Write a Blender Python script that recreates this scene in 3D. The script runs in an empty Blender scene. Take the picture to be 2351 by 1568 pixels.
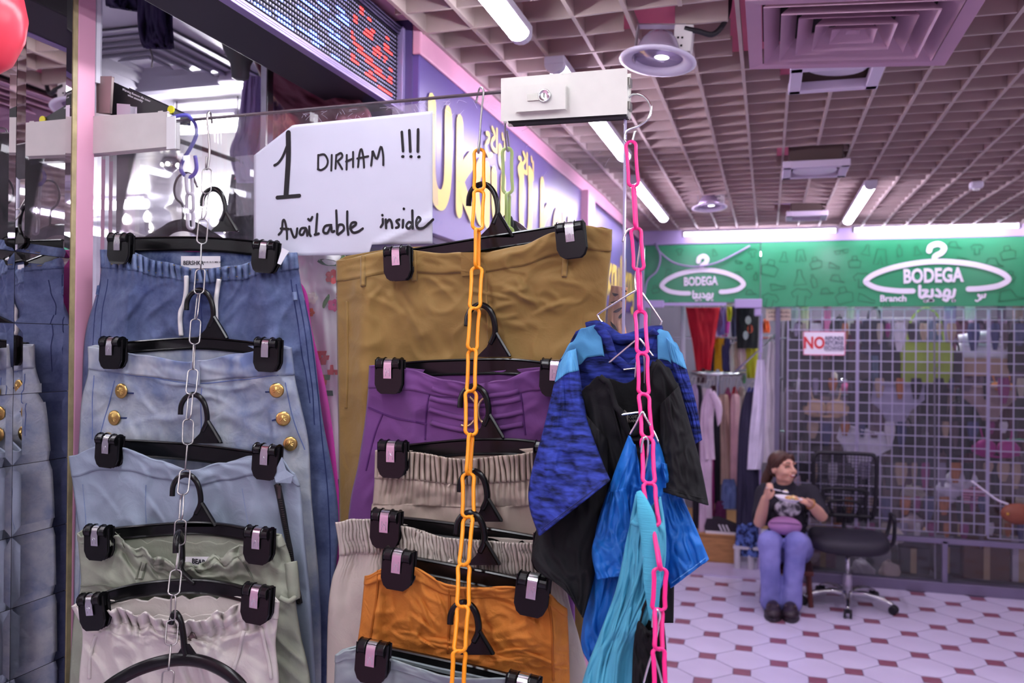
import bpy, bmesh, math, random
from mathutils import Vector, Matrix, noise
random.seed(7)
SC = bpy.context.scene
COL = SC.collection

# ---------------------------------------------------------------- camera
FPX = 1990.0
YAW = math.atan(588 / FPX); EPS = 8 / FPX; RHO = 0.010
_F0 = Vector((-math.sin(YAW), math.cos(YAW), 0)); _R0 = Vector((math.cos(YAW), math.sin(YAW), 0)); _U0 = Vector((0, 0, 1))
CF = _F0 * math.cos(EPS) + _U0 * math.sin(EPS)
_U1 = _U0 * math.cos(EPS) - _F0 * math.sin(EPS)
CU = _U1 * math.cos(RHO) - _R0 * math.sin(RHO)
CR = _R0 * math.cos(RHO) + _U1 * math.sin(RHO)
EYE = Vector((0, 0, 1.7))
cd = bpy.data.cameras.new('camera'); cam = bpy.data.objects.new('camera', cd); COL.objects.link(cam)
cd.sensor_width = 36; cd.lens = FPX / 2351 * 36; cd.clip_start = 0.05
cam.matrix_world = Matrix(((CR.x, CU.x, -CF.x, EYE.x), (CR.y, CU.y, -CF.y, EYE.y), (CR.z, CU.z, -CF.z, EYE.z), (0, 0, 0, 1)))
cd.dof.use_dof = True; cd.dof.focus_distance = 1.38; cd.dof.aperture_fstop = 6.0
SC.camera = cam

# ---------------------------------------------------------------- world, exposure
w = bpy.data.worlds.new('world'); SC.world = w; w.use_nodes = True
w.node_tree.nodes['Background'].inputs[0].default_value = (0.80, 0.76, 1.0, 1)
w.node_tree.nodes['Background'].inputs[1].default_value = 0.25
SC.view_settings.view_transform = 'Standard'; SC.view_settings.look = 'None'
SC.view_settings.exposure = 0.17; SC.view_settings.gamma = 1.0; SC.view_settings.use_curve_mapping = False
LAMP = 50.0          # radiance of the corridor battens
LAMPC = (0.91, 0.93, 1.0)

CY = SC.cycles
CY.max_bounces = 6; CY.diffuse_bounces = 3; CY.glossy_bounces = 4; CY.transmission_bounces = 4; CY.transparent_max_bounces = 14
CY.caustics_refractive = False; CY.adaptive_threshold = 0.02; CY.use_light_tree = False
# ---------------------------------------------------------------- measuring helpers (real places of things seen in the photograph)
def P(px, py, X=None, Y=None, Z=None):
    d = CF + CR * ((px - 1175.5) / FPX) - CU * ((py - 784) / FPX)
    t = (X - EYE.x) / d.x if X is not None else ((Y - EYE.y) / d.y if Y is not None else (Z - EYE.z) / d.z)
    return EYE + d * t
def mpp(p):                     # metres for one pixel at a place
    return (Vector(p) - EYE).dot(CF) / FPX

# ---------------------------------------------------------------- materials
def lin(c):
    return tuple(((v / 255) / 12.92 if v / 255 <= .04045 else ((v / 255 + .055) / 1.055) ** 2.4) for v in c[:3]) + (1,)
MATS = {}
def mk(name, col, rough=.6, metal=0., var=0., vs=8., col2=None, stretch=(1, 1, 1), bump=0., bs=200., bstretch=(1, 1, 1), spec=.4, coat=0., sheen=0., emit=0., ecol=None, detail=3., sharp=None, trans=0., ior=1.45, alpha=1.0, weave=0., wscale=900., sss=0., wrinkle=0., wrs=26., wrst=(1, 1, 1), nrough=.5):
    if name in MATS: return MATS[name]
    m = bpy.data.materials.new(name); m.use_nodes = True; nt = m.node_tree
    b = nt.nodes['Principled BSDF']; N = nt.nodes; Lk = nt.links
    b.inputs['Roughness'].default_value = rough; b.inputs['Metallic'].default_value = metal
    b.inputs['Specular IOR Level'].default_value = spec; b.inputs['Coat Weight'].default_value = coat
    b.inputs['Sheen Weight'].default_value = sheen; b.inputs['Transmission Weight'].default_value = trans; b.inputs['IOR'].default_value = ior
    b.inputs['Alpha'].default_value = alpha
    if sss: b.inputs['Subsurface Weight'].default_value = sss; b.inputs['Subsurface Scale'].default_value = .01
    b.inputs['Base Color'].default_value = lin(col)
    tc = None
    if var or col2 or bump or weave or wrinkle:
        tc = N.new('ShaderNodeTexCoord')
    if var or col2:
        mp = N.new('ShaderNodeMapping'); mp.inputs['Scale'].default_value = stretch
        nz = N.new('ShaderNodeTexNoise'); nz.inputs['Scale'].default_value = vs; nz.inputs['Detail'].default_value = detail; nz.inputs['Roughness'].default_value = nrough
        rp = N.new('ShaderNodeValToRGB')
        lo, hi = (.32, .68) if sharp is None else (.5 - sharp, .5 + sharp)
        rp.color_ramp.elements[0].position = lo; rp.color_ramp.elements[1].position = hi
        l = lin(col)
        if col2:
            rp.color_ramp.elements[0].color = l; rp.color_ramp.elements[1].color = lin(col2)
        else:
            rp.color_ramp.elements[0].color = tuple(max(0, v * (1 - var)) for v in l[:3]) + (1,)
            rp.color_ramp.elements[1].color = tuple(min(1, v * (1 + var)) for v in l[:3]) + (1,)
        Lk.new(tc.outputs['Object'], mp.inputs[0]); Lk.new(mp.outputs[0], nz.inputs['Vector']); Lk.new(nz.outputs['Fac'], rp.inputs[0]); Lk.new(rp.outputs[0], b.inputs['Base Color'])
    if bump or weave:
        bn = N.new('ShaderNodeBump'); bn.inputs['Distance'].default_value = .002
        if weave:
            wv = N.new('ShaderNodeTexWave'); wv.wave_type = 'BANDS'; wv.bands_direction = 'DIAGONAL'; wv.inputs['Scale'].default_value = wscale; wv.inputs['Distortion'].default_value = 1.5
            Lk.new(tc.outputs['Object'], wv.inputs['Vector']); bn.inputs['Strength'].default_value = weave; Lk.new(wv.outputs['Fac'], bn.inputs['Height'])
        else:
            mp2 = N.new('ShaderNodeMapping'); mp2.inputs['Scale'].default_value = bstretch
            n2 = N.new('ShaderNodeTexNoise'); n2.inputs['Scale'].default_value = bs; n2.inputs['Detail'].default_value = 3
            Lk.new(tc.outputs['Object'], mp2.inputs[0]); Lk.new(mp2.outputs[0], n2.inputs['Vector']); bn.inputs['Strength'].default_value = bump; Lk.new(n2.outputs['Fac'], bn.inputs['Height'])
        Lk.new(bn.outputs[0], b.inputs['Normal'])
    if wrinkle:
        b2 = N.new('ShaderNodeBump'); b2.inputs['Distance'].default_value = .006; b2.inputs['Strength'].default_value = wrinkle
        mp3 = N.new('ShaderNodeMapping'); mp3.inputs['Scale'].default_value = wrst
        n3 = N.new('ShaderNodeTexNoise'); n3.inputs['Scale'].default_value = wrs; n3.inputs['Detail'].default_value = 5; n3.inputs['Distortion'].default_value = .6
        Lk.new(tc.outputs['Object'], mp3.inputs[0]); Lk.new(mp3.outputs[0], n3.inputs['Vector']); Lk.new(n3.outputs['Fac'], b2.inputs['Height'])
        old = b.inputs['Normal'].links[0].from_socket if b.inputs['Normal'].links else None
        if old: Lk.new(old, b2.inputs['Normal'])
        Lk.new(b2.outputs[0], b.inputs['Normal'])
    if emit:
        b.inputs['Emission Color'].default_value = tuple(ecol or LAMPC) + (1,); b.inputs['Emission Strength'].default_value = emit
    if emit and emit < 20:
        m.cycles.emission_sampling = 'NONE'
    MATS[name] = m
    return m
def glass(name, tint=(.95, .97, .97), haze=0.02, smudge=0.0, ior=1.45):
    if name in MATS: return MATS[name]
    m = bpy.data.materials.new(name); m.use_nodes = True; nt = m.node_tree; N = nt.nodes; Lk = nt.links
    N.remove(N['Principled BSDF']); out = N['Material Output']
    tr = N.new('ShaderNodeBsdfTransparent'); tr.inputs[0].default_value = tint + (1,)
    gl = N.new('ShaderNodeBsdfGlossy'); gl.inputs['Roughness'].default_value = .01; gl.inputs[0].default_value = (.9, .9, .9, 1)
    fr = N.new('ShaderNodeFresnel'); fr.inputs[0].default_value = ior
    mx = N.new('ShaderNodeMixShader'); Lk.new(fr.outputs[0], mx.inputs[0]); Lk.new(tr.outputs[0], mx.inputs[1]); Lk.new(gl.outputs[0], mx.inputs[2])
    df = N.new('ShaderNodeBsdfDiffuse'); df.inputs[0].default_value = (.85, .83, .9, 1)
    m2 = N.new('ShaderNodeMixShader'); Lk.new(mx.outputs[0], m2.inputs[1]); Lk.new(df.outputs[0], m2.inputs[2])
    if smudge:
        tc = N.new('ShaderNodeTexCoord'); nz = N.new('ShaderNodeTexNoise'); nz.inputs['Scale'].default_value = 5; nz.inputs['Detail'].default_value = 8; nz.inputs['Roughness'].default_value = .7
        rp = N.new('ShaderNodeMapRange'); rp.inputs[1].default_value = .45; rp.inputs[2].default_value = .8; rp.inputs[3].default_value = haze; rp.inputs[4].default_value = smudge
        Lk.new(tc.outputs['Object'], nz.inputs['Vector']); Lk.new(nz.outputs['Fac'], rp.inputs[0]); Lk.new(rp.outputs[0], m2.inputs[0])
    else:
        m2.inputs[0].default_value = haze
    Lk.new(m2.outputs[0], out.inputs[0]); MATS[name] = m
    return m

# ---------------------------------------------------------------- mesh helpers
def cr(pts, n=6, closed=False):
    """Catmull-Rom through points."""
    pts = [Vector(p) for p in pts]; out = []
    m = len(pts); segs = m if closed else m - 1
    for i in range(segs):
        if closed: a, b, c, d = pts[(i - 1) % m], pts[i], pts[(i + 1) % m], pts[(i + 2) % m]
        else: a, b, c, d = pts[max(i - 1, 0)], pts[i], pts[i + 1], pts[min(i + 2, m - 1)]
        for k in range(n):
            t = k / n
            out.append(.5 * ((2 * b) + (c - a) * t + (2 * a - 5 * b + 4 * c - d) * t * t + (3 * b - a - 3 * c + d) * t ** 3))
    if not closed: out.append(pts[-1])
    return out
def lut(tab, x):
    if x <= tab[0][0]: return tab[0][1]
    for (a, b), (c, d) in zip(tab, tab[1:]):
        if x <= c:
            t = (x - a) / (c - a); t = t * t * (3 - 2 * t)
            return b + (d - b) * t
    return tab[-1][1]
class MB:
    def __init__(s): s.v = []; s.f = []
    def add(s, vs, fs):
        o = len(s.v); s.v += [Vector(v) for v in vs]; s.f += [tuple(i + o for i in f) for f in fs]; return s
    def box(s, c, size, rot=None):
        c = Vector(c); x, y, z = [v / 2 for v in size]
        vs = [Vector((sx * x, sy * y, sz * z)) for sx in (-1, 1) for sy in (-1, 1) for sz in (-1, 1)]
        if rot is not None: vs = [rot @ v for v in vs]
        return s.add([c + v for v in vs], [(0, 1, 3, 2), (4, 6, 7, 5), (0, 4, 5, 1), (2, 3, 7, 6), (0, 2, 6, 4), (1, 5, 7, 3)])
    def span(s, a, b):
        a = Vector(a); b = Vector(b); return s.box((a + b) / 2, [abs(q) for q in (b - a)])
    def tube(s, pts, r, n=8, closed=False, flat=1.0, up=None):
        pts = [Vector(p) for p in pts]; m = len(pts)
        rs = r if isinstance(r, (list, tuple)) else [r] * m
        tans = []
        for i in range(m):
            a = pts[(i - 1) % m] if (closed or i > 0) else pts[i]; b = pts[(i + 1) % m] if (closed or i < m - 1) else pts[i]
            t = (b - a); tans.append(t.normalized() if t.length > 1e-9 else Vector((0, 0, 1)))
        u = Vector(up) if up is not None else (Vector((0, 1, 0)) if abs(tans[0].y) < .9 else Vector((1, 0, 0)))
        vs = []
        for i in range(m):
            t = tans[i]
            if up is not None: u = Vector(up)
            u = (u - t * u.dot(t)).normalized(); w_ = t.cross(u)
            for k in range(n):
                a = 2 * math.pi * k / n
                vs.append(pts[i] + (u * math.cos(a) * flat + w_ * math.sin(a)) * rs[i])
        fs = []
        for i in range(m if closed else m - 1):
            j = (i + 1) % m
            for k in range(n):
                fs.append((i * n + k, i * n + (k + 1) % n, j * n + (k + 1) % n, j * n + k))
        if not closed:
            fs.append(tuple(range(n - 1, -1, -1))); fs.append(tuple((m - 1) * n + k for k in range(n)))
        return s.add(vs, fs)
    def prism(s, poly, vec):
        poly = [Vector(p) for p in poly]; vec = Vector(vec); n = len(poly)
        vs = poly + [p + vec for p in poly]
        fs = [tuple(range(n)), tuple(range(2 * n - 1, n - 1, -1))] + [(i, (i + 1) % n, n + (i + 1) % n, n + i) for i in range(n)]
        return s.add(vs, fs)
    def lathe(s, prof, org=(0, 0, 0), n=20, mat=None, cap=True):
        org = Vector(org); vs = []
        for r, z in prof:
            for k in range(n):
                a = 2 * math.pi * k / n; v = Vector((r * math.cos(a), r * math.sin(a), z))
                vs.append(org + (mat @ v if mat is not None else v))
        fs = []
        for i in range(len(prof) - 1):
            for k in range(n): fs.append((i * n + k, i * n + (k + 1) % n, (i + 1) * n + (k + 1) % n, (i + 1) * n + k))
        if cap: fs.append(tuple(range(n - 1, -1, -1))); fs.append(tuple((len(prof) - 1) * n + k for k in range(n)))
        return s.add(vs, fs)
    def ell(s, c, r, n=14, m=9, rot=None):
        c = Vector(c); vs = []; fs = []
        for i in range(m + 1):
            th = math.pi * i / m
            for k in range(n):
                a = 2 * math.pi * k / n; v = Vector((r[0] * math.sin(th) * math.cos(a), r[1] * math.sin(th) * math.sin(a), r[2] * math.cos(th)))
                vs.append(c + (rot @ v if rot is not None else v))
        for i in range(m):
            for k in range(n): fs.append((i * n + k, (i + 1) * n + k, (i + 1) * n + (k + 1) % n, i * n + (k + 1) % n))
        return s.add(vs, fs)
    def ribbon(s, pts, nrm, w, th=.0004, taper=False):
        """flat marker stroke: pts polyline, width w, raised th along nrm"""
        pts = [Vector(p) for p in pts]; nrm = Vector(nrm).normalized(); m = len(pts); vs = []; ws = w if isinstance(w, (list, tuple)) else [w] * m
        P2 = []
        for i in range(m):
            a = pts[max(i - 1, 0)]; b = pts[min(i + 1, m - 1)]; t = (b - a).normalized(); sd = t.cross(nrm).normalized() * ws[i] / 2
            P2.append((pts[i] + sd, pts[i] - sd))
        for l, r in P2: vs += [l + nrm * th, r + nrm * th]
        fs = [(2 * i, 2 * i + 1, 2 * i + 3, 2 * i + 2) for i in range(m - 1)]
        s.add(vs, fs)
        for e in (0, m - 1):                       # round ends
            t = (pts[min(e + 1, m - 1)] - pts[max(e - 1, 0)]).normalized(); sd = t.cross(nrm).normalized()
            ring = [pts[e] + nrm * th * 1.02 + (t * math.cos(k * math.pi / 5) + sd * math.sin(k * math.pi / 5)) * ws[e] / 2 for k in range(10)]
            s.add(ring, [tuple(range(10))])
        return s
    def build(s, name, mat, parent=None, smooth=False, bevel=None, solid=None, kind=None, local=False, bseg=2):
        o0 = Vector((0, 0, 0))
        if parent is not None and not local:
            q = parent
            while q is not None: o0 = o0 + q.location; q = q.parent
        me = bpy.data.meshes.new(name); me.from_pydata([tuple(v - o0) for v in s.v], [], s.f); me.validate(); me.update()
        ob = bpy.data.objects.new(name, me); COL.objects.link(ob)
        if mat: me.materials.append(mat)
        if parent is not None: ob.parent = parent
        if smooth: me.polygons.foreach_set('use_smooth', [True] * len(me.polygons))
        if bevel:
            md = ob.modifiers.new('bevel', 'BEVEL'); md.width = bevel; md.segments = bseg; md.limit_method = 'ANGLE'; md.angle_limit = .6
        if solid:
            md = ob.modifiers.new('solid', 'SOLIDIFY'); md.thickness = solid; md.offset = 0
        if kind: ob['kind'] = kind
        return ob
def recenter(o):
    """put the origin of a top-level mesh at its own centre bottom"""
    me = o.data; xs = [v.co for v in me.vertices]
    if not xs: return o
    c = Vector((sum((min(q[i] for q in xs), max(q[i] for q in xs))) / 2 for i in range(3))); c.z = min(q.z for q in xs)
    me.transform(Matrix.Translation(-c)); o.location = o.location + c
    for ch in o.children: ch.location = ch.location - c
    return o
def tag(o, label=None, cat=None, group=None, kind=None):
    if label: o['label'] = label
    if cat: o['category'] = cat
    if group: o['group'] = group
    if kind: o['kind'] = kind
    return o
def thing(name, label, cat, loc=(0, 0, 0), group=None):
    o = bpy.data.objects.new(name, None); COL.objects.link(o); o.location = loc; o.empty_display_size = .05
    return tag(o, label, cat, group)
def copy_tree(o, parent=None):
    c = o.copy(); COL.objects.link(c); c.parent = parent
    for ch in list(o.children): copy_tree(ch, c)
    return c
def text_mb(body, size, place, bold=0.0, depth=.001, align='CENTER', shear=0., sx=1.0):
    """lettering as a mesh; place is a 4x4 matrix (x right, y up, z out)"""
    cu = bpy.data.curves.new('t', 'FONT'); cu.body = body; cu.size = size; cu.align_x = align; cu.align_y = 'CENTER'; cu.offset = bold; cu.extrude = depth; cu.shear = shear; cu.resolution_u = 3
    ob = bpy.data.objects.new('t', cu); COL.objects.link(ob)
    dg = bpy.context.evaluated_depsgraph_get(); me = bpy.data.meshes.new_from_object(ob.evaluated_get(dg))
    mb = MB(); mb.add([place @ Vector((v.co.x * sx, v.co.y, v.co.z)) for v in me.vertices], [tuple(p.vertices) for p in me.polygons])
    bpy.data.objects.remove(ob); bpy.data.curves.remove(cu); bpy.data.meshes.remove(me)
    return mb
def frame_at(org, xdir, ydir):
    x = Vector(xdir).normalized(); z = x.cross(Vector(ydir)).normalized(); y = z.cross(x)
    return Matrix(((x.x, y.x, z.x, org[0]), (x.y, y.y, z.y, org[1]), (x.z, y.z, z.z, org[2]), (0, 0, 0, 1)))
def struct(name, mb, mat, label=None, **k):
    o = mb.build(name, mat, **k); o['kind'] = 'structure'
    if label: o['label'] = label
    return o

# ---------------------------------------------------------------- common materials
BLACK = mk('black_plastic', (9, 9, 11), .25, spec=.45)
CHROME = mk('chrome', (224, 226, 228), .2, 1.0)
STEEL = mk('zinc_wire', (170, 166, 165), .3, 1.0)
PINKW = mk('pink_paint', (222, 160, 186), .5, var=.05, vs=6)
LAVW = mk('lavender_wall', (206, 198, 212), .5, var=.05, vs=3)
MAUVE = mk('mauve_wall', (196, 188, 194), .7, var=.08, vs=2)
WHITEM = mk('white_enamel', (226, 224, 222), .35, var=.03, vs=30)
# ================================================================ STRUCTURE
ZC = 2.57
def sag(x, y):
    i = math.floor((x + 5) / .56); j = math.floor((y + 5) / .56)
    h = lambda a, b: (math.sin(a * 12.9898 + b * 78.233) * 43758.5453) % 1.0
    e = (h(i, j) - .5) * .008
    far = max(0., min(1., (y - 3.2) / 2.))
    return e + .014 * noise.noise(Vector((x * .9, y * .8, 3.1))) * (.4 + far) - .018 * max(0, min(1, (y - 4.3) / .5)) * max(0., min(1., x / .5))
# floor slab
floor = struct('floor', MB().span((-5.2, -3.1, -.12), (4, 10, -.004)), mk('grout', (122, 106, 132), .7, var=.1, vs=12), 'white octagon tile floor with small burgundy inserts')
def floor_tiles():
    pit = .188; ins = .044                                      # lattice half step along x and y; half side of an insert
    tw = mk('floor_tile_white', (210, 200, 226), .22, var=.05, vs=3, spec=.5)
    tr = mk('floor_tile_burgundy', (140, 84, 104), .3, var=.12, vs=20)
    g = .005
    # octagon between four inserts: inserts at (0,0)+-(pit,0),(0,pit)
    a = pit - g; c = ins
    def octa():
        # centre at 0, inserts at (+-pit,0) and (0,+-pit); octagon corners next to each insert
        b = pit - ins - g * .5
        pts = [(b, -ins), (b, ins), (ins, b), (-ins, b), (-b, ins), (-b, -ins), (-ins, -b), (ins, -b)]
        q = []
        for x, y in pts: q.append((x * .984, y * .984))
        return q
    top = 0.0
    mo = MB(); mo.prism([(x, y, -.01) for x, y in octa()], (0, 0, .01)); mi = MB(); s = ins - .0025
    mi.prism([(-s, -s, -.01), (s, -s, -.01), (s, s, -.01), (-s, s, -.01)], (0, 0, .0095))
    po = mo.build('octagon_tile', tw, floor, bevel=.0015, bseg=1, local=True); pi = mi.build('insert_tile', tr, floor, bevel=.001, bseg=1, local=True)
    x0, y0 = -.115, 4.862 * 6.67 / 6.0
    first = [True, True]
    ref = P(1550 + 400 / 2.537, 950 + 1365 / 2.537, Z=0); x0, y0 = ref.x, ref.y
    pts = []
    for i in range(-9, 15):
        for j in range(-13, 9):
            if (i + j) % 2: kind = 0
            else: kind = 1
            x = x0 + i * pit; y = y0 + j * pit
            if not (-.9 < x < 2.25 and 3.0 < y < 6.62): continue
            pts.append((kind, x, y))
    # the insert at (i+j) even; the octagon centred where (i+j) is odd
    for kind, x, y in pts:
        src = pi if kind == 1 else po
        if first[kind]: o = src; first[kind] = False
        else: o = src.copy(); COL.objects.link(o)
        o.location = (x, y, 0)
    return
floor_tiles()
# plain tile strip for the rest of the hall that the photograph does not show in detail
trow = mk('floor_tile_plain', (208, 198, 224), .25, var=.06, vs=6)
ft = MB().span((-1.2, -3, -.004), (3.5, 2.95, -.001)).build('tile_field', trow, floor); ft['kind'] = 'stuff'
ft = MB().span((2.27, 2.95, -.004), (3.5, 6.62, -.001)).build('tile_field', trow, floor); ft['kind'] = 'stuff'
MB().span((-.95, 6.6, -.004), (.07, 8.4, .012)).build('step_plate', mk('lilac_threshold', (196, 182, 214), .35, var=.05), floor)
MB().span((-4.9, 1.35, -.004), (-1.0, 6.3, -.001)).build('shop_tile_field', trow, floor)

# ceiling: pink soffit with an open grid of beige slats hung below it
ceil = struct('ceiling', MB().span((-1.3, -3.1, 2.86), (3.6, 6.72, 2.92)), mk('pink_soffit', (196, 104, 130), .8, var=.15, vs=2), 'pink soffit behind an open grid of beige ceiling slats')
def ceiling_slats():
    ms = mk('beige_slat', (180, 162, 158), .55, var=.08, vs=5, spec=.3)
    cell = .14; xs = [-.923 + .14 * i for i in range(0, 32)]; ys = [-2.8 + .14 * j for j in range(0, 68)]
    holes = [(-.06, .49, 2.2, 2.78), (-.36, -.2, 2.3, 2.44), (.05, .33, 2.74, 3.03), (.06, .33, 3.99, 4.27), (.10, .33, 5.5, 5.8)]
    broken = [(-.5, -.05, 3.19, 3.26), (.5, .62, 2.1, 2.6)]
    def hole(x, y): return any(a < x < b and c < y < d for a, b, c, d in holes)
    def run(pts, th, h, nm):
        mb = MB(); seg = []
        def flush():
            if len(seg) > 1:
                n = len(seg); vs = []
                dv = (seg[1] - seg[0]).normalized(); sd = Vector((-dv.y, dv.x, 0)).normalized() * th / 2
                for p in seg: vs += [p + sd, p - sd, p - sd * .5 + Vector((0, 0, h)), p + sd * .5 + Vector((0, 0, h))]
                fs = []
                for i in range(n - 1):
                    for k in range(4): fs.append((i * 4 + k, i * 4 + (k + 1) % 4, i * 4 + 4 + (k + 1) % 4, i * 4 + 4 + k))
                fs += [(3, 2, 1, 0), tuple((n - 1) * 4 + k for k in range(4))]
                mb.add(vs, fs)
            seg.clear()
        for a, b in zip(pts, pts[1:]):
            mid = (a + b) / 2
            if hole(mid.x, mid.y): flush(); continue
            if not seg: seg.append(a)
            seg.append(b)
        flush()
        if mb.v: mb.build(nm, ms, ceil)
    for x in xs:
        run([Vector((x, y, ZC + sag(x, y))) for y in [-2.94 + .14 * j for j in range(0, 69)]], .011, .05, 'long_slat')
    for k, y in enumerate(ys):
        dz = .004 * math.sin(k * 1.7)
        run([Vector((x, y, ZC + .002 + sag(x, y) + dz * math.sin(x * 3 + k))) for x in [-.95 + .14 * i for i in range(0, 33)]], .009, .058, 'cross_slat')
ceiling_slats()

# walls of the hall
wl = struct('wall_left', MB().span((-1.42, -3.1, 0), (-1.262, 1.318, 2.9)), PINKW, 'pink wall carrying the mirror tiles')
struct('wall_right', MB().span((3.5, -3.1, 0), (3.62, 6.8, 2.9)), MAUVE, 'plain mauve side wall of the hall')
struct('wall_behind', MB().span((-1.42, -3.2, 0), (3.6, -3.1, 2.9)), LAVW, 'plain lavender end wall of the hall')
# shop fascia on the left: pink beam above a purple sign box, then a second one further on
fas = struct('wall_fascia', MB().span((-1.2, 2.225, 2.0), (-.955, 6.66, 2.86)), mk('fascia_purple', (84, 70, 120), .45, var=.06, vs=3), 'dark purple fascia running above the left shop windows')
bm_ = MB().span((-.955, 2.225, 2.505), (-.93, 6.66, 2.60)); bm_.span((-1.25, .2, 2.6), (-.93, 2.225, 2.86))
struct('trim_1', bm_, PINKW, 'pink painted beam along the top of the left shop fascia', bevel=.004)
pillar = MB().span((-.955, 4.42, 0), (-.90, 4.60, 2.51)); struct('wall_pillar', pillar, PINKW, 'pink pillar between two left shopfronts')
# pink post at the end of the mirror with its olive glass edge
struct('trim_2', MB().span((-1.36, 1.329, 0), (-1.249, 1.373, 2.7)), PINKW, 'pink door post beside the mirror tiles', bevel=.002)
struct('trim_3', MB().span((-1.36, 1.3175, 0), (-1.2495, 1.3285, 2.7)), mk('olive_edge', (176, 160, 120), .4, var=.2, vs=30), 'olive strip between mirror tiles and pink post')
struct('trim_4', MB().tube([(-1.258, 1.384, 2.20), (-1.258, 1.384, 2.7)], .010, 8), mk('silicone_white', (214, 212, 224), .4), 'white sealant strip beside the pink post')
# shop interior behind the glass door
struct('wall_shop_back', MB().span((-5.2, 1.2, 0), (-5.1, 6.6, 2.8)), mk('shop_white', (225, 220, 232), .6, var=.05), 'white back wall of the glass-door shop')
struct('wall_shop_far', MB().span((-5.1, 6.3, 0), (-1.2, 6.4, 2.8)), mk('shop_lilac', (200, 190, 214), .6, var=.08), 'pale end wall of the glass-door shop')
struct('wall_shop_near', MB().span((-5.1, 1.22, 0), (-1.262, 1.318, 2.8)), mk('shop_white', (225, 220, 232)), 'white wall behind the mirror tiles')
sceil = struct('ceiling_shop', MB().span((-5.1, 1.3, 2.55), (-1.2, 6.4, 2.6)), mk('white_gloss_ceiling', (214, 212, 220), .28, var=.03, vs=3, spec=.6), 'white glossy ceiling of the glass-door shop')
struct('window_1', MB().span((-1.2, 2.0, .02), (-1.188, 4.4, 2.0)), glass('shop_glass', haze=.04), 'left shop window glass under the purple sign')
struct('trim_5', MB().span((-1.215, 1.95, 0), (-1.18, 2.0, 2.10)), mk('brown_jamb', (96, 72, 80), .35, var=.1), 'brown door jamb beside the shop window', bevel=.002)
struct('trim_6', MB().span((-1.235, 1.915, 0), (-1.215, 1.945, 2.55)), CHROME, 'chrome strip on the shop door jamb', bevel=.003)
# ================================================================ LAMPS AND CEILING FIXTURES
LAMPM = mk('lamp_diffuser', (255, 255, 255), .5, emit=LAMP)
LAMPH = mk('lamp_housing', (205, 198, 214), .4)
LAMPV = mk('lamp_diffuser_violet', (255, 255, 255), .5, emit=LAMP * 1.1, ecol=(.86, .76, 1.0))
def batten(x, y0, y1, z, label, wd=.056, shop=False, axis='y'):
    t = thing('batten_lamp', label, 'lamp', ((x, (y0 + y1) / 2, z)), 'ceiling batten lamps')
    def bx(a, b):
        return (a, b) if axis == 'y' else (Vector((a[1], a[0], a[2])), Vector((b[1], b[0], b[2])))
    h = wd / 2
    MB().span((x - h * 1.1, y0 - .0, z + .02), (x + h * 1.1, y1 + .0, z + .045)).build('housing', LAMPH, t, bevel=.004)
    n = 7; prof = [(math.cos(math.pi * k / n) * h, -math.sin(math.pi * k / n) * .022) for k in range(n + 1)]
    MB().prism([(x + a, y0 + .03, z + .02 + b) for a, b in prof], (0, y1 - y0 - .06, 0)).build('diffuser', LAMPV if y0 > 2.4 else LAMPM, t, smooth=False)
    for yy in (y0, y1 - .03): MB().prism([(x + a * 1.06, yy, z + .02 + b * 1.08) for a, b in prof], (0, .03, 0)).build('end_cap', LAMPH, t)
    for yy in (y0 + .2, y1 - .2): MB().tube([(x, yy, z + .04), (x + .004, yy, 2.86)], .0015, 5).build('hanging_wire', STEEL, t)
    return t
batten(-.635, .95, 2.21, 2.50, 'bright batten lamp nearest the red lettered display, at the top of the frame')
batten(-.605, 2.45, 3.75, 2.50, 'bright batten lamp seen through the glass below the white lock')
batten(-.65, 4.25, 5.62, 2.50, 'bright batten lamp farthest along the purple fascia, beside the pink chain')
batten(.487, 4.66, 5.99, 2.50, 'bright batten lamp alone in the ceiling above the green sign')
batten(.487, .75, 2.05, 2.50, 'batten lamp overhead in front of the square air vent')
batten(-.635, -.5, .76, 2.50, 'unseen batten lamp added behind the viewer along the pink beam')  # unseen battens behind the viewer, added to light the hung clothes from the front
batten(.487, -.65, .62, 2.50, 'unseen batten lamp added behind the viewer over the aisle')
batten(-.635, -2.1, -.8, 2.50, 'second unseen batten lamp added behind the viewer along the pink beam')
batten(.487, -2.1, -.8, 2.50, 'second unseen batten lamp added behind the viewer over the aisle')
batten(1.9, -.9, .4, 2.50, 'unseen batten lamp added behind the viewer over the right side of the aisle')
batten(1.9, 1.0, 2.3, 2.50, 'batten lamp over the right side of the aisle')
batten(1.9, 3.6, 4.9, 2.50, 'batten lamp over the right side of the aisle, before the green sign')
def tube_lamp(x0, x1, y, z, label):
    t = thing('tube_lamp', label, 'lamp', ((x0 + x1) / 2, y, z), 'tube lamps above the green sign')
    MB().tube([(x0 + .02, y, z), (x1 - .02, y, z)], .014, 10).build('tube', mk('tube_glow', (255, 255, 255), .5, emit=28, ecol=(.86, .76, 1.0)), t, smooth=True)
    MB().span((x0, y - .012, z + .012), (x1, y + .016, z + .032)).build('housing', LAMPH, t)
    for a, b in ((x0, x0 + .02), (x1 - .02, x1)): MB().span((a, y - .018, z - .016), (b, y + .018, z + .02)).build('end_cap', LAMPH, t)
    for xx in (x0 + .1, x1 - .1): MB().span((xx - .01, y + .01, z + .02), (xx + .01, 6.645, z + .03)).build('wall_clip', LAMPH, t)
tube_lamp(-.62, .468, 6.50, 2.53, 'long tube lamp over the smaller hanger logo')
tube_lamp(.554, 1.613, 6.50, 2.53, 'long tube lamp over the larger hanger logo')
tube_lamp(1.66, 2.7, 6.50, 2.53, 'long tube lamp at the far right over the green sign')

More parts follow.
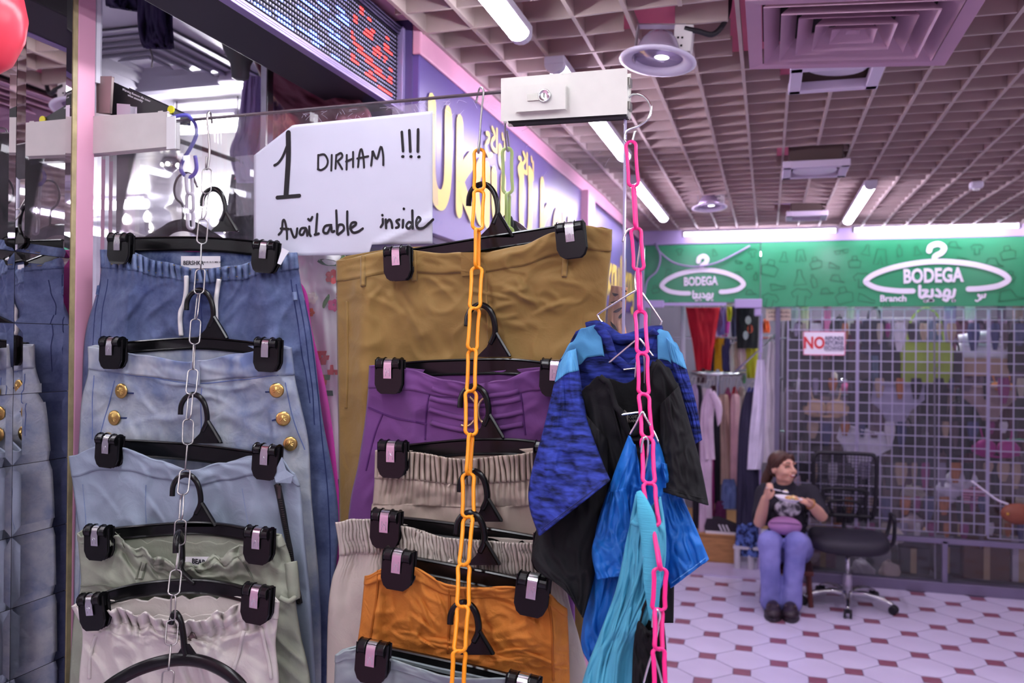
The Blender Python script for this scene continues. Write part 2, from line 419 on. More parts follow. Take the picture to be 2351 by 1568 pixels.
# square air diffuser, sagging to the right
def vent(name, c, half, label, mat, tilt=0., n=5, yaw=0., inner=None):
    t = thing(name, label, 'air vent', c)
    rot = Matrix.Rotation(yaw, 3, 'Z') @ Matrix.Rotation(tilt, 3, 'Y'); c = Vector(c)
    def ring(a, za, b, zb, th=.003):
        mb = MB(); vs = []
        for h, z in ((a, za), (b, zb), (b, zb + th), (a, za + th)):
            for sx, sy in ((-1, -1), (1, -1), (1, 1), (-1, 1)): vs.append(c + rot @ Vector((sx * h, sy * h, z)))
        fs = []
        for i in range(4):
            j = (i + 1) % 4
            for k in range(4): fs.append((i * 4 + k, i * 4 + (k + 1) % 4, j * 4 + (k + 1) % 4, j * 4 + k))
        return mb.add(vs, fs)
    ring(half, 0, half * .86, .004).build('rim', mat, t)
    st = half * .86 / (n + .4)
    for k in range(n):
        a = half * .86 - k * st
        ring(a - st * .12, -.002 - .004 * (k % 2), a - st * 1.02, .045).build('louvre', mat, t)
    a = half * .86 - n * st
    vs = [c + rot @ Vector((sx * a, sy * a, .01)) for sx, sy in ((-1, -1), (1, -1), (1, 1), (-1, 1))] + [c + rot @ Vector((0, 0, .022))]
    MB().add(vs, [(0, 1, 4), (1, 2, 4), (2, 3, 4), (3, 0, 4)]).build('core', mat, t)
    MB().box(c + rot @ Vector((0, 0, .075)), (half * 1.75, half * 1.75, .006), rot).build('backing', mk('vent_dark', (40, 34, 40), .9), t)
    return t
vent('air_vent', (.21, 2.475, 2.535), .272, 'mauve square louvred air vent hanging in the slatted ceiling', mk('vent_mauve', (182, 144, 166), .5, var=.06, vs=4), tilt=.06)

# loose round downlight hanging out of the ceiling
def downlight(c, r, label, tilt, dirty=True, cable=True, glow=.6):
    t = thing('downlight', label, 'lamp', c); c = Vector(c); rot = Matrix.Rotation(tilt, 3, 'Y') @ Matrix.Rotation(-.10, 3, 'X')
    T = lambda v: c + rot @ Vector(v)
    WM = mk('downlight_white', (214, 204, 224), .3)
    MB().lathe([(r * .64, .012), (r * .68, .003), (r * .86, -.003), (r, .0), (r * .99, .003), (r * .84, .007), (r * .64, .018)], c, 28, rot, cap=False).build('trim_ring', WM, t, smooth=True)
    MB().lathe([(r * .64, .012), (r * .60, .03), (r * .5, .055), (r * .35, .075)], c, 24, rot).build('reflector', mk('reflector', (196, 180, 210), .2, .6), t, smooth=True)
    MB().ell(T((.01, 0, .022)), (r * .36, r * .3, .012), 14, 6, rot).build('lit_lens', mk('lens_glow', (255, 255, 255), .3, emit=4.0), t, smooth=True)
    lb = MB(); lb.box(T((-r * .62, 0, .05)), (.004, .03, .1), rot); lb.build('bracket_strip', mk('galv', (190, 186, 194), .35, .8), t)
    MB().box(T((0, 0, .1)), (r * 1.25, .028, .004), rot).build('bridge_bar', mk('galv', (190, 186, 194)), t)
    MB().box(T((r * .60, 0, .058)), (.05, .05, .075), rot).build('terminal_box', mk('ivory_box', (212, 204, 206), .5, var=.06), t, bevel=.003)
    dot = MB()
    for k in range(6): dot.box(T((r * .60 - .027 + .011 * (k % 3) + .004, -.0255, .035 + .022 * (k // 3))), (.005, .003, .005), rot)
    dot.build('vent_slot', BLACK, t)
    MB().tube([T((r * .1, 0, .05)), T((r * .42, 0, .052))], .017, 12).build('lamp_cap', mk('cap_pink', (222, 196, 214), .5), t, smooth=True)
    if cable:
        MB().tube(cr([T((r * .62, -.02, .085)), T((r * .95, -.02, .078)), T((r * 1.35, 0, .08)), T((r * 1.6, .01, .13)), T((r * 1.6, .03, .22)), T((r * 1.5, .04, .34))], 6), .0075, 8).build('cable', mk('cable_black', (30, 26, 34), .5), t, smooth=True)
    return t
downlight((-.295, 2.37, 2.475), .105, 'loose round downlight with terminal box tilting below the slats', .10)
downlight((-.33, 5.1, 2.50), .10, 'small round downlight far back near the green sign', -.05, cable=True)
# square recessed fitting with a round lamp dangling above
def square_fitting(c, half, label, drop, lampz, glow=None, deep=.03):
    t = thing('square_downlight', label, 'lamp', c); c = Vector(c); FM = mk('fitting_white', (214, 200, 220), .4)
    fr = MB()
    for sx, sy, a, b in ((0, -1, half, .02), (0, 1, half, .02), (-1, 0, .02, half), (1, 0, .02, half)):
        fr.box(c + Vector((sx * (half - .02), sy * (half - .02), deep / 2)), (a * 2 if sx == 0 else .036, b * 2 if sy == 0 else .036, deep))
    fr.build('frame', FM, t, bevel=.002)
    hb = MB()
    for sx, sy in ((0, -1), (0, 1), (-1, 0), (1, 0)): hb.box(c + Vector((sx * (half - .03), sy * (half - .03), .09)), (half * 2 - .06 if sx == 0 else .004, half * 2 - .06 if sy == 0 else .004, .12))
    hb.build('housing_side', mk('fitting_dark', (92, 76, 72), .7), t)
    MB().lathe([(half * .1, lampz + .02), (half * .62, lampz + .012), (half * .7, lampz), (half * .66, lampz - .006), (half * .52, lampz - .002), (half * .5, lampz - .004), (.001, lampz - .004)], c, 28, Matrix.Rotation(drop, 3, 'Y')).build('round_panel', mk('panel_pale', (232, 224, 236), .35), t, smooth=True)
    MB().tube([c + Vector((0, 0, lampz + .02)), c + Vector((0.01, 0, .28))], .003, 6).build('lamp_wire', BLACK, t)
    return t
square_fitting((.195, 2.90, 2.545), .138, 'square ceiling frame with a round panel dangling inside, behind the air vent', .08, .045)
square_fitting((.195, 4.13, 2.49), .14, 'square pale downlight hanging low in mid ceiling', 0., .012, deep=.03)
square_fitting((.22, 5.65, 2.50), .12, 'square ceiling frame far back, left of the lone batten', 0., .05)
o = MB().box((1.0, 4.85, 2.53), (.06, .06, .035)).build('smoke_detector', LAMPH, bevel=.01); MB().lathe([(.018, 0), (.016, -.008), (.006, -.010)], (1.0, 4.85, 2.512), 12).build('sensor_dome', WHITEM, o); recenter(tag(o, 'small white box fixed under the slats at right', 'detector'))
o = thing('yellow_lamp', 'yellow glowing ceiling lamp at the far right edge', 'lamp', (1.75, 5.9, 2.5))
MB().lathe([(.10, .03), (.12, .015), (.118, .0), (.09, -.004)], (1.75, 5.9, 2.5), 20).build('rim', mk('yellow_rim', (214, 190, 80), .4), o, smooth=True)
MB().lathe([(.09, .0), (.06, -.012), (.002, -.016)], (1.75, 5.9, 2.498), 20).build('lens', mk('yellow_glow', (255, 240, 120), .4, emit=6, ecol=(1, .85, .25)), o, smooth=True)
# ================================================================ LEFT FASCIA SIGN (yellow letters on purple)
def ukay_sign(y0, y1, z0, z1, xf, label, scale=1.0, arabic=True):
    t = thing('shop_sign', label, 'sign', (xf - .02, (y0 + y1) / 2, z0))
    MB().span((xf - .03, y0, z0), (xf, y1, z1)).build('sign_face', mk('sign_purple', (88, 72, 136), .32, var=.05, vs=2, spec=.5), t, bevel=.003)
    YL = mk('sign_yellow', (232, 206, 96), .4, var=.04)
    N = Vector((1, 0, 0))
    def S(pts, wd, a, b, hh):         # unit strokes -> sign plane; a: y of cell, b: base z
        return [Vector((xf + .001, a + x * hh, b + y * hh)) for x, y in pts], wd
    glyph = {
        'U': [[(0, 1), (0.0, .3), (.1, .06), (.25, 0), (.4, .06), (.5, .3), (.5, 1)]],
        'k': [[(0, 1), (0, 0)], [(.42, .66), (.05, .34), (.45, 0)]],
        'a': [[(.42, .6), (.2, .66), (.04, .48), (.02, .25), (.15, .03), (.32, .06), (.42, .25)], [(.44, .66), (.44, .02)]],
        'y': [[(0, .66), (.04, .2), (.2, .08), (.38, .2), (.42, .66)], [(.42, .5), (.4, -.1), (.26, -.32), (.02, -.28)]],
        ' ': []}
    L = y1 - y0; hh = .30 * scale; y = y0 + (.19 if arabic else .4) * scale; b = z0 + .115 * scale
    adv = {'U': .66, 'k': .6, 'a': .6, 'y': .62, ' ': .22}
    near = [2.315, 2.55, 2.71, 2.905, 0, 3.26, 3.58, 3.80, 3.99]
    if arabic: hh = .265; b = 2.125
    for ic, ch in enumerate('Ukay Ukay'):
        if arabic: y = near[ic]
        if glyph[ch]:
            mb = MB()
            for k, st in enumerate(glyph[ch]):
                pts, _ = S(st, 1, y, b, hh); mb.ribbon(cr(pts, 5), N, .062 * scale, .004 + .0006 * k)
            mb.build('letter_' + ch.lower(), YL, t)
        y += adv[ch] * hh * .98
    if arabic:
        ar = [[(0, 0), (0, .5)], [(.12, .5), (.16, .6)], [(.34, .05), (.34, .25), (.22, .22), (.2, .08), (.34, .05), (.3, -.2), (.14, -.3)], [(.5, .6), (.5, .05)], [(.78, .55), (.62, .4), (.8, .2), (.74, .05), (.5, .04)], [(1.1, .3), (.95, .32), (.98, .16), (1.12, .02), (1.0, -.2), (.8, -.12)]]
        for rep, yy in ((0, y0 + .50 * scale), (1, y0 + .90 * scale)):
            mb = MB()
            for k, st in enumerate(ar):
                mb.ribbon(cr([Vector((xf + .001, yy + .30 * scale - x * .20 * scale, z0 + .36 * scale + yv * .14 * scale)) for x, yv in st], 4), N, .016 * scale, .004 + .0004 * k)
            mb.build('arabic_word', YL, t)
ukay_sign(2.23, 4.40, 2.02, 2.505, -.935, 'purple shop sign with big yellow lettering seen through the glass door')
ukay_sign(4.62, 6.5, 1.93, 2.46, -.92, 'second dark purple shop sign with yellow lettering, beyond the pink pillar', .8, False)
# ================================================================ LED DISPLAY
def led():
    xf = -.99; ya, yb = 1.10, 2.213; z0, z1 = 2.36, 2.578
    t = thing('led_display', 'long moving-text display of red and blue dots above the doorway', 'led sign', (xf, (ya + yb) / 2, z0))
    MB().span((-1.145, ya, z0 - .012), (xf - .006, yb, z1)).build('case', mk('led_case', (34, 30, 38), .5), t, bevel=.004)
    AL = mk('lilac_aluminium', (150, 132, 178), .35, .3)
    fr = MB()
    for k, (a, b) in enumerate(((0, .006), (.008, .013), (.015, .022))): fr.span((xf - .012, ya, z0 - .014 + a), (xf + .010 - .003 * k, yb, z0 - .014 + b))
    fr.build('bottom_rail', AL, t, bevel=.001)
    fr = MB()
    for k, (a, b) in enumerate(((0, .006), (.008, .013), (.015, .022))): fr.span((xf - .012, ya, z1 - a - .006), (xf + .010 - .003 * k, yb, z1 - a))
    fr.build('top_rail', mk('led_rail_dark', (70, 60, 90), .35, .4), t, bevel=.001)
    MB().span((xf - .012, yb - .004, z0 - .016), (xf + .014, yb + .022, z1 + .002)).build('end_rail', AL, t, bevel=.002)
    MB().span((xf - .008, ya, z0 + .008), (xf - .004, yb, z1 - .02)).build('dot_board', mk('led_board', (26, 22, 40), .5), t)
    nr, nc = 16, 96; pz = (z1 - .026 - (z0 + .014)) / nr; py = pz
    rng = random.Random(4); lit = {}
    art = ["....##................", "....##..##............", "..................##..", ".##.......##..........", ".##....####......###..", "......#####......#####", ".............##.......", "#..........#####.##...", "##.........##.#..#....", ".#####..............##", "...########...........", ".......#########....##", "##..........######.###", "####.....##...........", ".......######.........", "..............########"]
    for r, row in enumerate(art):
        for c_, ch in enumerate(row):
            if ch == '#': lit[(r, nc - 24 + c_)] = 1
    for k in range(80):
        r = rng.randrange(nr); c0 = nc - 26 - rng.randrange(3, 50); ln = rng.choice((2, 3, 4, 6))
        for q in range(ln):
            if c0 + q < nc - 25: lit[(r, c0 + q)] = 2
    mbs = [MB(), MB(), MB()]
    for r in range(nr):
        for c_ in range(nc):
            y = yb - .012 - (nc - 1 - c_ + .5) * py
            if y < ya + .01: continue
            z = z1 - .026 - (r + .5) * pz; k = lit.get((r, c_), 0); rad = pz * (.34 if k else .25)
            ring = [Vector((xf - .0025, y + rad * math.cos(a * math.pi / 3), z + rad * math.sin(a * math.pi / 3))) for a in range(6)]
            back = [v + Vector((-.0018, 0, 0)) for v in ring]
            mbs[k].add(ring + back, [(0, 1, 2, 3, 4, 5)] + [(i, i + 6, (i + 1) % 6 + 6, (i + 1) % 6) for i in range(6)])
    for mb, nm, m in zip(mbs, ('dark_dots', 'red_dots', 'blue_dots'), (mk('led_off', (176, 166, 206), .4), mk('led_red', (255, 40, 40), .4, emit=6, ecol=(1, .04, .04)), mk('led_blue', (70, 90, 255), .4, emit=5, ecol=(.15, .22, 1)))):
        o = mb.build(nm, m, t); o['kind'] = 'stuff'
    sl = MB()
    for r in range(nr + 1): sl.span((xf - .004, ya, z1 - .026 - r * pz - .0012), (xf - .0005, yb - .006, z1 - .026 - r * pz + .0012))
    o = sl.build('visor_fins', mk('led_fin', (20, 18, 28), .6), t); o['kind'] = 'stuff'
led()
# ================================================================ MIRROR TILES
def mirror():
    MM = mk('mirror_silver', (226, 222, 224), .015, 1.0)
    t = thing('mirror_panel', 'wall of square mirror tiles left of the pink door post', 'mirror', (-1.262, 1.0, 0))
    x = -1.2505; s = .1235; bv = .0165; dp = .0024
    def tile(y0, y1, z0, z1):
        g = .0005; a = (y0 + g, y1 - g, z0 + g, z1 - g); mb = MB()
        o_ = [Vector((x, a[0], a[2])), Vector((x, a[1], a[2])), Vector((x, a[1], a[3])), Vector((x, a[0], a[3]))]
        i_ = [Vector((x + dp, a[0] + bv, a[2] + bv)), Vector((x + dp, a[1] - bv, a[2] + bv)), Vector((x + dp, a[1] - bv, a[3] - bv)), Vector((x + dp, a[0] + bv, a[3] - bv))]
        b_ = [v + Vector((-.004, 0, 0)) for v in o_]
        mb.add(o_ + i_ + b_, [(4, 5, 6, 7), (0, 1, 5, 4), (1, 2, 6, 5), (2, 3, 7, 6), (3, 0, 4, 7), (0, 8, 9, 1), (1, 9, 10, 2), (2, 10, 11, 3), (3, 11, 8, 0)])
        mb.build('mirror_tile', MM, t)
    ys = [1.3165 - s * k for k in range(9)]
    for k in range(8):
        for r in range(10): tile(ys[k + 1], ys[k], 1.853 - s * (r + 1), 1.853 - s * r)
        tile(ys[k + 1], ys[k], 1.853, 2.62)
    MB().span((-1.262, .3, .58), (-1.2546, 1.318, 2.63)).build('backing_board', mk('mirror_back', (60, 56, 58), .8), t)
mirror()
# red balloon at the upper left corner
b = P(0, 62, Y=1.02); c = thing('balloon', 'red balloon at the upper left corner before the mirror', 'balloon', P(-42, 70, Y=1.02))
bc = P(-42, 52, Y=1.02)
MB().lathe([(.002, -.082), (.018, -.078), (.042, -.058), (.058, -.02), (.062, .012), (.056, .042), (.036, .064), (.012, .073), (.001, .074)], bc, 28).build('skin', mk('balloon_red', (226, 66, 84), .3, spec=.5), c, smooth=True)
MB().lathe([(.009, -.092), (.004, -.086), (.003, -.08)], bc, 10).build('knot', mk('balloon_red', (226, 66, 84)), c, smooth=True)
MB().tube(cr([bc + Vector((0, 0, .074)), bc + Vector((-.01, .01, .3)), bc + Vector((-.02, 0, .9))], 5), .0008, 5).build('string', WHITEM, c)
# ================================================================ FAR SHOP FRONT
def facade():
    Y = 6.67
    hd = MB().span((-.96, 6.64, 2.475), (3.5, 6.80, 2.60)); hd.span((-.96, 6.66, 2.60), (3.5, 6.80, 2.9))
    struct('trim_7', hd, mk('lilac_frame', (186, 170, 214), .4, var=.04), 'lilac header band above the green sign', bevel=.004)
    fr = MB().span((.05, 6.66, .0), (.085, 6.74, 2.0)); struct('trim_8', fr, mk('grey_frame', (104, 98, 122), .4), 'dark upright between the shop entrance and its window', bevel=.003)
    fr = MB().span((.085, 6.65, 0), (3.5, 6.76, .07)); fr.span((.085, 6.67, .34), (3.5, 6.73, .375)); fr.span((1.18, 6.67, .07), (1.215, 6.73, .36)); 
    struct('baseboard_window', fr, mk('sill_grey', (120, 110, 138), .45, var=.06), 'grey sill under the far shop window', bevel=.003)
    fr = MB().span((-.95, 6.66, 0), (-.92, 6.76, 2.48)); struct('trim_9', fr, mk('lilac_frame', (186, 170, 214)), 'lilac edge post left of the green sign')
    struct('window_2', MB().span((.085, 6.684, .07), (.905, 6.694, 2.0)), glass('far_glass', tint=(.975, .975, .985), haze=.010), 'left pane of the far shop window')
    struct('window_3', MB().span((.91, 6.684, .07), (3.5, 6.694, 2.0)), glass('far_glass', tint=(.975, .975, .985), haze=.010), 'right pane of the far shop window')
    # interior shell
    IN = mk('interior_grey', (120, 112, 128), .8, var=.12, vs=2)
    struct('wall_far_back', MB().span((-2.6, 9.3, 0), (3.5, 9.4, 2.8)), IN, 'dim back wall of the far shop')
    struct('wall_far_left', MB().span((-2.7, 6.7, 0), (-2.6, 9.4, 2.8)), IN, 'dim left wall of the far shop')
    struct('wall_far_left_front', MB().span((-2.6, 6.68, 0), (-.96, 6.76, 2.8)), LAVW, 'front wall left of the far shop entrance')
    struct('ceiling_far', MB().span((-2.6, 6.8, 2.6), (3.5, 9.4, 2.7)), mk('far_ceiling', (190, 182, 200), .7), 'pale ceiling inside the far shop')
    struct('floor_far', MB().span((-2.6, 7.0, -.002), (3.5, 9.4, .006)), mk('wood_floor', (176, 130, 88), .5, var=.2, vs=6, stretch=(1, 12, 1)), 'brown wooden floor inside the far shop')
    struct('floor_far_plinth', MB().span((.10, 6.80, 0), (3.5, 8.6, .06)), mk('plinth_dark', (70, 64, 76), .6), 'dark display floor behind the window')
    for k, (x, ly) in enumerate(((-.6, 7.9), (1.2, 8.0), (1.0, 7.12))):  # last tube is unseen, added to brighten the goods behind the grid
        t = thing('interior_tube_lamp', 'tube lamp on the ceiling inside the far shop, ' + ('over the entrance racks', 'deep behind the wire grid', 'added close behind the wire grid to brighten the goods')[k], 'lamp', (x, ly, 2.5))
        MB().tube([(x - .55, ly, 2.52), (x + .55, ly, 2.52)], .016, 8).build('tube', mk('lamp_inner', (255, 255, 255), .5, emit=110), t)
        MB().span((x - .58, ly - .03, 2.535), (x + .58, ly + .03, 2.60)).build('housing', LAMPH, t)
facade()
def green_sign():
    G1 = mk('sign_green', (46, 146, 96), .25, var=0, col2=(74, 166, 120), vs=1.2, spec=.5)
    WH = mk('sign_white', (246, 242, 252), .4)
    DG = mk('sign_green_dark', (36, 108, 72), .4)
    def panel(x0, x1, z0, z1, y, label, c, wd, hgt, branch, txt, logo_th, icons, seed):
        t = thing('green_shop_sign', label, 'sign', ((x0 + x1) / 2, y, z0))
        MB().span((x0, y, z0), (x1, y + .02, z1)).build('sign_board', G1, t, bevel=.002)
        N = Vector((0, -1, 0)); yy = y - .001
        def V(q): return Vector((q[0], yy, q[1]))
        # hanger outline
        cx, cz = c; a = wd / 2
        pts = []
        top = [(-.32, -.52), (-.55, -.5), (-.82, -.36), (-.985, -.08), (-.98, .12), (-.85, .42), (-.6, .72), (-.3, .92), (0, 1.0), (.3, .94), (.6, .76), (.87, .44), (.99, .14), (.985, -.06), (.85, -.30), (.62, -.42), (.46, -.44)]
        pts = [V((cx + u * a, cz + v * hgt)) for u, v in top]
        mb = MB().ribbon(cr(pts, 6), N, logo_th, .008)
        hk = [(-.10, 1.55), (-.07, 1.8), (.04, 1.9), (.12, 1.72), (.09, 1.46), (-.01, 1.26), (-.005, 1.02)]
        mb.ribbon(cr([V((cx + u * a * .95, cz + hgt * v)) for u, v in hk], 6), N, logo_th, .0085)
        mb.build('hanger_logo', WH, t)
        # raised words
        text_mb('BODEGA', txt, frame_at((cx - .02 * wd, yy - .004, cz + hgt * .24), (1, 0, .02), (0, 0, 1)), bold=txt * .035, depth=.004, sx=.70).build('word_bodega', WH, t)
        s = txt * .80
        ar = [[(-.98, .75), (-.96, .0), (-.7, -.02), (-.5, .02), (-.22, -.02), (-.20, .45)], [(-.78, .42), (-.5, .40), (-.62, .2), (-.82, -.1)], [(.02, .05), (.3, 0), (.26, .3), (.1, .46)], [(.5, .0), (.62, .42), (.86, .36), (.82, .04), (.56, .02)], [(.84, .1), (.9, -.06), (1.1, 0), (1.18, .45)], [(.84, .1), (.72, -.3), (.5, -.22)]]
        mb = MB()
        for k, st in enumerate(ar): mb.ribbon(cr([V((cx + .0 + u * s * .95, cz - hgt * .80 + v * s * .9)) for u, v in st], 5), N, s * .19, .006 + .0005 * k)
        for u, v in ((-.62, -.34), (-.36, -.30), (-.20, -.30), (1.12, -.32)): mb.ribbon([V((cx + u * s * .95 - .003, cz - hgt * .80 + v * s * .9)), V((cx + u * s * .95 + .003, cz - hgt * .80 + v * s * .9))], N, s * .19, .006)
        mb.build('arabic_word', WH, t)
        if branch:
            text_mb('Branch', .062, frame_at((cx - wd * .30, yy - .002, z0 + .055), (1, 0, 0), (0, 0, 1)), bold=.002, depth=.002).build('word_branch', WH, t)
            mb = MB()
            for k, st in enumerate(([(1.5, .2), (1.6, .45), (1.42, .35), (1.5, .05), (1.1, 0)], [(1.1, .35), (1.05, 0), (.85, -.3)], [(.8, .3), (.55, .4), (.62, .15), (.85, 0), (.5, -.5), (.2, -.4)])):
                mb.ribbon(cr([V((cx + wd * .27 + u * .045, z0 + .06 + v * .05)) for u, v in st], 4), N, .011, .003 + .0005 * k)
            mb.build('arabic_branch', WH, t)
        # dark outline icons of clothes
        shapes = {
            'bag': [[(-.5, -.5), (.5, -.5), (.6, .1), (.3, .25), (-.3, .25), (-.6, .1), (-.5, -.5)], [(-.25, .25), (-.2, .65), (.2, .65), (.25, .25)]],
            'tee': [[(-.25, -.6), (.25, -.6), (.25, .1), (.5, -.05), (.65, .25), (.3, .55), (.12, .5), (-.12, .5), (-.3, .55), (-.65, .25), (-.5, -.05), (-.25, .1), (-.25, -.6)]],
            'dress': [[(-.15, .6), (-.2, .1), (-.5, -.6), (.5, -.6), (.2, .1), (.15, .6), (-.15, .6)]],
            'pants': [[(-.3, .6), (.3, .6), (.5, -.6), (.15, -.6), (0, .1), (-.15, -.6), (-.5, -.6), (-.3, .6)]],
            'shoe': [[(-.6, .2), (-.2, .1), (.3, -.15), (.65, -.2), (.65, -.4), (-.6, -.4), (-.6, .2)]],
            'cap': [[(-.5, -.2), (-.35, .3), (.15, .35), (.35, -.1), (.75, -.25), (-.5, -.2)]],
            'bottle': [[(-.2, -.6), (.2, -.6), (.25, .1), (.08, .3), (.08, .6), (-.08, .6), (-.08, .3), (-.25, .1), (-.2, -.6)]],
            'glasses': [[(-.6, .1), (-.1, .1), (-.15, -.2), (-.5, -.2), (-.6, .1)], [(.1, .1), (.6, .1), (.5, -.2), (.15, -.2), (.1, .1)], [(-.1, .05), (.1, .05)]]}
        for k, (kind, px, py, sc_) in enumerate(icons):
            q = P(px, py, Y=y); mb = MB(); rr = Matrix.Rotation((k * 37 % 7 - 3) * .08, 2)
            for st in shapes[kind]:
                mb.ribbon([V((q.x + (rr @ Vector(p_)).x * sc_, q.z + (rr @ Vector(p_)).y * sc_)) for p_ in st], N, .006, .0012)
            mb.build('clothes_icon', DG, t)
    a1, a2 = P(1612, 655, Y=6.655), P(2147, 645, Y=6.655)
    panel(-.915, -.06, 2.035, 2.472, 6.655, 'left green sign board with the smaller white hanger logo', (a1.x, a1.z), .60, .115, False, .088, .034,
          [('bag', 1757, 570, .04), ('pants', 1535, 628, .05), ('tee', 1560, 578, .04), ('dress', 1640, 580, .04), ('glasses', 1650, 622, .04), ('shoe', 1697, 600, .04), ('bag', 1720, 612, .04), ('cap', 1694, 630, .05), ('bottle', 1735, 634, .05), ('cap', 1722, 672, .06), ('bag', 1505, 665, .05), ('pants', 1540, 697, .04), ('glasses', 1580, 697, .03), ('tee', 1728, 581, .05)], 1)
    panel(-.056, 3.5, 2.0, 2.478, 6.648, 'right green sign board with the larger white hanger logo', (a2.x, a2.z), .905, .135, True, .135, .037,
          [('bag', 1767, 617, .10), ('dress', 1800, 590, .06), ('pants', 1838, 587, .07), ('bag', 1873, 605, .07), ('shoe', 1916, 608, .06), ('bag', 1962, 603, .07), ('glasses', 1932, 577, .08), ('dress', 1990, 574, .06), ('pants', 2022, 590, .09), ('bottle', 2065, 575, .07), ('dress', 2105, 576, .05), ('cap', 2190, 563, .07), ('tee', 2243, 572, .06), ('bag', 2314, 582, .08), ('glasses', 2211, 595, .06), ('cap', 2280, 603, .09), ('dress', 1836, 637, .09), ('bottle', 1868, 645, .08), ('cap', 1920, 640, .08), ('tee', 1979, 643, .09), ('shoe', 1785, 655, .08), ('tee', 1768, 690, .09), ('tee', 1840, 682, .11), ('cap', 1896, 669, .07), ('bag', 1938, 680, .10), ('shoe', 1990, 682, .09), ('pants', 2033, 693, .06), ('cap', 2316, 680, .13), ('bag', 2318, 636, .06)], 2)
    # grey cable looping over the left board, plastic clamp blocks below it
    MB().tube(cr([P(x, y, Y=6.635) for x, y in ((1505, 558), (1512, 575), (1545, 602), (1590, 612), (1640, 605), (1690, 582), (1722, 564))], 6), .007, 8).build('sign_cable', mk('grey_cable', (170, 160, 196), .5), smooth=True)
    tag(recenter(bpy.context.scene.objects['sign_cable']), 'pale cable looping across the left green sign', 'cable')
    o = MB().tube(cr([P(x, y, Y=6.63) for x, y in ((1505, 558), (1516, 590), (1508, 622), (1486, 645), (1478, 690))], 6), .007, 8).build('drop_cable', mk('grey_cable', (170, 160, 196)), smooth=True)
    tag(recenter(o), 'pale cable hanging down at the left end of the green sign', 'cable')
    o = MB().span((-.92, 6.60, 1.995), (-.76, 6.645, 2.05)).build('clamp_block', mk('lilac_frame', (186, 170, 214)), bevel=.006); MB().span((-.76, 6.63, 2.01), (-.30, 6.65, 2.032)).build('shutter_rail', mk('lilac_frame', (186, 170, 214)), o)
    tag(recenter(o), 'lilac block and rail under the left end of the small green sign', 'bracket')
    o = MB().span((-.24, 6.58, 1.99), (-.045, 6.645, 2.055)).build('clamp_block', mk('lilac_frame', (186, 170, 214)), bevel=.006); MB().span((-.10, 6.60, 1.93), (-.05, 6.66, 1.99)).build('shutter_foot', mk('lilac_frame', (186, 170, 214)), o, bevel=.01)
    tag(recenter(o), 'lilac block under the joint of the two green signs', 'bracket')
green_sign()
# ================================================================ GLASS DOOR
DY0, DY1 = 1.395, 1.352                      # y of the door's front face at its left and right end
DX0, DX1 = -1.262, -.2185
def dy(x): return DY0 + (DY1 - DY0) * (x - DX0) / (DX1 - DX0)
DDIR = Vector((DX1 - DX0, DY1 - DY0, 0)).normalized(); DN = Vector((DDIR.y, -DDIR.x, 0))     # DN faces the viewer
DROT = Matrix((( DDIR.x, -DN.x, 0), (DDIR.y, -DN.y, 0), (0, 0, 1)))                          # local x along door, y away from viewer
def D(x, out, z):                            # point at world x along the door, out metres in front of the glass
    return Vector((x, dy(x), z)) + DN * out
def PD(px, py, out=0.):                      # pixel -> point on the plane `out` in front of the door
    d = CF + CR * ((px - 1175.5) / FPX) - CU * ((py - 784) / FPX)
    o0 = D(0, out, 0); t = (o0 - EYE).dot(DN) / d.dot(DN)
    return EYE + d * t
door = thing('glass_door', 'open frameless glass door hung all over with clothes', 'door', (-.74, 1.38, 0))
pg = MB().prism([D(DX0, 0, .01), D(DX1, 0, .01), D(DX1, 0, 2.118), D(DX0, 0, 2.118)], -DN * .010)
pg.build('glass_pane', glass('door_glass', tint=(.965, .975, .98), haze=.015, smudge=.10), door)
e = MB().prism([D(DX0, .0005, 2.1165), D(DX1, .0005, 2.1165), D(DX1, .0005, 2.1190), D(DX0, .0005, 2.1190)], -DN * .011)
e.build('polished_top_edge', mk('glass_edge_dark', (96, 84, 92), .25), door)
e = MB().prism([D(DX1 - .0015, .0006, .01), D(DX1 + .0012, .0006, .01), D(DX1 + .0012, .0006, 2.118), D(DX1 - .0015, .0006, 2.118)], -DN * .0112)
e.build('polished_side_edge', mk('glass_edge_lilac', (172, 160, 196), .2, spec=.6), door)
# upper lock patch, white, with cylinder
IV = mk('lock_ivory', (222, 220, 212), .38, var=.03, vs=25)
def rbox(px0, py0, px1, py1, o0, o1):
    a, b, c_, d_ = PD(px0, py1, o0), PD(px1, py1, o0), PD(px1, py0, o0), PD(px0, py0, o0)
    return [a, b, c_, d_]
def patch_poly(corners_px, o0, o1, name, mat, parent, bev):
    pts = [PD(x, y, o0) for x, y in corners_px]
    return MB().prism(pts, DN * (o1 - o0)).build(name, mat, parent, bevel=bev, bseg=3)
lock = patch_poly(((1169, 283), (1443, 267), (1443, 175), (1169, 197)), .001, .030, 'lock_case', IV, door, .004)
patch_poly(((1172, 286), (1441, 270), (1441, 178), (1172, 200)), -.036, -.011, 'lock_back_case', IV, door, .004)
patch_poly(((1176, 284), (1443, 268), (1443, 274), (1180, 290)), -.002, .020, 'gasket', mk('gasket_dark', (52, 50, 54), .6), door, .001)
patch_poly(((1188, 256), (1297, 249), (1297, 199), (1188, 209)), .030, .042, 'lock_block', IV, lock, .004)
patch_poly(((1213, 231), (1245, 228), (1245, 216), (1213, 219)), .042, .0445, 'key_slot_plate', mk('satin_steel', (150, 148, 142), .35, .9), lock, .0015)
kc = PD(1251, 221, .042); km = frame_at(kc, DDIR, (0, 0, 1)).to_3x3()
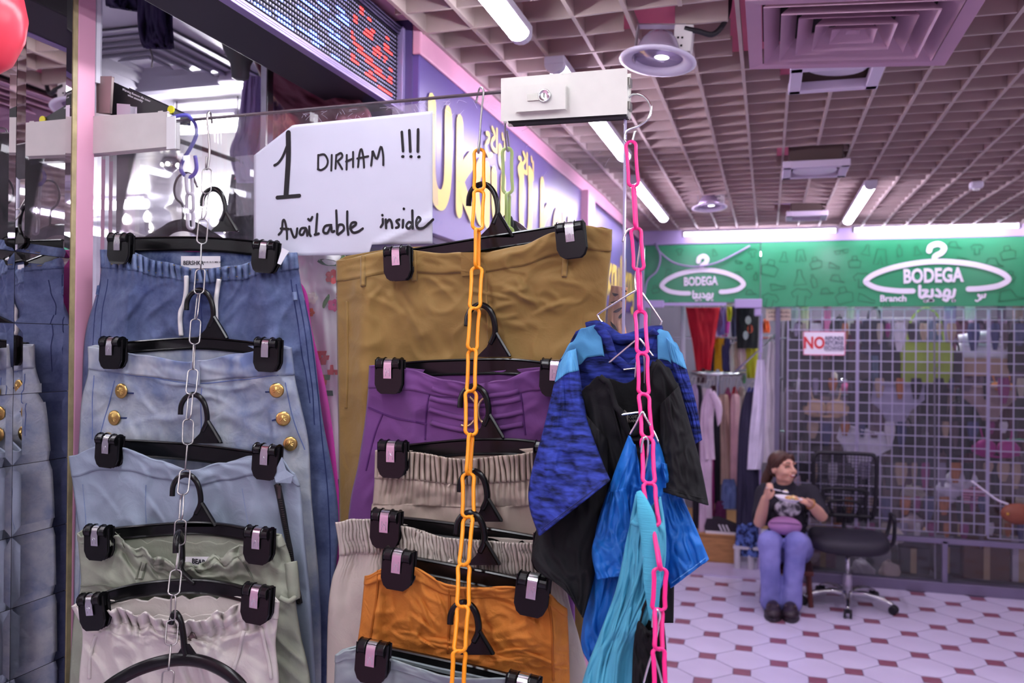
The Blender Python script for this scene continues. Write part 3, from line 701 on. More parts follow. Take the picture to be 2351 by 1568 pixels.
MB().lathe([(.0102, 0), (.0104, .004), (.0092, .0052), (.0085, .0046), (.003, .0046)], kc, 24, km).build('key_cylinder', CHROME, lock, smooth=True)
MB().box(kc + DN * .0052, (.0014, .001, .008), DROT).build('keyway', BLACK, lock)
sp = MB()
for q in ((1446, 190), (1446, 245)): sp.box(PD(q[0], q[1], .014), (.004, .02, .012), DROT)
sp.build('strike_stub', mk('satin_steel', (150, 148, 142)), lock)
# upper hinge patch at the pink post, dark closer mechanism above it
hp = patch_poly(((218, 357), (402, 340), (402, 268), (218, 279)), .001, .026, 'hinge_patch', mk('patch_greige', (206, 200, 198), .4, var=.04, vs=20), door, .003)
patch_poly(((384, 342), (403, 340), (403, 267), (384, 270)), .026, .0275, 'patch_end_plate', mk('patch_white', (228, 226, 228), .35), hp, .001)
patch_poly(((404, 345), (413, 344), (413, 270), (404, 271)), -.03, .018, 'patch_end_cap', mk('patch_greige', (206, 200, 198)), hp, .001)
cl = thing('door_closer', 'black pivot box with warning print above the hinge patch', 'door closer', PD(330, 262, -.03))
def closer():
    zt = [(255, 188), (396, 252), (396, 272), (255, 262)]
    MB().prism([PD(x, y, -.012) for x, y in zt][::-1], -DN * .05).build('box', mk('closer_black', (30, 28, 34), .45, var=.2, vs=40), cl, bevel=.002)
    br = MB().prism([PD(x, y, .010) for x, y in ((222, 258), (251, 258), (256, 176), (222, 176))], -DN * .006); br.prism([PD(x, y, .010) for x, y in ((222, 258), (226, 258), (226, 176), (222, 176))], -DN * .05)
    br.build('wall_bracket', mk('bracket_grey', (150, 134, 132), .4, .5), cl, bevel=.001)
    bb = MB()
    MB().prism([PD(x, y, .006) for x, y in ((270, 268), (297, 268), (297, 242), (270, 240))], -DN * .018).build('pivot_block', mk('pivot_grey', (188, 176, 192), .35, .4), cl, bevel=.002)
    MB().lathe([(.005, 0), (.005, .004)], PD(388, 262, -.012), 12, km).build('bolt', CHROME, cl)
    MB().lathe([(.0075, 0), (.0075, .003)], PD(394, 252, -.012), 14, km).build('yellow_cap', mk('cap_yellow', (222, 214, 40), .5), cl)
    mt = frame_at(PD(312, 222, -.0115), PD(390, 252, -.012) - PD(270, 200, -.012), (0, 0, 1))
    text_mb('Warning Remove the cover\nwhen assembly', .006, mt, depth=.0003, sx=1.1).build('warning_print', mk('print_white', (220, 216, 224), .6), cl)
    patch_poly(((222, 285), (262, 278), (300, 272), (222, 262)), .0, .012, 'broken_cover', mk('patch_white', (228, 226, 228)), cl, None)
closer()
# ================================================================ HAND-WRITTEN PAPER
def paper():
    sc = 1916 / 440.0
    def Q(x, y, out=.0012): return PD(570 + x / sc, 240 + y / sc, out)
    t = thing('paper_sign', 'white paper with black handwriting taped on the glass door', 'notice', PD(790, 585, .001))
    # sheet as a fine grid cut to the outline, with a crumpled lower right corner
    nx, ny = 56, 40; mb = MB(); idx = {}
    def edge(u):
        x = 55 + u * (1842 - 55)
        ytop = 505 - (x - 60) * (505 - 205) / (445 - 60) if x < 445 else 205 - (x - 445) * (205 - 65) / (1838 - 445)
        ybot = 1515 - (x - 60) * 12 / 1180 if x < 1235 else 1400 + (x - 1235) * -10 / 600
        return x, ytop, ybot
    def relief(x, y):
        o_ = .0012 + .0014 * abs(noise.noise(Vector((x / 260, y / 260, 1.3))))
        if x > 1150: o_ += max(0., 1 - abs(y - (1430 - (x - 1235) * .48)) / 70) * .006 * min(1, (x - 1150) / 200)
        return o_ + .004 * max(0, (y - 1380) / 130) * max(0, 1 - abs(x - 560) / 160)
    for i in range(nx + 1):
        for j in range(ny + 1):
            u = i / nx; v = j / ny; x, yt, yb = edge(u); y = yt + (yb - yt) * v
            o_ = relief(x, y)
            idx[i, j] = len(mb.v); mb.v.append(Q(x, y, o_))
    for i in range(nx):
        for j in range(ny): mb.f.append((idx[i, j], idx[i + 1, j], idx[i + 1, j + 1], idx[i, j + 1]))
    mb.build('sheet', mk('paper_white', (204, 204, 220), .6, var=.015, vs=12), t, smooth=True, solid=.0003)
    INK = mk('marker_ink', (24, 22, 28), .5)
    out = .0032
    def word(nm, strokes, wd):
        m_ = MB()
        for k, st in enumerate(strokes):
            pts = cr([Q(x, y, relief(x, y) + .0009 + .00015 * (k % 3)) for x, y in st], 4) if len(st) > 2 else [Q(x, y, relief(x, y) + .0009 + .00015 * (k % 3)) for x, y in st]
            m_.ribbon(pts, DN, wd * 1.2, .0002)
        m_.build(nm, INK, t)
    px = mpp(PD(790, 420)) / sc
    word('numeral_one', [[(400, 285), (402, 500), (392, 700), (378, 905)]], 50 * px)
    word('numeral_one_flag', [[(385, 420), (345, 520), (300, 585), (262, 608)]], 24 * px)
    word('numeral_one_base', [[(290, 930), (512, 912)]], 34 * px)
    word('word_dirham', [[(700, 505), (698, 640)], [(700, 510), (760, 500), (795, 560), (780, 620), (730, 655), (695, 645)], [(835, 505), (830, 660)], [(880, 505), (872, 640)], [(880, 510), (925, 485), (940, 520), (895, 565)], [(895, 570), (940, 645)], [(985, 505), (983, 650)], [(1048, 475), (1048, 625)], [(978, 570), (1050, 540)], [(1098, 625), (1110, 500), (1130, 445), (1150, 520), (1158, 630)], [(1090, 540), (1200, 518)], [(1228, 610), (1240, 510), (1245, 465), (1285, 545), (1325, 420), (1348, 500), (1350, 605)]], 19 * px)
    word('exclamation_marks', [[(1535, 275), (1548, 465)], [(1610, 258), (1620, 470)], [(1698, 250), (1695, 470)]], 24 * px)
    word('exclamation_dots', [[(1541, 520), (1549, 520)], [(1623, 520), (1631, 521)], [(1702, 524), (1710, 522)]], 24 * px)
    word('word_available', [[(305, 1300), (335, 1260), (345, 1165), (365, 1165), (385, 1260), (388, 1345)], [(325, 1240), (405, 1245)], [(425, 1245), (455, 1325), (480, 1310), (490, 1240)], [(575, 1235), (530, 1240), (515, 1290), (545, 1300), (580, 1240), (590, 1310)], [(610, 1220), (612, 1290), (625, 1315)], [(690, 1095), (682, 1200), (675, 1300)], [(600, 1145), (620, 1160), (640, 1125)], [(665, 1300), (705, 1290)], [(830, 1205), (770, 1215), (750, 1270), (790, 1285), (828, 1215), (835, 1270), (860, 1265)], [(880, 1060), (885, 1180), (888, 1290)], [(888, 1290), (900, 1210), (945, 1205), (955, 1250), (900, 1300)], [(990, 1070), (990, 1200), (1000, 1300)], [(1020, 1240), (1070, 1205), (1075, 1180), (1035, 1185), (1020, 1235), (1050, 1280), (1100, 1270), (1145, 1240)]], 22 * px)
    word('word_inside', [[(1345, 1145), (1345, 1190), (1325, 1225)], [(1340, 1105), (1342, 1108)], [(1375, 1150), (1378, 1235)], [(1378, 1190), (1410, 1150), (1432, 1180), (1440, 1232)], [(1510, 1150), (1480, 1165), (1505, 1200), (1500, 1225), (1478, 1232)], [(1548, 1155), (1545, 1230)], [(1555, 1042), (1557, 1044)], [(1640, 1060), (1642, 1150), (1645, 1240)], [(1640, 1190), (1605, 1175), (1580, 1215), (1605, 1240), (1640, 1200)], [(1690, 1195), (1722, 1150), (1700, 1125), (1680, 1170), (1690, 1230), (1750, 1232), (1848, 1150)]], 22 * px)
    # strips of clear tape holding the sheet
    TP = glass('clear_tape', tint=(.93, .92, .97), haze=.10)
    for k, (a, b, c_, d_) in enumerate((((560, 1360), (640, 1360), (640, 1560), (560, 1560)), ((1440, 25), (1800, -25), (1800, 75), (1440, 110)), ((1800, 90), (1870, 90), (1900, 1010), (1830, 1010)), ((-130, 520), (70, 500), (70, 1100), (-120, 1120)))):
        if k == 0: continue
        MB().prism([Q(x, y, .0002) for x, y in (d_, c_, b, a)], DN * .0002).build('tape_strip', TP, t)
paper()
# small white scratches on the glass: fine scuffs near the top edge
sc_ = MB(); rs = random.Random(9)
for k in range(90):
    x = rs.uniform(690, 1160); y = 252 - (x - 690) * .088 + rs.uniform(8, 30) if k < 60 else rs.uniform(240, 420)
    if k >= 60: x = rs.uniform(1010, 1430)
    a = PD(x, y, .0002); an = rs.uniform(-1.2, 1.2); ln = rs.uniform(.004, .016)
    b_ = a + (DDIR * math.cos(an) + Vector((0, 0, 1)) * math.sin(an)) * ln
    sc_.ribbon([a, (a + b_) / 2 + Vector((0, 0, .0006)), b_], DN, .00035, .0001)
o = sc_.build('scuff_marks', mk('scuff', (206, 196, 222), .6), door); o['kind'] = 'stuff'
# ================================================================ CHAINS AND HOOKS
def link_mesh(name, L, Wd, r, n=8, m=7, pinch=0.):
    """stadium shaped link in the local xz plane, long axis z"""
    h = L / 2 - Wd / 2; pts = []; R_ = Wd / 2 - r
    for k in range(m + 1):
        a = math.pi * k / m; pts.append(Vector((R_ * math.cos(a), 0, h + (Wd / 2 - r) * math.sin(a))))
    for k in range(1, 4): pts.append(Vector((-R_ * (1 - pinch), 0, h - 2 * h * k / 4)))
    for k in range(m + 1):
        a = math.pi + math.pi * k / m; pts.append(Vector((R_ * math.cos(a), 0, -h + (Wd / 2 - r) * math.sin(a))))
    for k in range(1, 4): pts.append(Vector((R_ * (1 - pinch), 0, -h + 2 * h * k / 4)))
    mb = MB().tube(pts, r, n, closed=True, up=(0, 1, 0)); me = bpy.data.meshes.new(name); me.from_pydata([tuple(v) for v in mb.v], [], mb.f); me.update()
    me.polygons.foreach_set('use_smooth', [True] * len(me.polygons)); return me
def chain(name, label, joints, mat, Wd, r, twists, pinch=0.):
    """joints: world points between links, top to bottom"""
    t = thing(name, label, 'chain', joints[-1])
    me = None; L0 = None
    for i, (a, b) in enumerate(zip(joints, joints[1:])):
        Lk = (b - a).length + 2.0 * r
        if me is None: L0 = Lk; me = link_mesh('link', L0, Wd, r, pinch=pinch); me.materials.append(mat)
        o = bpy.data.objects.new('link', me); COL.objects.link(o); o.parent = t
        z = (a - b).normalized(); x = Vector((1, 0, 0)); x = (x - z * x.dot(z)).normalized(); y = z.cross(x)
        M = Matrix(((x.x, y.x, z.x), (x.y, y.y, z.y), (x.z, y.z, z.z))) @ Matrix.Rotation(math.radians(twists[i % len(twists)]), 3, 'Z')
        o.location = (a + b) / 2 - t.location; o.rotation_euler = M.to_euler(); o.scale = (1, 1, Lk / L0)
    return t
def wire(name, label, pts, r, mat, n=8, cat='hook', sm=6, caps=None):
    o = MB().tube(cr(pts, sm), r, n).build(name, mat, smooth=True)
    tag(recenter(o), label, cat)
    return o
def YC(tab, y): return lut(tab, y)
# silver chain in front of the left column
SY = [(380, 1.362), (560, 1.297), (800, 1.245), (1030, 1.195), (1225, 1.145), (1400, 1.092), (1600, 1.055)]
sx_ = [(387, 476), (600, 461), (800, 446), (1000, 431), (1200, 415), (1400, 397), (1620, 382)]
js = [P(lut(sx_, y), y, Y=lut(SY, y)) for y in [387 + 57.6 * k for k in range(23)]]
chain('silver_chain', 'thin silver chain carrying the blue jeans and pale trousers', js, STEEL, .0185, .00125, [25, -30, 40, -55, 20, -40, 35, -62])
# orange chain
OY = [(340, 1.36), (560, 1.285), (800, 1.24), (1000, 1.195), (1190, 1.155), (1300, 1.115), (1480, 1.062), (1600, 1.05)]
oj = [(1100, 343), (1100, 437), (1096, 527), (1095, 614), (1090, 708), (1084, 803), (1081, 898), (1081, 998), (1075, 1088), (1075, 1187), (1065, 1297), (1063, 1393), (1055, 1495), (1050, 1590)]
chain('orange_chain', 'orange plastic chain carrying the camel, purple and orange trousers', [P(x, y, Y=lut(OY, y)) for x, y in oj], mk('orange_plastic', (255, 158, 24), .35, spec=.5, sss=.1), .0225, .0029, [10, 28, 88, 8, 48, -25, 30, 88, 12, -20, 32, -8, 26], pinch=.1)
# pink chain at the free edge of the door
KY = [(320, 1.315), (620, 1.27), (900, 1.15), (1110, 1.075), (1310, 1.02), (1600, .98)]
kj = [(1448, 325), (1455, 428), (1460, 524), (1467, 620), (1470, 714), (1475, 812), (1478, 905), (1486, 1005), (1490, 1110), (1500, 1207), (1516, 1306), (1512, 1400), (1512, 1490), (1516, 1592)]
chain('pink_chain', 'hot pink plastic chain carrying the blue and black tops', [P(x, y, Y=lut(KY, y)) for x, y in kj], mk('pink_plastic', (246, 42, 138), .35, spec=.5, sss=.1), .0205, .0027, [5, 86, 12, 82, 10, 30, 28, 15, 20, 88, 20, 60, 35, 40], pinch=.12)
# pale green chain on the back of the glass
gj = [(1164, 340), (1166, 444), (1166, 522), (1166, 615)]
chain('green_chain', 'pale green plastic chain behind the camel trousers', [PD(x, y, -.035) for x, y in gj], mk('lime_plastic', (196, 226, 120), .35, spec=.5), .0225, .0029, [8, 86, 10], pinch=.12)
# white chain behind the glass at the blue hook
wj = [(434, 402), (436, 445), (437, 485), (438, 525)]
chain('white_chain', 'short white plastic chain hanging from the blue hook', [PD(x, y, -.03) for x, y in wj], mk('white_plastic', (226, 216, 226), .4), .021, .0035, [80, 5, 80])
wire('blue_hook', 'violet-blue coated S hook over the top of the glass', [PD(384, 276, .014), PD(400, 268, .016), PD(425, 264, .010), PD(436, 269, 0.004), PD(449, 287, -.012), PD(450, 312, -.02), PD(436, 342, -.024), PD(420, 368, -.026), PD(415, 388, -.028), PD(425, 403, -.03), PD(440, 405, -.03), PD(451, 388, -.03), PD(448, 358, -.03)], .0036, mk('violet_coat', (96, 92, 188), .35), cat='hook')
wire('wire_hook', 'bent silver wire hook holding the silver chain', [PD(487, 283, -.014), PD(484, 262, -.012), PD(480, 257, .0), PD(476, 268, .007), PD(478, 300, .006), PD(481, 345, .006), PD(478, 382, .008), PD(474, 388, .010), PD(473, 378, .013), PD(474, 360, .013)], .0021, STEEL)
wire('wire_hook', 'bent silver wire hook holding the orange chain', [PD(1093, 236, -.014), PD(1100, 206, -.013), PD(1106, 202, .0), PD(1110, 212, .006), PD(1106, 250, .005), PD(1102, 300, .005), PD(1100, 345, .006), PD(1098, 350, .010), PD(1098, 340, .013), PD(1103, 300, .009)], .0018, STEEL)
wire('wire_hook', 'thin wire hook holding the pale green chain', [PD(1157, 216, .004), PD(1161, 197, .004), PD(1164, 193, -.005), PD(1166, 205, -.013), PD(1160, 280, -.02), PD(1162, 330, -.03), PD(1166, 347, -.034), PD(1169, 338, -.036), PD(1164, 300, -.03)], .0017, STEEL)
wire('wire_hook', 'large open wire hook in the lock carrying the pink chain', [PD(1444, 224, .012), PD(1456, 216, .016), PD(1478, 221, .022), PD(1494, 243, .028), PD(1490, 270, .032), PD(1468, 288, .034), PD(1442, 299, .034), PD(1434, 315, .035), PD(1440, 328, .036), PD(1450, 327, .036), PD(1458, 300, .034)], .0019, CHROME)
# ================================================================ GARMENTS ON THE DOOR
def spline(pts, t):
    n = len(pts) - 1; x = max(0., min(.99999, t)) * n; i = int(x); f = x - i
    a, b, c, d = [Vector(pts[k]) for k in (max(i - 1, 0), i, i + 1, min(i + 2, n))]
    return .5 * ((2 * b) + (c - a) * f + (2 * a - 5 * b + 4 * c - d) * f * f + (3 * b - a - 3 * c + d) * f ** 3)
def fbm(x, y, s, o=3):
    v = 0; a = 1
    for k in range(o): v += a * noise.noise(Vector((x, y, s + 7.3 * k))); x *= 2; y *= 2; a *= .5
    return v
def ridge(x, y, s):
    return 1 - min(1, abs(noise.noise(Vector((x, y, s)))) * 3.2)
def mkcre(seed, n, cu, ct, su, st, ln, ang, dang, w=.012, amp=.005):
    """random pressed-in crease lines around a place of the front: (u0, t0, u1, t1, width, height)"""
    r = random.Random(seed); out = []
    for k in range(n):
        u, t = r.gauss(cu, su), r.gauss(ct, st); a = math.radians(ang + r.uniform(-dang, dang)); l = ln * r.uniform(.5, 1.2); b = r.uniform(-.25, .25)
        out.append((u - math.cos(a) * l / 2, t - math.sin(a) * l / 2, u + math.cos(a) * l / 2, t + math.sin(a) * l / 2, w * r.uniform(.7, 1.5), amp * r.uniform(.5, 1.2), b))
    return out
def crease(cs, u, t):
    v = 0.
    for u0, t0, u1, t1, w, a, b in cs:
        dx, dy_ = u1 - u0, t1 - t0; L2 = dx * dx + dy_ * dy_; q = ((u - u0) * dx + (t - t0) * dy_) / L2
        if q < -.05 or q > 1.05: continue
        L = math.sqrt(L2); d = ((u - u0) * dy_ - (t - t0) * dx) / L - b * L * q * (1 - q)
        if abs(d) > 4 * w: continue
        tp = max(0., 4 * q * (1 - q)) ** .7; v += a * tp * (math.exp(-abs(d / w) ** 1.4) - .45 * math.exp(-((d - 1.6 * w) / (1.2 * w)) ** 2))
    return v
class Cloth:
    """a soft tube of cloth: left and right outline (as seen), mid depth, bulge, sagging front and back rim"""
    def __init__(s, L, R, Y0, Y1, th=.03, thb=.02, fdip=None, bdip=None, decay=.22, fold=None, ns=96, nb=30, nt=70, p=2.2, t_end=1.0, cre=None):
        s.L, s.R, s.Y0, s.Y1, s.th, s.thb = [Vector(q) for q in L], [Vector(q) for q in R], Y0, Y1, th, thb
        s.fdip = fdip or [(0, 0), (1, 0)]; s.bdip = bdip or [(0, 0), (1, 0)]; s.decay = decay; s.fold = fold or (lambda a, b: 0)
        s.ns, s.nb, s.nt, s.p = ns, nb, nt, p; s.cre = cre or []
    def pt(s, u, t, front=True, out=0.):
        a = spline(s.L, t); b = spline(s.R, t); q = a.lerp(b, u)
        dip = lut(s.fdip if front else s.bdip, u) * math.exp(-(t / s.decay) ** 2)
        prof = max(0., 1 - abs(2 * u - 1) ** s.p) ** (1 / s.p)
        ym = s.Y0 + (s.Y1 - s.Y0) * t
        if front: y = ym - s.th * prof * (1 - .3 * t) - (1.5 * (s.fold(u, t) - .003) + (crease(s.cre, u, t) if s.cre else 0)) * min(1, prof * 1.6) - out
        else: y = ym + s.thb * prof + .3 * s.fold(1 - u, t + .37) * prof + out
        return P(q.x, q.y + dip, Y=y)
    def band(s, t0, t1, out=0., nt=None, u0=0., u1=1., back=True, nb=None):
        nt = nt or max(4, int(s.nt * (t1 - t0))); mb = MB(); ns = max(4, int(s.ns * (u1 - u0)))
        us = [(u0 + (u1 - u0) * i / ns, True) for i in range(ns + 1)]
        full = back and u0 == 0 and u1 == 1
        if full: us += [(1 - i / s.nb, False) for i in range(1, s.nb)]
        w_ = len(us)
        for j in range(nt + 1):
            t = t0 + (t1 - t0) * j / nt
            for u, fr in us: mb.v.append(s.pt(u, t, fr, out))
        for j in range(nt):
            for i in range(w_ if full else w_ - 1):
                k = (i + 1) % w_; mb.f.append((j * w_ + i, j * w_ + k, (j + 1) * w_ + k, (j + 1) * w_ + i))
        return mb
    def seam(s, path, r=.0009, out=.0012, n=5, sm=8):
        """thin raised line along (u, t) points"""
        q = cr([(a, b, 0) for a, b in path], sm); return MB().tube([s.pt(v.x, v.y, True, out) for v in q], r, n)
    def at(s, u, t, out=0.): return s.pt(u, t, True, out)
    def uv(s, px, py):
        """(u, t) of a picture place on the front"""
        best = None
        for j in range(0, 101):
            t = j / 100; a = spline(s.L, t); b = spline(s.R, t); u = (px - a.x) / (b.x - a.x); u = max(0, min(1, u))
            y = a.y + (b.y - a.y) * u + lut(s.fdip, u) * math.exp(-(t / s.decay) ** 2)
            if best is None or abs(y - py) < best[0]: best = (abs(y - py), u, t)
        return best[1], best[2]
    def px(s, px, py, out=0.):
        u, t = s.uv(px, py); return s.pt(u, t, True, out)
    def pseam(s, path, **k): return s.seam([s.uv(*q) for q in path], **k)

# ---- black trouser hanger with two spring clips
def clip_proto():
    c = thing('clip', None, None); w_, h, d = .0435, .050, .009
    pol = [(-w_ / 2, .022), (-w_ / 2, -.018), (-w_ * .40, -h * .56), (-w_ * .28, -h * .64), (w_ * .28, -h * .64), (w_ * .40, -h * .56), (w_ / 2, -.018), (w_ / 2, .022)]
    mb = MB().prism([(x, -d, z) for x, z in pol], (0, d * .75, 0)); mb.prism([(x * .96, d * .5, z * .98) for x, z in pol], (0, d * .7, 0))
    plate = mb.build('jaw', BLACK, c, bevel=.003, local=True, bseg=3)
    lp = MB()
    for sx in (-1, 1):
        a, b = sorted((sx * .0085, sx * w_ / 2)); n = 12
        ring = [Vector((0, -.001 + math.cos(2 * math.pi * k / n) * .0125, .017 + math.sin(2 * math.pi * k / n) * .0105)) for k in range(n)]
        lp.prism([v + Vector((a, 0, 0)) for v in ring], (b - a, 0, 0))
    lp.build('hinge_barrel', BLACK, c, bevel=.002, local=True)
    n = 10; sp = MB(); prof = [(math.cos(a) * .0115, math.sin(a) * .010 + .017) for a in [math.pi * (.15 + .85 * k / n) for k in range(n + 1)]] + [(-.0118, .004), (-.0112, -.008)]
    vs = []
    for y, z in prof: vs += [Vector((-.0072, y, z)), Vector((.0072, y, z))]
    sp.add(vs, [(2 * i, 2 * i + 1, 2 * i + 3, 2 * i + 2) for i in range(len(prof) - 1)])
    so = sp.build('spring', CHROME, c, solid=.0012, local=True)
    rb = MB()
    for x in (-.0035, .0035): rb.tube([(x, -.0122, .010), (x, -.0122, -.004)], .0011, 5)
    rb.tube([(-.0035, -.0122, .0), (0, -.0126, .006), (.0035, -.0122, 0)], .0010, 5)
    rb.build('spring_rib', CHROME, c, local=True)
    return c
CLIP = clip_proto(); CLIP_USED = [False]
HOOKPTS = [(-29, 50), (-27, 27), (-17, 9), (0, 0), (16, 4), (29, 19), (36, 42), (37, 68), (27, 92)]
def hanger(label, bar, Y, hook, clips, hscale=1.0, bh=.027, hookY=None, thin=False, side=False, group='black clip hangers on the door', gus=True, base=None):
    """bar: picture points along the bar centre; hook: picture place of the hook's crown; clips: (px, py, roll degrees, Y)"""
    mid = P(*bar[len(bar) // 2], Y=Y); t = thing('trouser_hanger', label, 'hanger', mid, group)
    pts = cr([P(x, y, Y=Y) for x, y in bar], 8)
    mb = MB(); m = len(pts); vs = []
    for p_ in pts:
        for (o_, z) in ((-.0025, -bh / 2), (-.0045, -bh / 2 + .002), (-.002, -bh / 2 + .004), (-.002, bh / 2 - .004), (-.0045, bh / 2 - .002), (-.003, bh / 2), (.003, bh / 2), (.0045, bh / 2 - .002), (.002, bh / 2 - .004), (.002, -bh / 2 + .004), (.0045, -bh / 2 + .002), (.0025, -bh / 2)):
            vs.append(p_ + Vector((0, o_, z)))
    k_ = 12; fs = [(i * k_ + a, i * k_ + (a + 1) % k_, (i + 1) * k_ + (a + 1) % k_, (i + 1) * k_ + a) for i in range(m - 1) for a in range(k_)]
    fs += [tuple(range(k_ - 1, -1, -1)), tuple((m - 1) * k_ + a for a in range(k_))]
    mb.add(vs, fs).build('bar', BLACK, t)
    hy = hookY or Y; hx, hyy = hook; s = hscale
    if side:
        hp = [P(hx + a * s * .25, hyy + b * s, Y=hy - .02 + .0009 * a) for a, b in HOOKPTS] + [P(base[0], base[1], Y=Y)]
    else:
        hp = [P(hx + a * s, hyy + b * s, Y=hy + (Y - hy) * (i / 8)) for i, (a, b) in enumerate(HOOKPTS)]
        if base is not None: hp = hp[:-1] + [P((hx + 36 * s + base[0]) / 2, (hyy + 68 * s + base[1]) / 2, Y=Y), P(base[0], base[1], Y=Y)]
    hk = MB().tube(cr(hp, 6), .0048, 8, flat=.8).build('hook', BLACK, t, smooth=True)
    if gus and not side:
        bx, by = (base or (hx + 27 * s, hyy + 92 * s))
        # triangular neck from the hook down to the bar
        top = [(hx + 42 * s, hyy + 66 * s), (hx + 30 * s, hyy + 70 * s), (hx + 18 * s, hyy + 98 * s), (hx - 6 * s, hyy + 122 * s), (hx + 74 * s, hyy + 122 * s), (hx + 68 * s, hyy + 108 * s)]
        MB().prism([P(x, y, Y=Y - .002) for x, y in top], (0, .004, 0)).build('neck_web', BLACK, t)
        rb = MB(); rb.tube([P(hx + 40 * s, hyy + 66 * s, Y=Y - .003), P(hx + 72 * s, hyy + 120 * s, Y=Y - .003)], .003, 6); rb.build('neck_rib', BLACK, t)
    for cx, cy, roll, cyY in clips:
        c = CLIP if not CLIP_USED[0] else copy_tree(CLIP); CLIP_USED[0] = True
        c.parent = t; c.location = P(cx, cy, Y=cyY) - t.location; c.rotation_euler = (0, math.radians(roll), 0); c.scale = (.92, .95, .90)
    return t

# ---- fabrics
DENIM = mk('denim_mid_blue', (50, 60, 100), .85, col2=(112, 124, 160), vs=8, detail=10, nrough=.68, wrinkle=.8, weave=.22, wscale=420, spec=.15, sheen=.1)
DENIMD = mk('denim_waist', (56, 70, 112), .85, col2=(126, 140, 172), vs=26, nrough=.65, detail=5, weave=.22, wscale=420, spec=.15)
BLEACH = mk('denim_light_wash', (182, 186, 190), .85, col2=(116, 128, 158), vs=9, detail=9, nrough=.62, wrinkle=.8, sharp=.15, weave=.22, wscale=420, spec=.15)
BLEACHW = mk('denim_light_waist', (190, 194, 198), .85, col2=(104, 118, 156), nrough=.62, vs=11, detail=4, sharp=.16, weave=.22, wscale=420, spec=.15, stretch=(1, 1, .7))
PALE = mk('cotton_pale_blue', (148, 159, 176), .8, wrinkle=.5, var=.06, vs=9, bump=.1, bs=900, spec=.2)
SAGE = mk('cotton_sage', (150, 154, 138), .75, wrinkle=.6, var=.06, vs=10, bump=.1, bs=900, spec=.25)
OFFW = mk('cotton_offwhite', (212, 204, 198), .8, wrinkle=.6, var=.04, vs=12, bump=.1, bs=900, spec=.2)
CAMEL = mk('twill_camel', (140, 110, 58), .62, wrinkle=.7, wrs=16, var=.08, vs=8, weave=.1, wscale=600, spec=.3, sheen=.2)
PURP = mk('crepe_purple', (110, 66, 124), .75, wrinkle=.4, var=.07, vs=10, weave=.12, wscale=500, spec=.2, sheen=.1)
TAUPE = mk('satin_taupe', (180, 164, 150), .48, wrinkle=.5, var=.05, vs=10, bump=.06, bs=600, spec=.4)
SANDG = mk('cotton_sand', (188, 178, 168), .7, wrinkle=.5, var=.05, vs=10, bump=.08, bs=800, spec=.3)
ORNG = mk('cotton_orange', (200, 124, 52), .7, wrinkle=.9, wrs=34, var=.09, vs=12, bump=.12, bs=700, spec=.25)
GJEAN = mk('denim_grey', (122, 134, 138), .85, col2=(156, 166, 168), wrinkle=.5, vs=14, detail=5, weave=.22, wscale=420, spec=.15)
THRD = mk('thread_gold', (150, 132, 92), .8); THRN = mk('thread_navy', (40, 50, 96), .8)
LBL = mk('woven_label', (232, 228, 232), .7)

def trousers(name, label, c, tw, mat, matw, group='trousers hung on the glass door', wout=.0018, t_end=1.0, seam_r=.0011):
    t = thing(name, label, 'trousers', c.pt(.5, 1.0))
    c.band(tw - .004, t_end).build('body', mat, t, smooth=True, solid=.0016)
    c.band(0, tw, wout, nt=12).build('waistband', matw, t, smooth=True, solid=.0028)
    c.seam([(k / 40, tw) for k in range(1, 40)], r=seam_r, out=wout * .8, sm=2).build('waist_seam', matw, t, smooth=True)
    return t
def label_on(c, t, px0, py0, px1, py1, words, size, Y, name='neck_label', mat=None):
    a, b, d, e_ = P(px0, py1, Y=Y), P(px1, py1, Y=Y), P(px1, py0, Y=Y), P(px0, py0, Y=Y)
    o = MB().prism([a, b, d, e_], (0, -.0006, 0)).build(name, mat or LBL, t)
    for k, (wd, px, py, sz, bold) in enumerate(words):
        m_ = frame_at(P(px, py, Y=Y - .0011), (1, 0, -.02), (0, 0, 1)); text_mb(wd, sz, m_, bold=bold, depth=.0002).build('label_print', mk('label_ink', (36, 34, 44), .6), o)
    return o

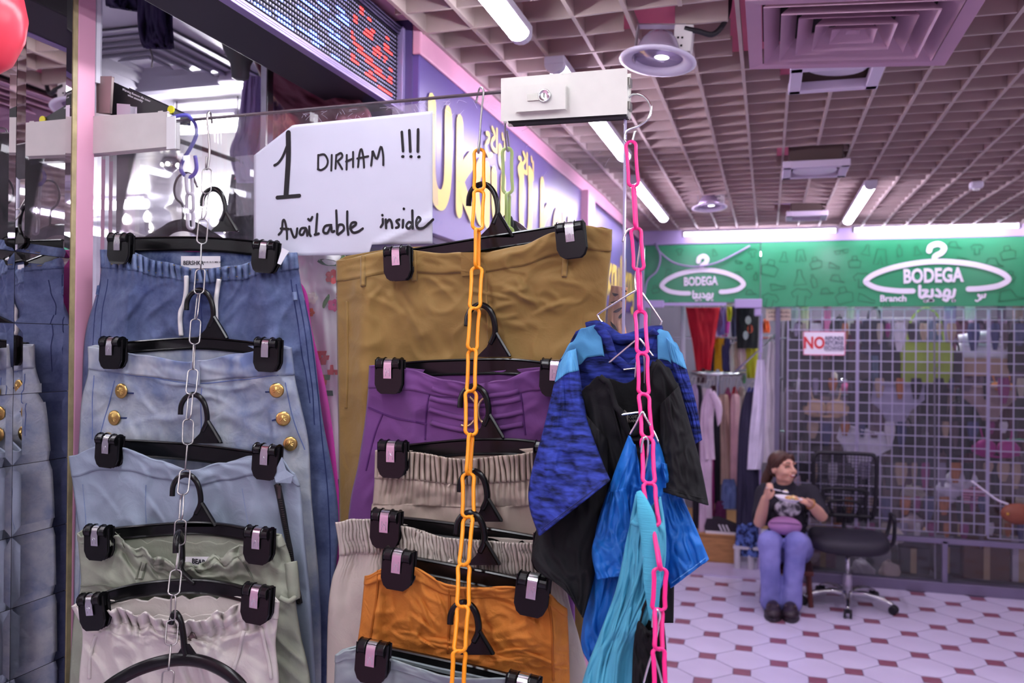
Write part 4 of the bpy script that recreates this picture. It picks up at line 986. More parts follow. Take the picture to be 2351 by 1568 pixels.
# ---- left column ------------------------------------------------------------------------------------------------
def g_left():
    # L1 mid-blue jeans, gathered waist, white drawcord
    def f1(u, t):
        g = .0045 * math.cos(2 * math.pi * 30 * u + 3 * noise.noise(Vector((u * 14, t * 6, 1)))) * math.exp(-((t - .05) / .065) ** 2)
        return g + .006 * fbm(u * 4, t * 5, 3.3) + .003 * ridge(u * 7, t * 11 + u * 5, 1.7) + .012 * math.exp(-((u - .82) / .06) ** 2) * min(1, t * 5) + .010 * math.exp(-((u - .16) / .07) ** 2) * min(1, t * 5)
    c = Cloth([(231, 573), (229, 650), (196, 770), (184, 950), (150, 1200), (128, 1430), (115, 1750)], [(681, 580), (690, 650), (716, 770), (738, 950), (776, 1180), (760, 1420), (745, 1750)], 1.345, 1.356, .028, .016,
              [(0, 0), (.15, 5), (.3, 25), (.5, 42), (.7, 32), (.85, 8), (1, 0)], [(0, 0), (.2, -4), (.5, 2), (.8, -2), (1, 0)], fold=f1, ns=200, nt=130, cre=mkcre(1, 10, .72, .32, .12, .08, .22, -40, 30, .012, .005) + mkcre(2, 8, .28, .3, .1, .1, .2, 50, 35, .012, .004) + mkcre(3, 6, .9, .5, .04, .2, .12, 20, 30, .012, .004))
    t = trousers('jeans', 'mid-blue elastic-waist jeans with white drawcord, top of the left column', c, .105, DENIM, DENIMD)
    for k, pth in enumerate(([(428, 632), (424, 690), (414, 720), (416, 775)], [(503, 640), (496, 690), (498, 775)])):
        c.pseam(pth, r=.0042, out=.006).build('drawcord', mk('cord_white', (226, 222, 220), .8, bump=.5, bs=700), t, smooth=True)
    for pth in ([(232, 628), (222, 700), (215, 770), (212, 860)], [(248, 640), (238, 700), (232, 760), (230, 860)], [(668, 640), (680, 720), (692, 800), (702, 860), (712, 920)], [(680, 650), (697, 740), (708, 830), (718, 900), (722, 980)], [(700, 690), (716, 790), (732, 930), (745, 1050), (756, 1200), (758, 1380)]):
        c.pseam(pth, r=.0010, out=.0010).build('side_stitch', THRN, t)
    c.pseam([(462, 650), (462, 690), (463, 740), (464, 800)], r=.0013, out=.001).build('front_seam', THRN, t)
    for dv in (5, 44):
        c.seam([(k / 30, .012 if dv == 5 else .085) for k in range(1, 30)], r=.0007, out=.0022, sm=2).build('waist_stitch', THRD, t)
    for x, y in ((222, 665), (676, 678)): c.pseam([(x, y - 10), (x + 2, y + 14)], r=.004, out=.003, n=6).build('belt_loop', DENIMD, t)
    label_on(c, t, 416, 588, 506, 616, [('BERSHKA', 444, 604, .0105, .0002), ('US XS  EU S  MEX 34', 487, 602, .0042, 0)], 1, 1.353)
    q = [P(x, y, Y=1.304) for x, y in ((637, 605), (648, 569), (664, 577), (655, 590), (645, 608))]
    MB().prism(q, (0, -.0006, 0)).build('care_tag', mk('tag_white', (230, 230, 236), .6), t)
    hanger('black clip hanger of the mid-blue drawcord jeans', [(262, 562), (350, 560), (450, 560), (550, 566), (640, 578)], 1.358, (487, 434), [(278, 567, 2, 1.308), (611, 585, 5, 1.308)], .80, hookY=1.358)
    # L2 light washed jeans with gold buttons
    def f2(u, t):
        return .006 * fbm(u * 4, t * 5, 9.1) + .003 * ridge(u * 6 + 2, t * 9, 4.4) + .008 * math.exp(-((u - .88) / .05) ** 2) * min(1, t * 4) + .004 * math.exp(-((u - .1) / .05) ** 2)
    c = Cloth([(203, 796), (203, 852), (188, 920), (183, 1000), (175, 1150), (170, 1400), (165, 1750)], [(668, 798), (676, 866), (690, 930), (708, 1020), (715, 1150), (735, 1400), (735, 1750)], 1.294, 1.316, .025, .014,
              [(0, 0), (.12, 8), (.25, 18), (.5, 34), (.55, 30), (.75, 14), (.9, 2), (1, 0)], [(0, -4), (.3, -6), (.7, -4), (1, -4)], fold=f2, ns=170, nt=110, cre=mkcre(4, 8, .3, .3, .1, .1, .2, 60, 30, .014, .004) + mkcre(5, 8, .75, .3, .1, .1, .2, -60, 35, .014, .004))
    t = trousers('jeans', 'light-washed jeans with six gold buttons, second in the left column', c, .155, BLEACH, BLEACHW)
    GOLD = mk('gold_button', (206, 172, 104), .28, 1.0)
    for k, (x, y) in enumerate(((281, 899), (265, 958), (250, 1008), (636, 896), (651, 961), (667, 1020))):
        q = c.px(x, y, .003); rr = .0135 if x < 400 else .0122
        M = frame_at(q, (1, -.05 if x < 400 else .35, 0), (0, 0, 1)).to_3x3()
        b = MB().lathe([(rr * .8, 0), (rr, .002), (rr, .0035), (rr * .85, .0048), (rr * .62, .0044), (rr * .35, .0056), (.0003, .006)], q, 20, M).build('gold_button', GOLD, t, smooth=True)
        st = MB()
        for a in range(10):
            an = a * math.pi / 5; st.tube([q + M @ Vector((math.cos(an) * rr * .12, math.sin(an) * rr * .12, .0058)), q + M @ Vector((math.cos(an) * rr * .48, math.sin(an) * rr * .48, .0052))], .0006, 4)
        o = st.build('embossed_star', GOLD, b); o['kind'] = 'stuff'
        c.pseam([(x + (12 if x < 400 else -12), y + 2), (x + (26 if x < 400 else -26), y + 3)], r=.0016, out=.0012).build('buttonhole', THRN, t)
    for pth in ([(263, 872), (252, 920), (238, 970), (228, 1010)], [(655, 880), (668, 940), (682, 990), (700, 1030)], [(216, 860), (212, 930), (212, 1010)], [(463, 890), (462, 960), (460, 1010)], [(203, 846), (300, 862), (400, 876), (455, 880)], [(460, 880), (560, 872), (672, 858)]):
        c.pseam(pth, r=.0009, out=.0012).build('stitch_line', mk('thread_slate', (96, 112, 160), .8), t)
    o = MB().prism([c.px(x, y, .003) for x, y in ((436, 880), (458, 884), (460, 832), (452, 826), (440, 832))], (0, -.002, 0)).build('fly_tab', BLEACHW, t, bevel=.001)
    hanger('black clip hanger of the light-washed gold-button jeans', [(245, 802), (340, 794), (450, 788), (540, 794), (630, 806)], 1.308, (455, 666), [(260, 806, 1, 1.264), (616, 810, 2, 1.264)], .92, hookY=1.30, bh=.022)
    # L3 pale blue trousers with side zip
    def f3(u, t):
        return .006 * fbm(u * 4, t * 4, 12.1) + .010 * math.cos(u * 23 + 1) * min(1, t * 2) * .7 + .002 * ridge(u * 9, t * 6, 2.2)
    c = Cloth([(159, 1047), (167, 1107), (178, 1190), (185, 1260), (180, 1400), (175, 1750)], [(676, 1088), (690, 1130), (700, 1250), (708, 1330), (715, 1420), (735, 1750)], 1.244, 1.270, .023, .012,
              [(0, 0), (.13, -27), (.24, -28), (.4, -6), (.54, 10), (.68, -12), (.81, -33), (.93, -36), (1, 0)], [(0, 0), (.13, -24), (.24, -22), (.54, 14), (.81, -28), (.93, -30), (1, 0)], decay=.28, fold=f3, ns=150, nt=100, cre=mkcre(6, 9, .5, .35, .25, .12, .25, 80, 40, .014, .003))
    t = trousers('trousers', 'pale blue trousers with a black side zip, third in the left column', c, .165, PALE, PALE)
    for pth in ([(335, 1115), (334, 1160), (336, 1200)], [(556, 1120), (562, 1160), (570, 1200)], [(190, 1110), (196, 1180), (200, 1240)]): c.pseam(pth, r=.0008, out=.0006).build('dart_seam', mk('thread_pale', (120, 136, 170), .8), t)
    zp = [(636, 1110), (650, 1180), (664, 1250), (676, 1330), (688, 1385)]
    c.pseam(zp, r=.0052, out=.004, n=6).build('zip_tape', mk('zip_black', (30, 28, 32), .6), t, smooth=True)
    tb = MB(); u0 = [c.uv(*q) for q in zp]; zz = cr([(a, b, 0) for a, b in u0], 16)
    for k, v in enumerate(zz): tb.box(c.pt(v.x, v.y, True, .0085), (.0045, .002, .0012))
    o = tb.build('zip_teeth', mk('zip_metal', (86, 80, 78), .4, .8), t); o['kind'] = 'stuff'
    MB().box(c.px(642, 1128, .010), (.006, .003, .022)).build('zip_pull', mk('zip_metal', (86, 80, 78)), t, bevel=.001)
    fl = [(636, 1106), (630, 1090), (648, 1052), (656, 1080), (674, 1092), (668, 1108)]
    MB().prism([P(x, y, Y=1.210 + .001 * k) for k, (x, y) in enumerate(fl)], (0, -.002, 0)).build('fly_flap', PALE, t, bevel=.0008)
    hanger('black clip hanger of the pale blue side-zip trousers', [(240, 1026), (330, 1030), (440, 1038), (540, 1050), (630, 1064)], 1.258, (441, 906), [(252, 1030, 3, 1.217), (614, 1055, 3, 1.216)], .92, hookY=1.25, bh=.030)
    # L4 sage paper-bag trousers
    def f4(u, t):
        g = .005 * math.cos(2 * math.pi * 15 * u + 5 * noise.noise(Vector((u * 7, t * 4, 5)))) * math.exp(-(t / .16) ** 2)
        return g + .009 * fbm(u * 4, t * 4, 22.1) + .005 * ridge(u * 5 + 1, t * 8 - u * 6, 8.2)
    rf = lambda u, k: 5 * math.sin(u * 55 + k) + 3 * math.sin(u * 91 + k)
    fd = [(0, 0), (.1, -4), (.2, 10), (.3, 34), (.4, 52), (.5, 72), (.58, 66), (.7, 46), (.82, 20), (.9, 0), (1, 0)]
    c = Cloth([(178, 1225), (182, 1270), (186, 1345), (170, 1420), (160, 1568), (155, 1750)], [(645, 1232), (667, 1290), (677, 1377), (690, 1460), (712, 1568), (720, 1750)], 1.194, 1.224, .025, .014,
              [(i / 60, lut(fd, i / 60) + rf(i / 60, 0)) for i in range(61)], [(i / 60, -6 + rf(i / 60, 2)) for i in range(61)], decay=.3, fold=f4, ns=180, nt=100, cre=mkcre(7, 10, .5, .35, .25, .1, .2, 70, 60, .014, .005))
    t = trousers('trousers', 'sage green paper-bag waist trousers, fourth in the left column', c, .10, SAGE, SAGE, seam_r=.0014)
    for pth in ([(325, 1290), (312, 1330)], [(548, 1280), (575, 1320), (600, 1350)], [(185, 1345), (230, 1343), (285, 1350)], [(188, 1360), (230, 1358), (282, 1366)]): c.pseam(pth, r=.0016, out=.0016).build('pleat_seam', mk('thread_sage', (116, 120, 106), .8), t)
    c.pseam([(332, 1290), (322, 1330)], r=.004, out=.004, n=6).build('belt_loop', SAGE, t)
    c.pseam([(668, 1290), (672, 1330), (676, 1372)], r=.010, out=.004, n=8).build('side_ruffle', SAGE, t, smooth=True)
    c.pseam([(642, 1372), (662, 1382), (680, 1372)], r=.004, out=.012, n=8).build('pocket_flap_edge', SAGE, t, smooth=True)
    label_on(c, t, 425, 1278, 500, 1308, [('BEAR', 456, 1290, .011, .0003), ('EUR 40', 486, 1286, .004, 0), ('100% cotton', 462, 1302, .004, 0)], 1, 1.201)
    hanger('black clip hanger of the sage paper-bag trousers', [(215, 1230), (320, 1220), (440, 1212), (520, 1218), (610, 1236)], 1.209, (424, 1090), [(228, 1240, -1, 1.166), (596, 1246, 2, 1.165)], .98, hookY=1.20, bh=.022)
    # L5 off-white paper-bag trousers with metal snap
    def f5(u, t):
        g = .006 * math.cos(2 * math.pi * 17 * u + 5 * noise.noise(Vector((u * 8, t * 3, 8)))) * math.exp(-(t / .30) ** 2)
        return g + .010 * fbm(u * 4, t * 3, 31.1) + .006 * ridge(u * 6 + 1, t * 4 - u * 3, 3.2)
    fd = [(0, 0), (.12, -2), (.2, 4), (.35, 22), (.5, 40), (.6, 42), (.7, 26), (.8, 8), (.9, 2), (1, 0)]
    c = Cloth([(165, 1397), (186, 1437), (190, 1475), (182, 1568), (178, 1750)], [(640, 1377), (636, 1430), (632, 1480), (640, 1568), (645, 1750)], 1.144, 1.176, .025, .013,
              [(i / 60, lut(fd, i / 60) + .9 * rf(i / 60, 4)) for i in range(61)], [(i / 60, -14 + rf(i / 60, 1)) for i in range(61)], decay=.35, fold=f5, ns=180, nt=100, cre=mkcre(8, 16, .5, .45, .28, .15, .35, 80, 30, .012, .005))
    t = trousers('trousers', 'off-white paper-bag waist trousers with a metal snap, lowest in the left column', c, .20, OFFW, OFFW, seam_r=.0016)
    q = c.px(440, 1464, .003); M = frame_at(q, (1, 0, 0), (0, 0, 1)).to_3x3()
    MB().lathe([(.010, 0), (.0105, .002), (.0085, .0035), (.006, .0025), (.0035, .004), (.0003, .0042)], q, 18, M).build('snap_button', mk('antique_steel', (120, 112, 108), .35, .9), t, smooth=True)
    for pth in ([(220, 1460), (208, 1500), (205, 1560)], [(560, 1450), (548, 1500), (530, 1560)], [(600, 1440), (612, 1500), (622, 1560)]): c.pseam(pth, r=.003, out=.003, n=6).build('pleat_fold', OFFW, t, smooth=True)
    hanger('black clip hanger of the off-white paper-bag trousers', [(200, 1388), (300, 1358), (420, 1346), (510, 1352), (605, 1378)], 1.159, (410, 1222), [(217, 1398, -8, 1.115), (592, 1380, 4, 1.114)], .95, hookY=1.15, bh=.024, side=True, base=(448, 1340))
    # empty curved coat hanger at the bottom
    t = thing('coat_hanger', 'curved black plastic coat hanger at the foot of the left column', 'hanger', P(430, 1540, Y=1.098))
    pts = cr([P(x, y, Y=1.098) for x, y in ((190, 1660), (235, 1590), (300, 1545), (370, 1520), (430, 1514), (490, 1528), (550, 1570), (590, 1640))], 6)
    MB().tube(pts, .010, 10, flat=.55).build('shoulder_bar', BLACK, t, smooth=True)
    MB().tube(cr([P(x, y, Y=1.098) for x, y in ((393, 1432), (398, 1412), (404, 1408), (414, 1425), (421, 1460), (424, 1490), (432, 1515))], 6), .0048, 8).build('hook', BLACK, t, smooth=True)
    MB().prism([P(x, y, Y=1.096) for x, y in ((390, 1530), (420, 1480), (430, 1480), (462, 1526), (430, 1520))], (0, .005, 0)).build('neck_web', BLACK, t)
g_left()
# ---- middle column ----------------------------------------------------------------------------------------------
def g_mid():
    def f1(u, t):
        w_ = math.exp(-((u - .66) / .2) ** 2) * math.exp(-((t - .30) / .2) ** 2)
        return .008 * fbm(u * 3, t * 4, 41.1) + .002 * ridge(u * 9 + t * 5, t * 12 - u * 7, 6.6) + .014 * math.exp(-((u - .10) / .05) ** 2) * min(1, t * 4)
    c = Cloth([(773, 599), (773, 650), (774, 740), (776, 880), (778, 1000), (780, 1195), (790, 1500)], [(1404, 527), (1402, 580), (1395, 655), (1389, 737), (1380, 900), (1370, 1100), (1360, 1500)], 1.327, 1.341, .028, .010,
              [(0, 0), (.21, -11), (.41, 12), (.54, 20), (.67, 14), (.8, -9), (.9, -15), (1, 0)], [(0, -8), (.2, -14), (.5, -2), (.8, -14), (1, -8)], decay=.3, fold=f1, ns=190, nt=130, cre=mkcre(9, 16, .66, .33, .10, .07, .16, 35, 50, .010, .005) + mkcre(10, 8, .3, .35, .1, .1, .25, 60, 30, .012, .004))
    t = trousers('trousers', 'wide camel tailored trousers, top of the middle column', c, .158, CAMEL, CAMEL, seam_r=.0013)
    for x, y in ((952, 578), (1300, 552), (834, 590)): 
        a, b = c.uv(x, y); c.seam([(a, max(0, b - .01)), (a, b + .10), (a, b + .185)], r=.0045, out=.004, n=6).build('belt_loop', CAMEL, t, smooth=True)
    MB().prism([c.px(x, y, .0035) for x, y in ((1060, 634), (1114, 628), (1114, 579), (1060, 581))], (0, -.0015, 0)).build('fly_overlap', CAMEL, t, bevel=.0006)
    c.pseam([(1114, 628), (1118, 700), (1122, 780), (1124, 840)], r=.0022, out=.0012).build('fly_edge', CAMEL, t, smooth=True)
    for k in (0, 1): c.pseam([(790 + 7 * k, 690), (795 + 3 * k, 780), (797, 880), (795, 940)], r=.003, out=.002 if k else -.003).build('pocket_edge', CAMEL, t, smooth=True)
    hanger('black clip hanger of the camel trousers', [(895, 596), (980, 582), (1100, 562), (1200, 547), (1330, 527)], 1.334, (1105, 423), [(915, 600, -3, 1.286), (1312, 546, -6, 1.290)], 1.0, hookY=1.35, bh=.024)
    # purple
    def f2(u, t):
        return .007 * fbm(u * 3, t * 4, 51.1) + .008 * math.exp(-((u - .2 - t * .1) / .05) ** 2) * min(1, t * 3) + .002 * ridge(u * 8, t * 5, 3.1)
    c = Cloth([(849, 839), (846, 890), (838, 970), (822, 1070), (800, 1195), (790, 1500)], [(1285, 842), (1290, 890), (1295, 970), (1305, 1070), (1315, 1195), (1320, 1500)], 1.284, 1.298, .026, .012,
              [(0, 0), (.1, 0), (.2, 8), (.4, 32), (.55, 42), (.7, 32), (.85, 10), (1, 0)], [(0, 0), (.5, 14), (1, 0)], decay=.3, fold=f2, ns=140, nt=100, cre=mkcre(11, 5, .25, .6, .08, .1, .3, -65, 15, .014, .004))
    t = trousers('trousers', 'purple trousers with a pleated front band and ring buckle, second in the middle column', c, .20, PURP, PURP)
    for k, ((x0, y0), (x1, y1), (x2, y2)) in enumerate((((992, 892), (1080, 912), (1190, 895)), ((988, 912), (1080, 930), (1195, 915)), ((985, 940), (1080, 962), (1200, 945)), ((990, 970), (1080, 990), (1200, 972)))):
        c.pseam([(x0, y0), (x1, y1), (x2, y2)], r=.0042, out=.002, n=6).build('pleat_fold', PURP, t, smooth=True)
    for pth in ([(995, 874), (982, 920), (977, 975), (976, 1010)], [(1190, 880), (1200, 940), (1206, 1000)], [(846, 936), (900, 955), (980, 972)], [(880, 950), (860, 1000), (840, 1080)]): c.pseam(pth, r=.0016, out=.0014).build('yoke_seam', mk('thread_plum', (82, 38, 100), .8), t)
    for s_, cx in ((1, 1072), (-1, 1120)):
        MB().tube(cr([c.px(cx + s_ * a, 943 + b, .008) for a, b in ((6, -32), (18, -20), (22, 0), (18, 20), (4, 33), (-14, 34))], 5), .0022, 7).build('ring_buckle', mk('buckle_gold', (206, 176, 142), .25, .9), t, smooth=True)
    hanger('black clip hanger of the purple trousers', [(880, 854), (970, 846), (1080, 842), (1180, 842), (1270, 852)], 1.298, (1100, 700), [(896, 858, 0, 1.258), (1276, 862, 2, 1.258)], .98, hookY=1.285, bh=.026)
    # taupe satin elastic waist
    def f3(u, t):
        g = .0045 * math.cos(2 * math.pi * 34 * u + 4 * noise.noise(Vector((u * 16, t * 3, 1)))) * (1 if t < .26 else .35 * math.exp(-((t - .26) / .3) ** 2))
        return g + .007 * fbm(u * 5, t * 3, 61.1)
    c = Cloth([(863, 1034), (861, 1094), (857, 1150), (852, 1200), (850, 1500)], [(1270, 1030), (1275, 1090), (1280, 1150), (1285, 1200), (1290, 1500)], 1.240, 1.258, .024, .011,
              [(0, 0), (.17, 4), (.5, 22), (.75, 14), (1, 0)], [(0, -3), (.5, 6), (1, -3)], decay=.5, fold=f3, ns=220, nt=80)
    t = trousers('trousers', 'taupe satin elastic-waist trousers, third in the middle column', c, .27, TAUPE, TAUPE)
    for x in (1037, 1110): c.pseam([(x, 1078), (x + 4, 1095), (x - 2 + (x - 1070) * .2, 1118)], r=.0016, out=.003).build('drawcord_end', mk('cord_taupe', (206, 190, 174), .7), t)
    hanger('black clip hanger of the taupe satin trousers', [(885, 1044), (980, 1034), (1080, 1026), (1180, 1026), (1262, 1036)], 1.252, (1085, 887), [(903, 1048, 0, 1.212), (1262, 1052, 0, 1.212)], .98, hookY=1.245, bh=.026)
    # sand coloured with shirred waistband
    def f4(u, t):
        g = .0035 * math.cos(2 * math.pi * 64 * u + 5 * noise.noise(Vector((u * 30, t * 14, 1)))) * (1 if t < .19 else .3 * math.exp(-((t - .19) / .15) ** 2)) * (1 - .55 * math.exp(-((t - .075) / .008) ** 2) - .55 * math.exp(-((t - .14) / .008) ** 2))
        return g + .008 * fbm(u * 4, t * 2.5, 71.1) * min(1, t * 5) + .006 * math.cos(u * 40) * math.exp(-((t - .4) / .3) ** 2) * (u < .3)
    c = Cloth([(771, 1199), (780, 1275), (762, 1335), (753, 1420), (750, 1568), (745, 1750)], [(1285, 1255), (1295, 1330), (1310, 1400), (1330, 1470), (1350, 1568), (1360, 1750)], 1.196, 1.220, .024, .010,
              [(0, 0), (.08, -12), (.2, -18), (.3, -8), (.5, 8), (.75, 4), (.9, -2), (1, 0)], [(0, -2), (.2, -18), (.5, -4), (.9, -8), (1, 0)], decay=.4, fold=f4, ns=330, nt=80)
    t = trousers('trousers', 'sand-coloured trousers with a wide shirred waistband, fourth in the middle column', c, .20, SANDG, SANDG)
    for tt in (.075, .14): c.seam([(k / 60, tt) for k in range(1, 60)], r=.0008, out=.002, sm=2).build('shirring_stitch', mk('thread_sand', (150, 138, 126), .8), t)
    c.pseam([(1028, 1262), (1032, 1280), (1040, 1300)], r=.0035, out=.004).build('drawcord_end', mk('cord_sand', (222, 212, 202), .7), t)
    hanger('black clip hanger of the sand-coloured shirred trousers', [(872, 1200), (960, 1208), (1070, 1222), (1160, 1236), (1250, 1252)], 1.208, (1083, 1082), [(888, 1208, 2, 1.168), (1262, 1262, 4, 1.168)], .95, hookY=1.20, bh=.024)
    # orange crinkled
    def f5(u, t):
        w_ = math.exp(-((u - .36) / .12) ** 2) * math.exp(-((t - .32) / .16) ** 2) + .7 * math.exp(-((u - .7) / .2) ** 2) * math.exp(-((t - .5) / .2) ** 2)
        return .007 * fbm(u * 4, t * 4, 81.1) + .0025 * ridge(u * 9 - t * 4, t * 9 + u * 4, 5.5) + .010 * math.exp(-((u - .93) / .04) ** 2) + .012 * math.exp(-((u - .07) / .04) ** 2)
    c = Cloth([(839, 1322), (836, 1350), (828, 1430), (820, 1490), (815, 1568), (810, 1750)], [(1300, 1397), (1302, 1420), (1305, 1480), (1306, 1520), (1307, 1568), (1310, 1750)], 1.150, 1.180, .024, .010,
              [(0, 0), (.10, -24), (.17, -39), (.23, -38), (.41, -10), (.48, -9), (.75, -29), (.9, -28), (1, 0)], [(0, 0), (.1, -10), (.17, -33), (.41, -8), (.75, -24), (.9, -26), (1, 0)], decay=.35, fold=f5, ns=180, nt=120, cre=mkcre(12, 16, .34, .38, .07, .08, .2, 60, 60, .010, .006) + mkcre(13, 10, .7, .45, .1, .1, .22, 10, 40, .010, .004))
    t = trousers('trousers', 'orange crinkled cotton trousers, fifth in the middle column', c, .17, ORNG, ORNG)
    for pth in ([(1030, 1345), (1032, 1400), (1030, 1460), (1028, 1500)], [(868, 1300), (866, 1360), (856, 1430), (848, 1490)], [(1256, 1375), (1266, 1430), (1268, 1500), (1270, 1560)]): c.pseam(pth, r=.0020, out=.0016).build('panel_seam', mk('thread_rust', (168, 92, 24), .8), t, smooth=True)
    MB().tube([c.px(1062, 1350, .002), c.px(1066, 1375, .003)], .002, 6).build('zip_top', mk('zip_orange', (190, 110, 40), .5), t)
    hanger('black clip hanger of the orange trousers', [(905, 1290), (990, 1304), (1080, 1322), (1150, 1336), (1240, 1356)], 1.163, (1076, 1178), [(916, 1300, 4, 1.122), (1224, 1358, 6, 1.122)], .98, hookY=1.155, bh=.024)
    # grey jeans
    f6 = lambda u, t: .006 * fbm(u * 4, t * 4, 91.1)
    c = Cloth([(771, 1504), (769, 1550), (765, 1650), (760, 1900)], [(1235, 1590), (1238, 1640), (1242, 1700), (1245, 1950)], 1.104, 1.136, .024, .010,
              [(0, 0), (.06, -16), (.13, -28), (.25, -14), (.55, 2), (.9, -20), (1, 0)], [(0, -4), (.06, -22), (.13, -34), (.25, -20), (.55, -14), (1, -8)], decay=.4, fold=f6, ns=100, nt=60)
    t = trousers('jeans', 'grey jeans at the very foot of the middle column', c, .17, GJEAN, GJEAN)
    c.seam([(k / 30, .02) for k in range(1, 30)], r=.0008, out=.0024, sm=2).build('waist_stitch', mk('thread_grey', (170, 176, 176), .8), t)
    hanger('black clip hanger of the grey jeans', [(842, 1496), (930, 1514), (1030, 1536), (1110, 1554), (1210, 1580)], 1.119, (1062, 1384), [(857, 1512, 4, 1.076), (1200, 1590, 6, 1.076)], .98, hookY=1.11, bh=.026)
g_mid()
# ================================================================ TOPS ON THE PINK CHAIN
HEATH = mk('jersey_heather_blue', (16, 20, 52), .8, col2=(52, 66, 156), vs=150, stretch=(.22, .22, 1.1), detail=3, sharp=.16, spec=.15)
SKYB = mk('jersey_sky', (88, 156, 204), .7, wrinkle=.4, var=.05, vs=8, spec=.2, bump=.06, bs=800)
BLKT = mk('jersey_black', (26, 25, 28), .8, wrinkle=.6, var=.1, vs=14, spec=.2, bump=.08, bs=900)
BRTB = mk('jersey_bright_blue', (26, 104, 190), .5, wrinkle=.8, var=.08, vs=8, spec=.4, bump=.05, bs=500)
CYAN = mk('jersey_cyan', (84, 166, 194), .7, wrinkle=.6, var=.06, vs=10, spec=.2, bump=.06, bs=800)
RIBC = mk('rib_cyan', (82, 176, 204), .75, var=.04, vs=20, spec=.2, bump=.6, bs=260, bstretch=(.2, .2, 3))
def cloth_part(c, name, mat, parent, t0=0., t1=1., **k):
    return c.band(t0, t1, **k).build(name, mat, parent, smooth=True, solid=.0016)
def shoulders_wire(label, hookpts, body, Ys, r=.0016, cross=None):
    t = thing('wire_hanger', label, 'hanger', hookpts[0])
    MB().tube(cr(hookpts, 6), r, 7).build('hook', CHROME, t, smooth=True)
    MB().tube(cr(body, 5), r, 7).build('shoulder_wire', CHROME, t, smooth=True)
    if cross: MB().tube(cross, r, 6).build('cross_bar', CHROME, t)
    return t
def tops():
    grp = 'tops hung on the pink chain'
    # ---- T1 heather blue tee with sky shoulders
    wr = lambda a, s, fx=3, fy=4: (lambda u, t: a * fbm(u * fx, t * fy, s) + a * .5 * ridge(u * 4 + t * 2, t * 5 - u * 3, s + 3))
    t = thing('tee_shirt', 'dark blue heather tee with sky-blue shoulders, top of the pink chain', 'top', P(1440, 1300, Y=1.26), grp)
    c = Cloth([(1284, 826), (1312, 880), (1330, 960), (1345, 1100), (1352, 1330)], [(1571, 826), (1567, 890), (1562, 1000), (1555, 1100), (1550, 1330)], 1.262, 1.255, .022, .016,
              [(0, 0), (.10, -40), (.18, -72), (.30, -80), (.36, -60), (.45, 0), (.55, 18), (.66, 0), (.76, -60), (.80, -70), (.86, -66), (.93, -40), (1, 0)], [(0, 0), (.16, -70), (.30, -78), (.5, -46), (.78, -66), (.86, -66), (1, 0)], decay=.22, fold=wr(.004, 5.1), ns=110, nt=70)
    cloth_part(c, 'body', HEATH, t)
    for u0, u1, nm in ((0., .42, 'l'), (.78, 1., 'r')):
        c.band(0.0, .17, .0022, nt=18, u0=u0 + .001, u1=u1 - .10 if nm == 'l' else u1 - .001, back=False).build('shoulder_panel', SKYB, t, smooth=True, solid=.0012)
    cl = MB(); cc = [c.pt(u, 0, True, .003) for u in [.30 + .48 * k / 24 for k in range(25)]]
    cl.tube(cc, .0065, 8).build('collar_front', HEATH, t, smooth=True)
    bb = [c.pt(u, 0.004, False, .0) for u in [.22 + .60 * k / 16 for k in range(17)]]
    MB().tube(bb, .009, 8).build('collar_back', HEATH, t, smooth=True)
    s1 = Cloth([(1284, 828), (1252, 972), (1214, 1130), (1238, 1230)], [(1322, 800), (1345, 950), (1376, 1045), (1400, 1103)], 1.235, 1.062, .030, .018, fold=wr(.007, 15.1, 2, 3), ns=60, nt=60, fdip=[(0, 6), (.5, -6), (1, 0)])
    cloth_part(s1, 'sleeve', HEATH, t)
    s1.band(0, .13, .002, nt=14, back=False).build('sleeve_cap', SKYB, t, smooth=True, solid=.0012)
    for tt in (.955, .975): s1.seam([(k / 20, tt) for k in range(1, 20)], r=.0008, out=.0014, sm=2).build('cuff_stitch', mk('thread_ink', (30, 36, 90), .8), t)
    s2 = Cloth([(1530, 775), (1548, 860), (1570, 940), (1588, 1024)], [(1566, 812), (1582, 870), (1598, 930), (1611, 1010)], 1.25, 1.235, .018, .012, fold=wr(.003, 17.1, 2, 3), ns=40, nt=40)
    cloth_part(s2, 'sleeve', HEATH, t); s2.band(0, .22, .002, nt=10, back=False).build('sleeve_cap', SKYB, t, smooth=True, solid=.0012)
    shoulders_wire('wire hanger of the blue heather tee', [P(1430, 555, Y=1.28), P(1440, 530, Y=1.285), P(1462, 524, Y=1.285), P(1471, 545, Y=1.285), P(1463, 610, Y=1.285), P(1458, 640, Y=1.285), P(1460, 668, Y=1.28)],
                   [P(x, y, Y=1.278) for x, y in ((1392, 752), (1374, 728), (1380, 716), (1458, 668), (1470, 668), (1514, 730), (1518, 742), (1508, 766))], 0)
    # ---- T2 black tee
    t = thing('tee_shirt', 'plain black tee with printed neck label, below the blue heather tee', 'top', P(1440, 1400, Y=1.2), grp)
    c = Cloth([(1321, 915), (1338, 1000), (1352, 1110), (1362, 1240), (1368, 1430)], [(1556, 880), (1568, 960), (1560, 1080), (1550, 1200), (1545, 1430)], 1.200, 1.195, .026, .016,
              [(0, 0), (.12, -26), (.22, -44), (.30, -30), (.42, 40), (.54, 100), (.60, 100), (.66, 40), (.74, -40), (.80, -62), (.9, -40), (1, 0)], [(0, 0), (.22, -42), (.3, -36), (.5, -18), (.72, -44), (.80, -60), (1, 0)], decay=.26, fold=wr(.006, 25.1), ns=110, nt=80, cre=mkcre(23, 8, .4, .35, .2, .15, .3, 75, 20, .02, .006))
    cloth_part(c, 'body', BLKT, t)
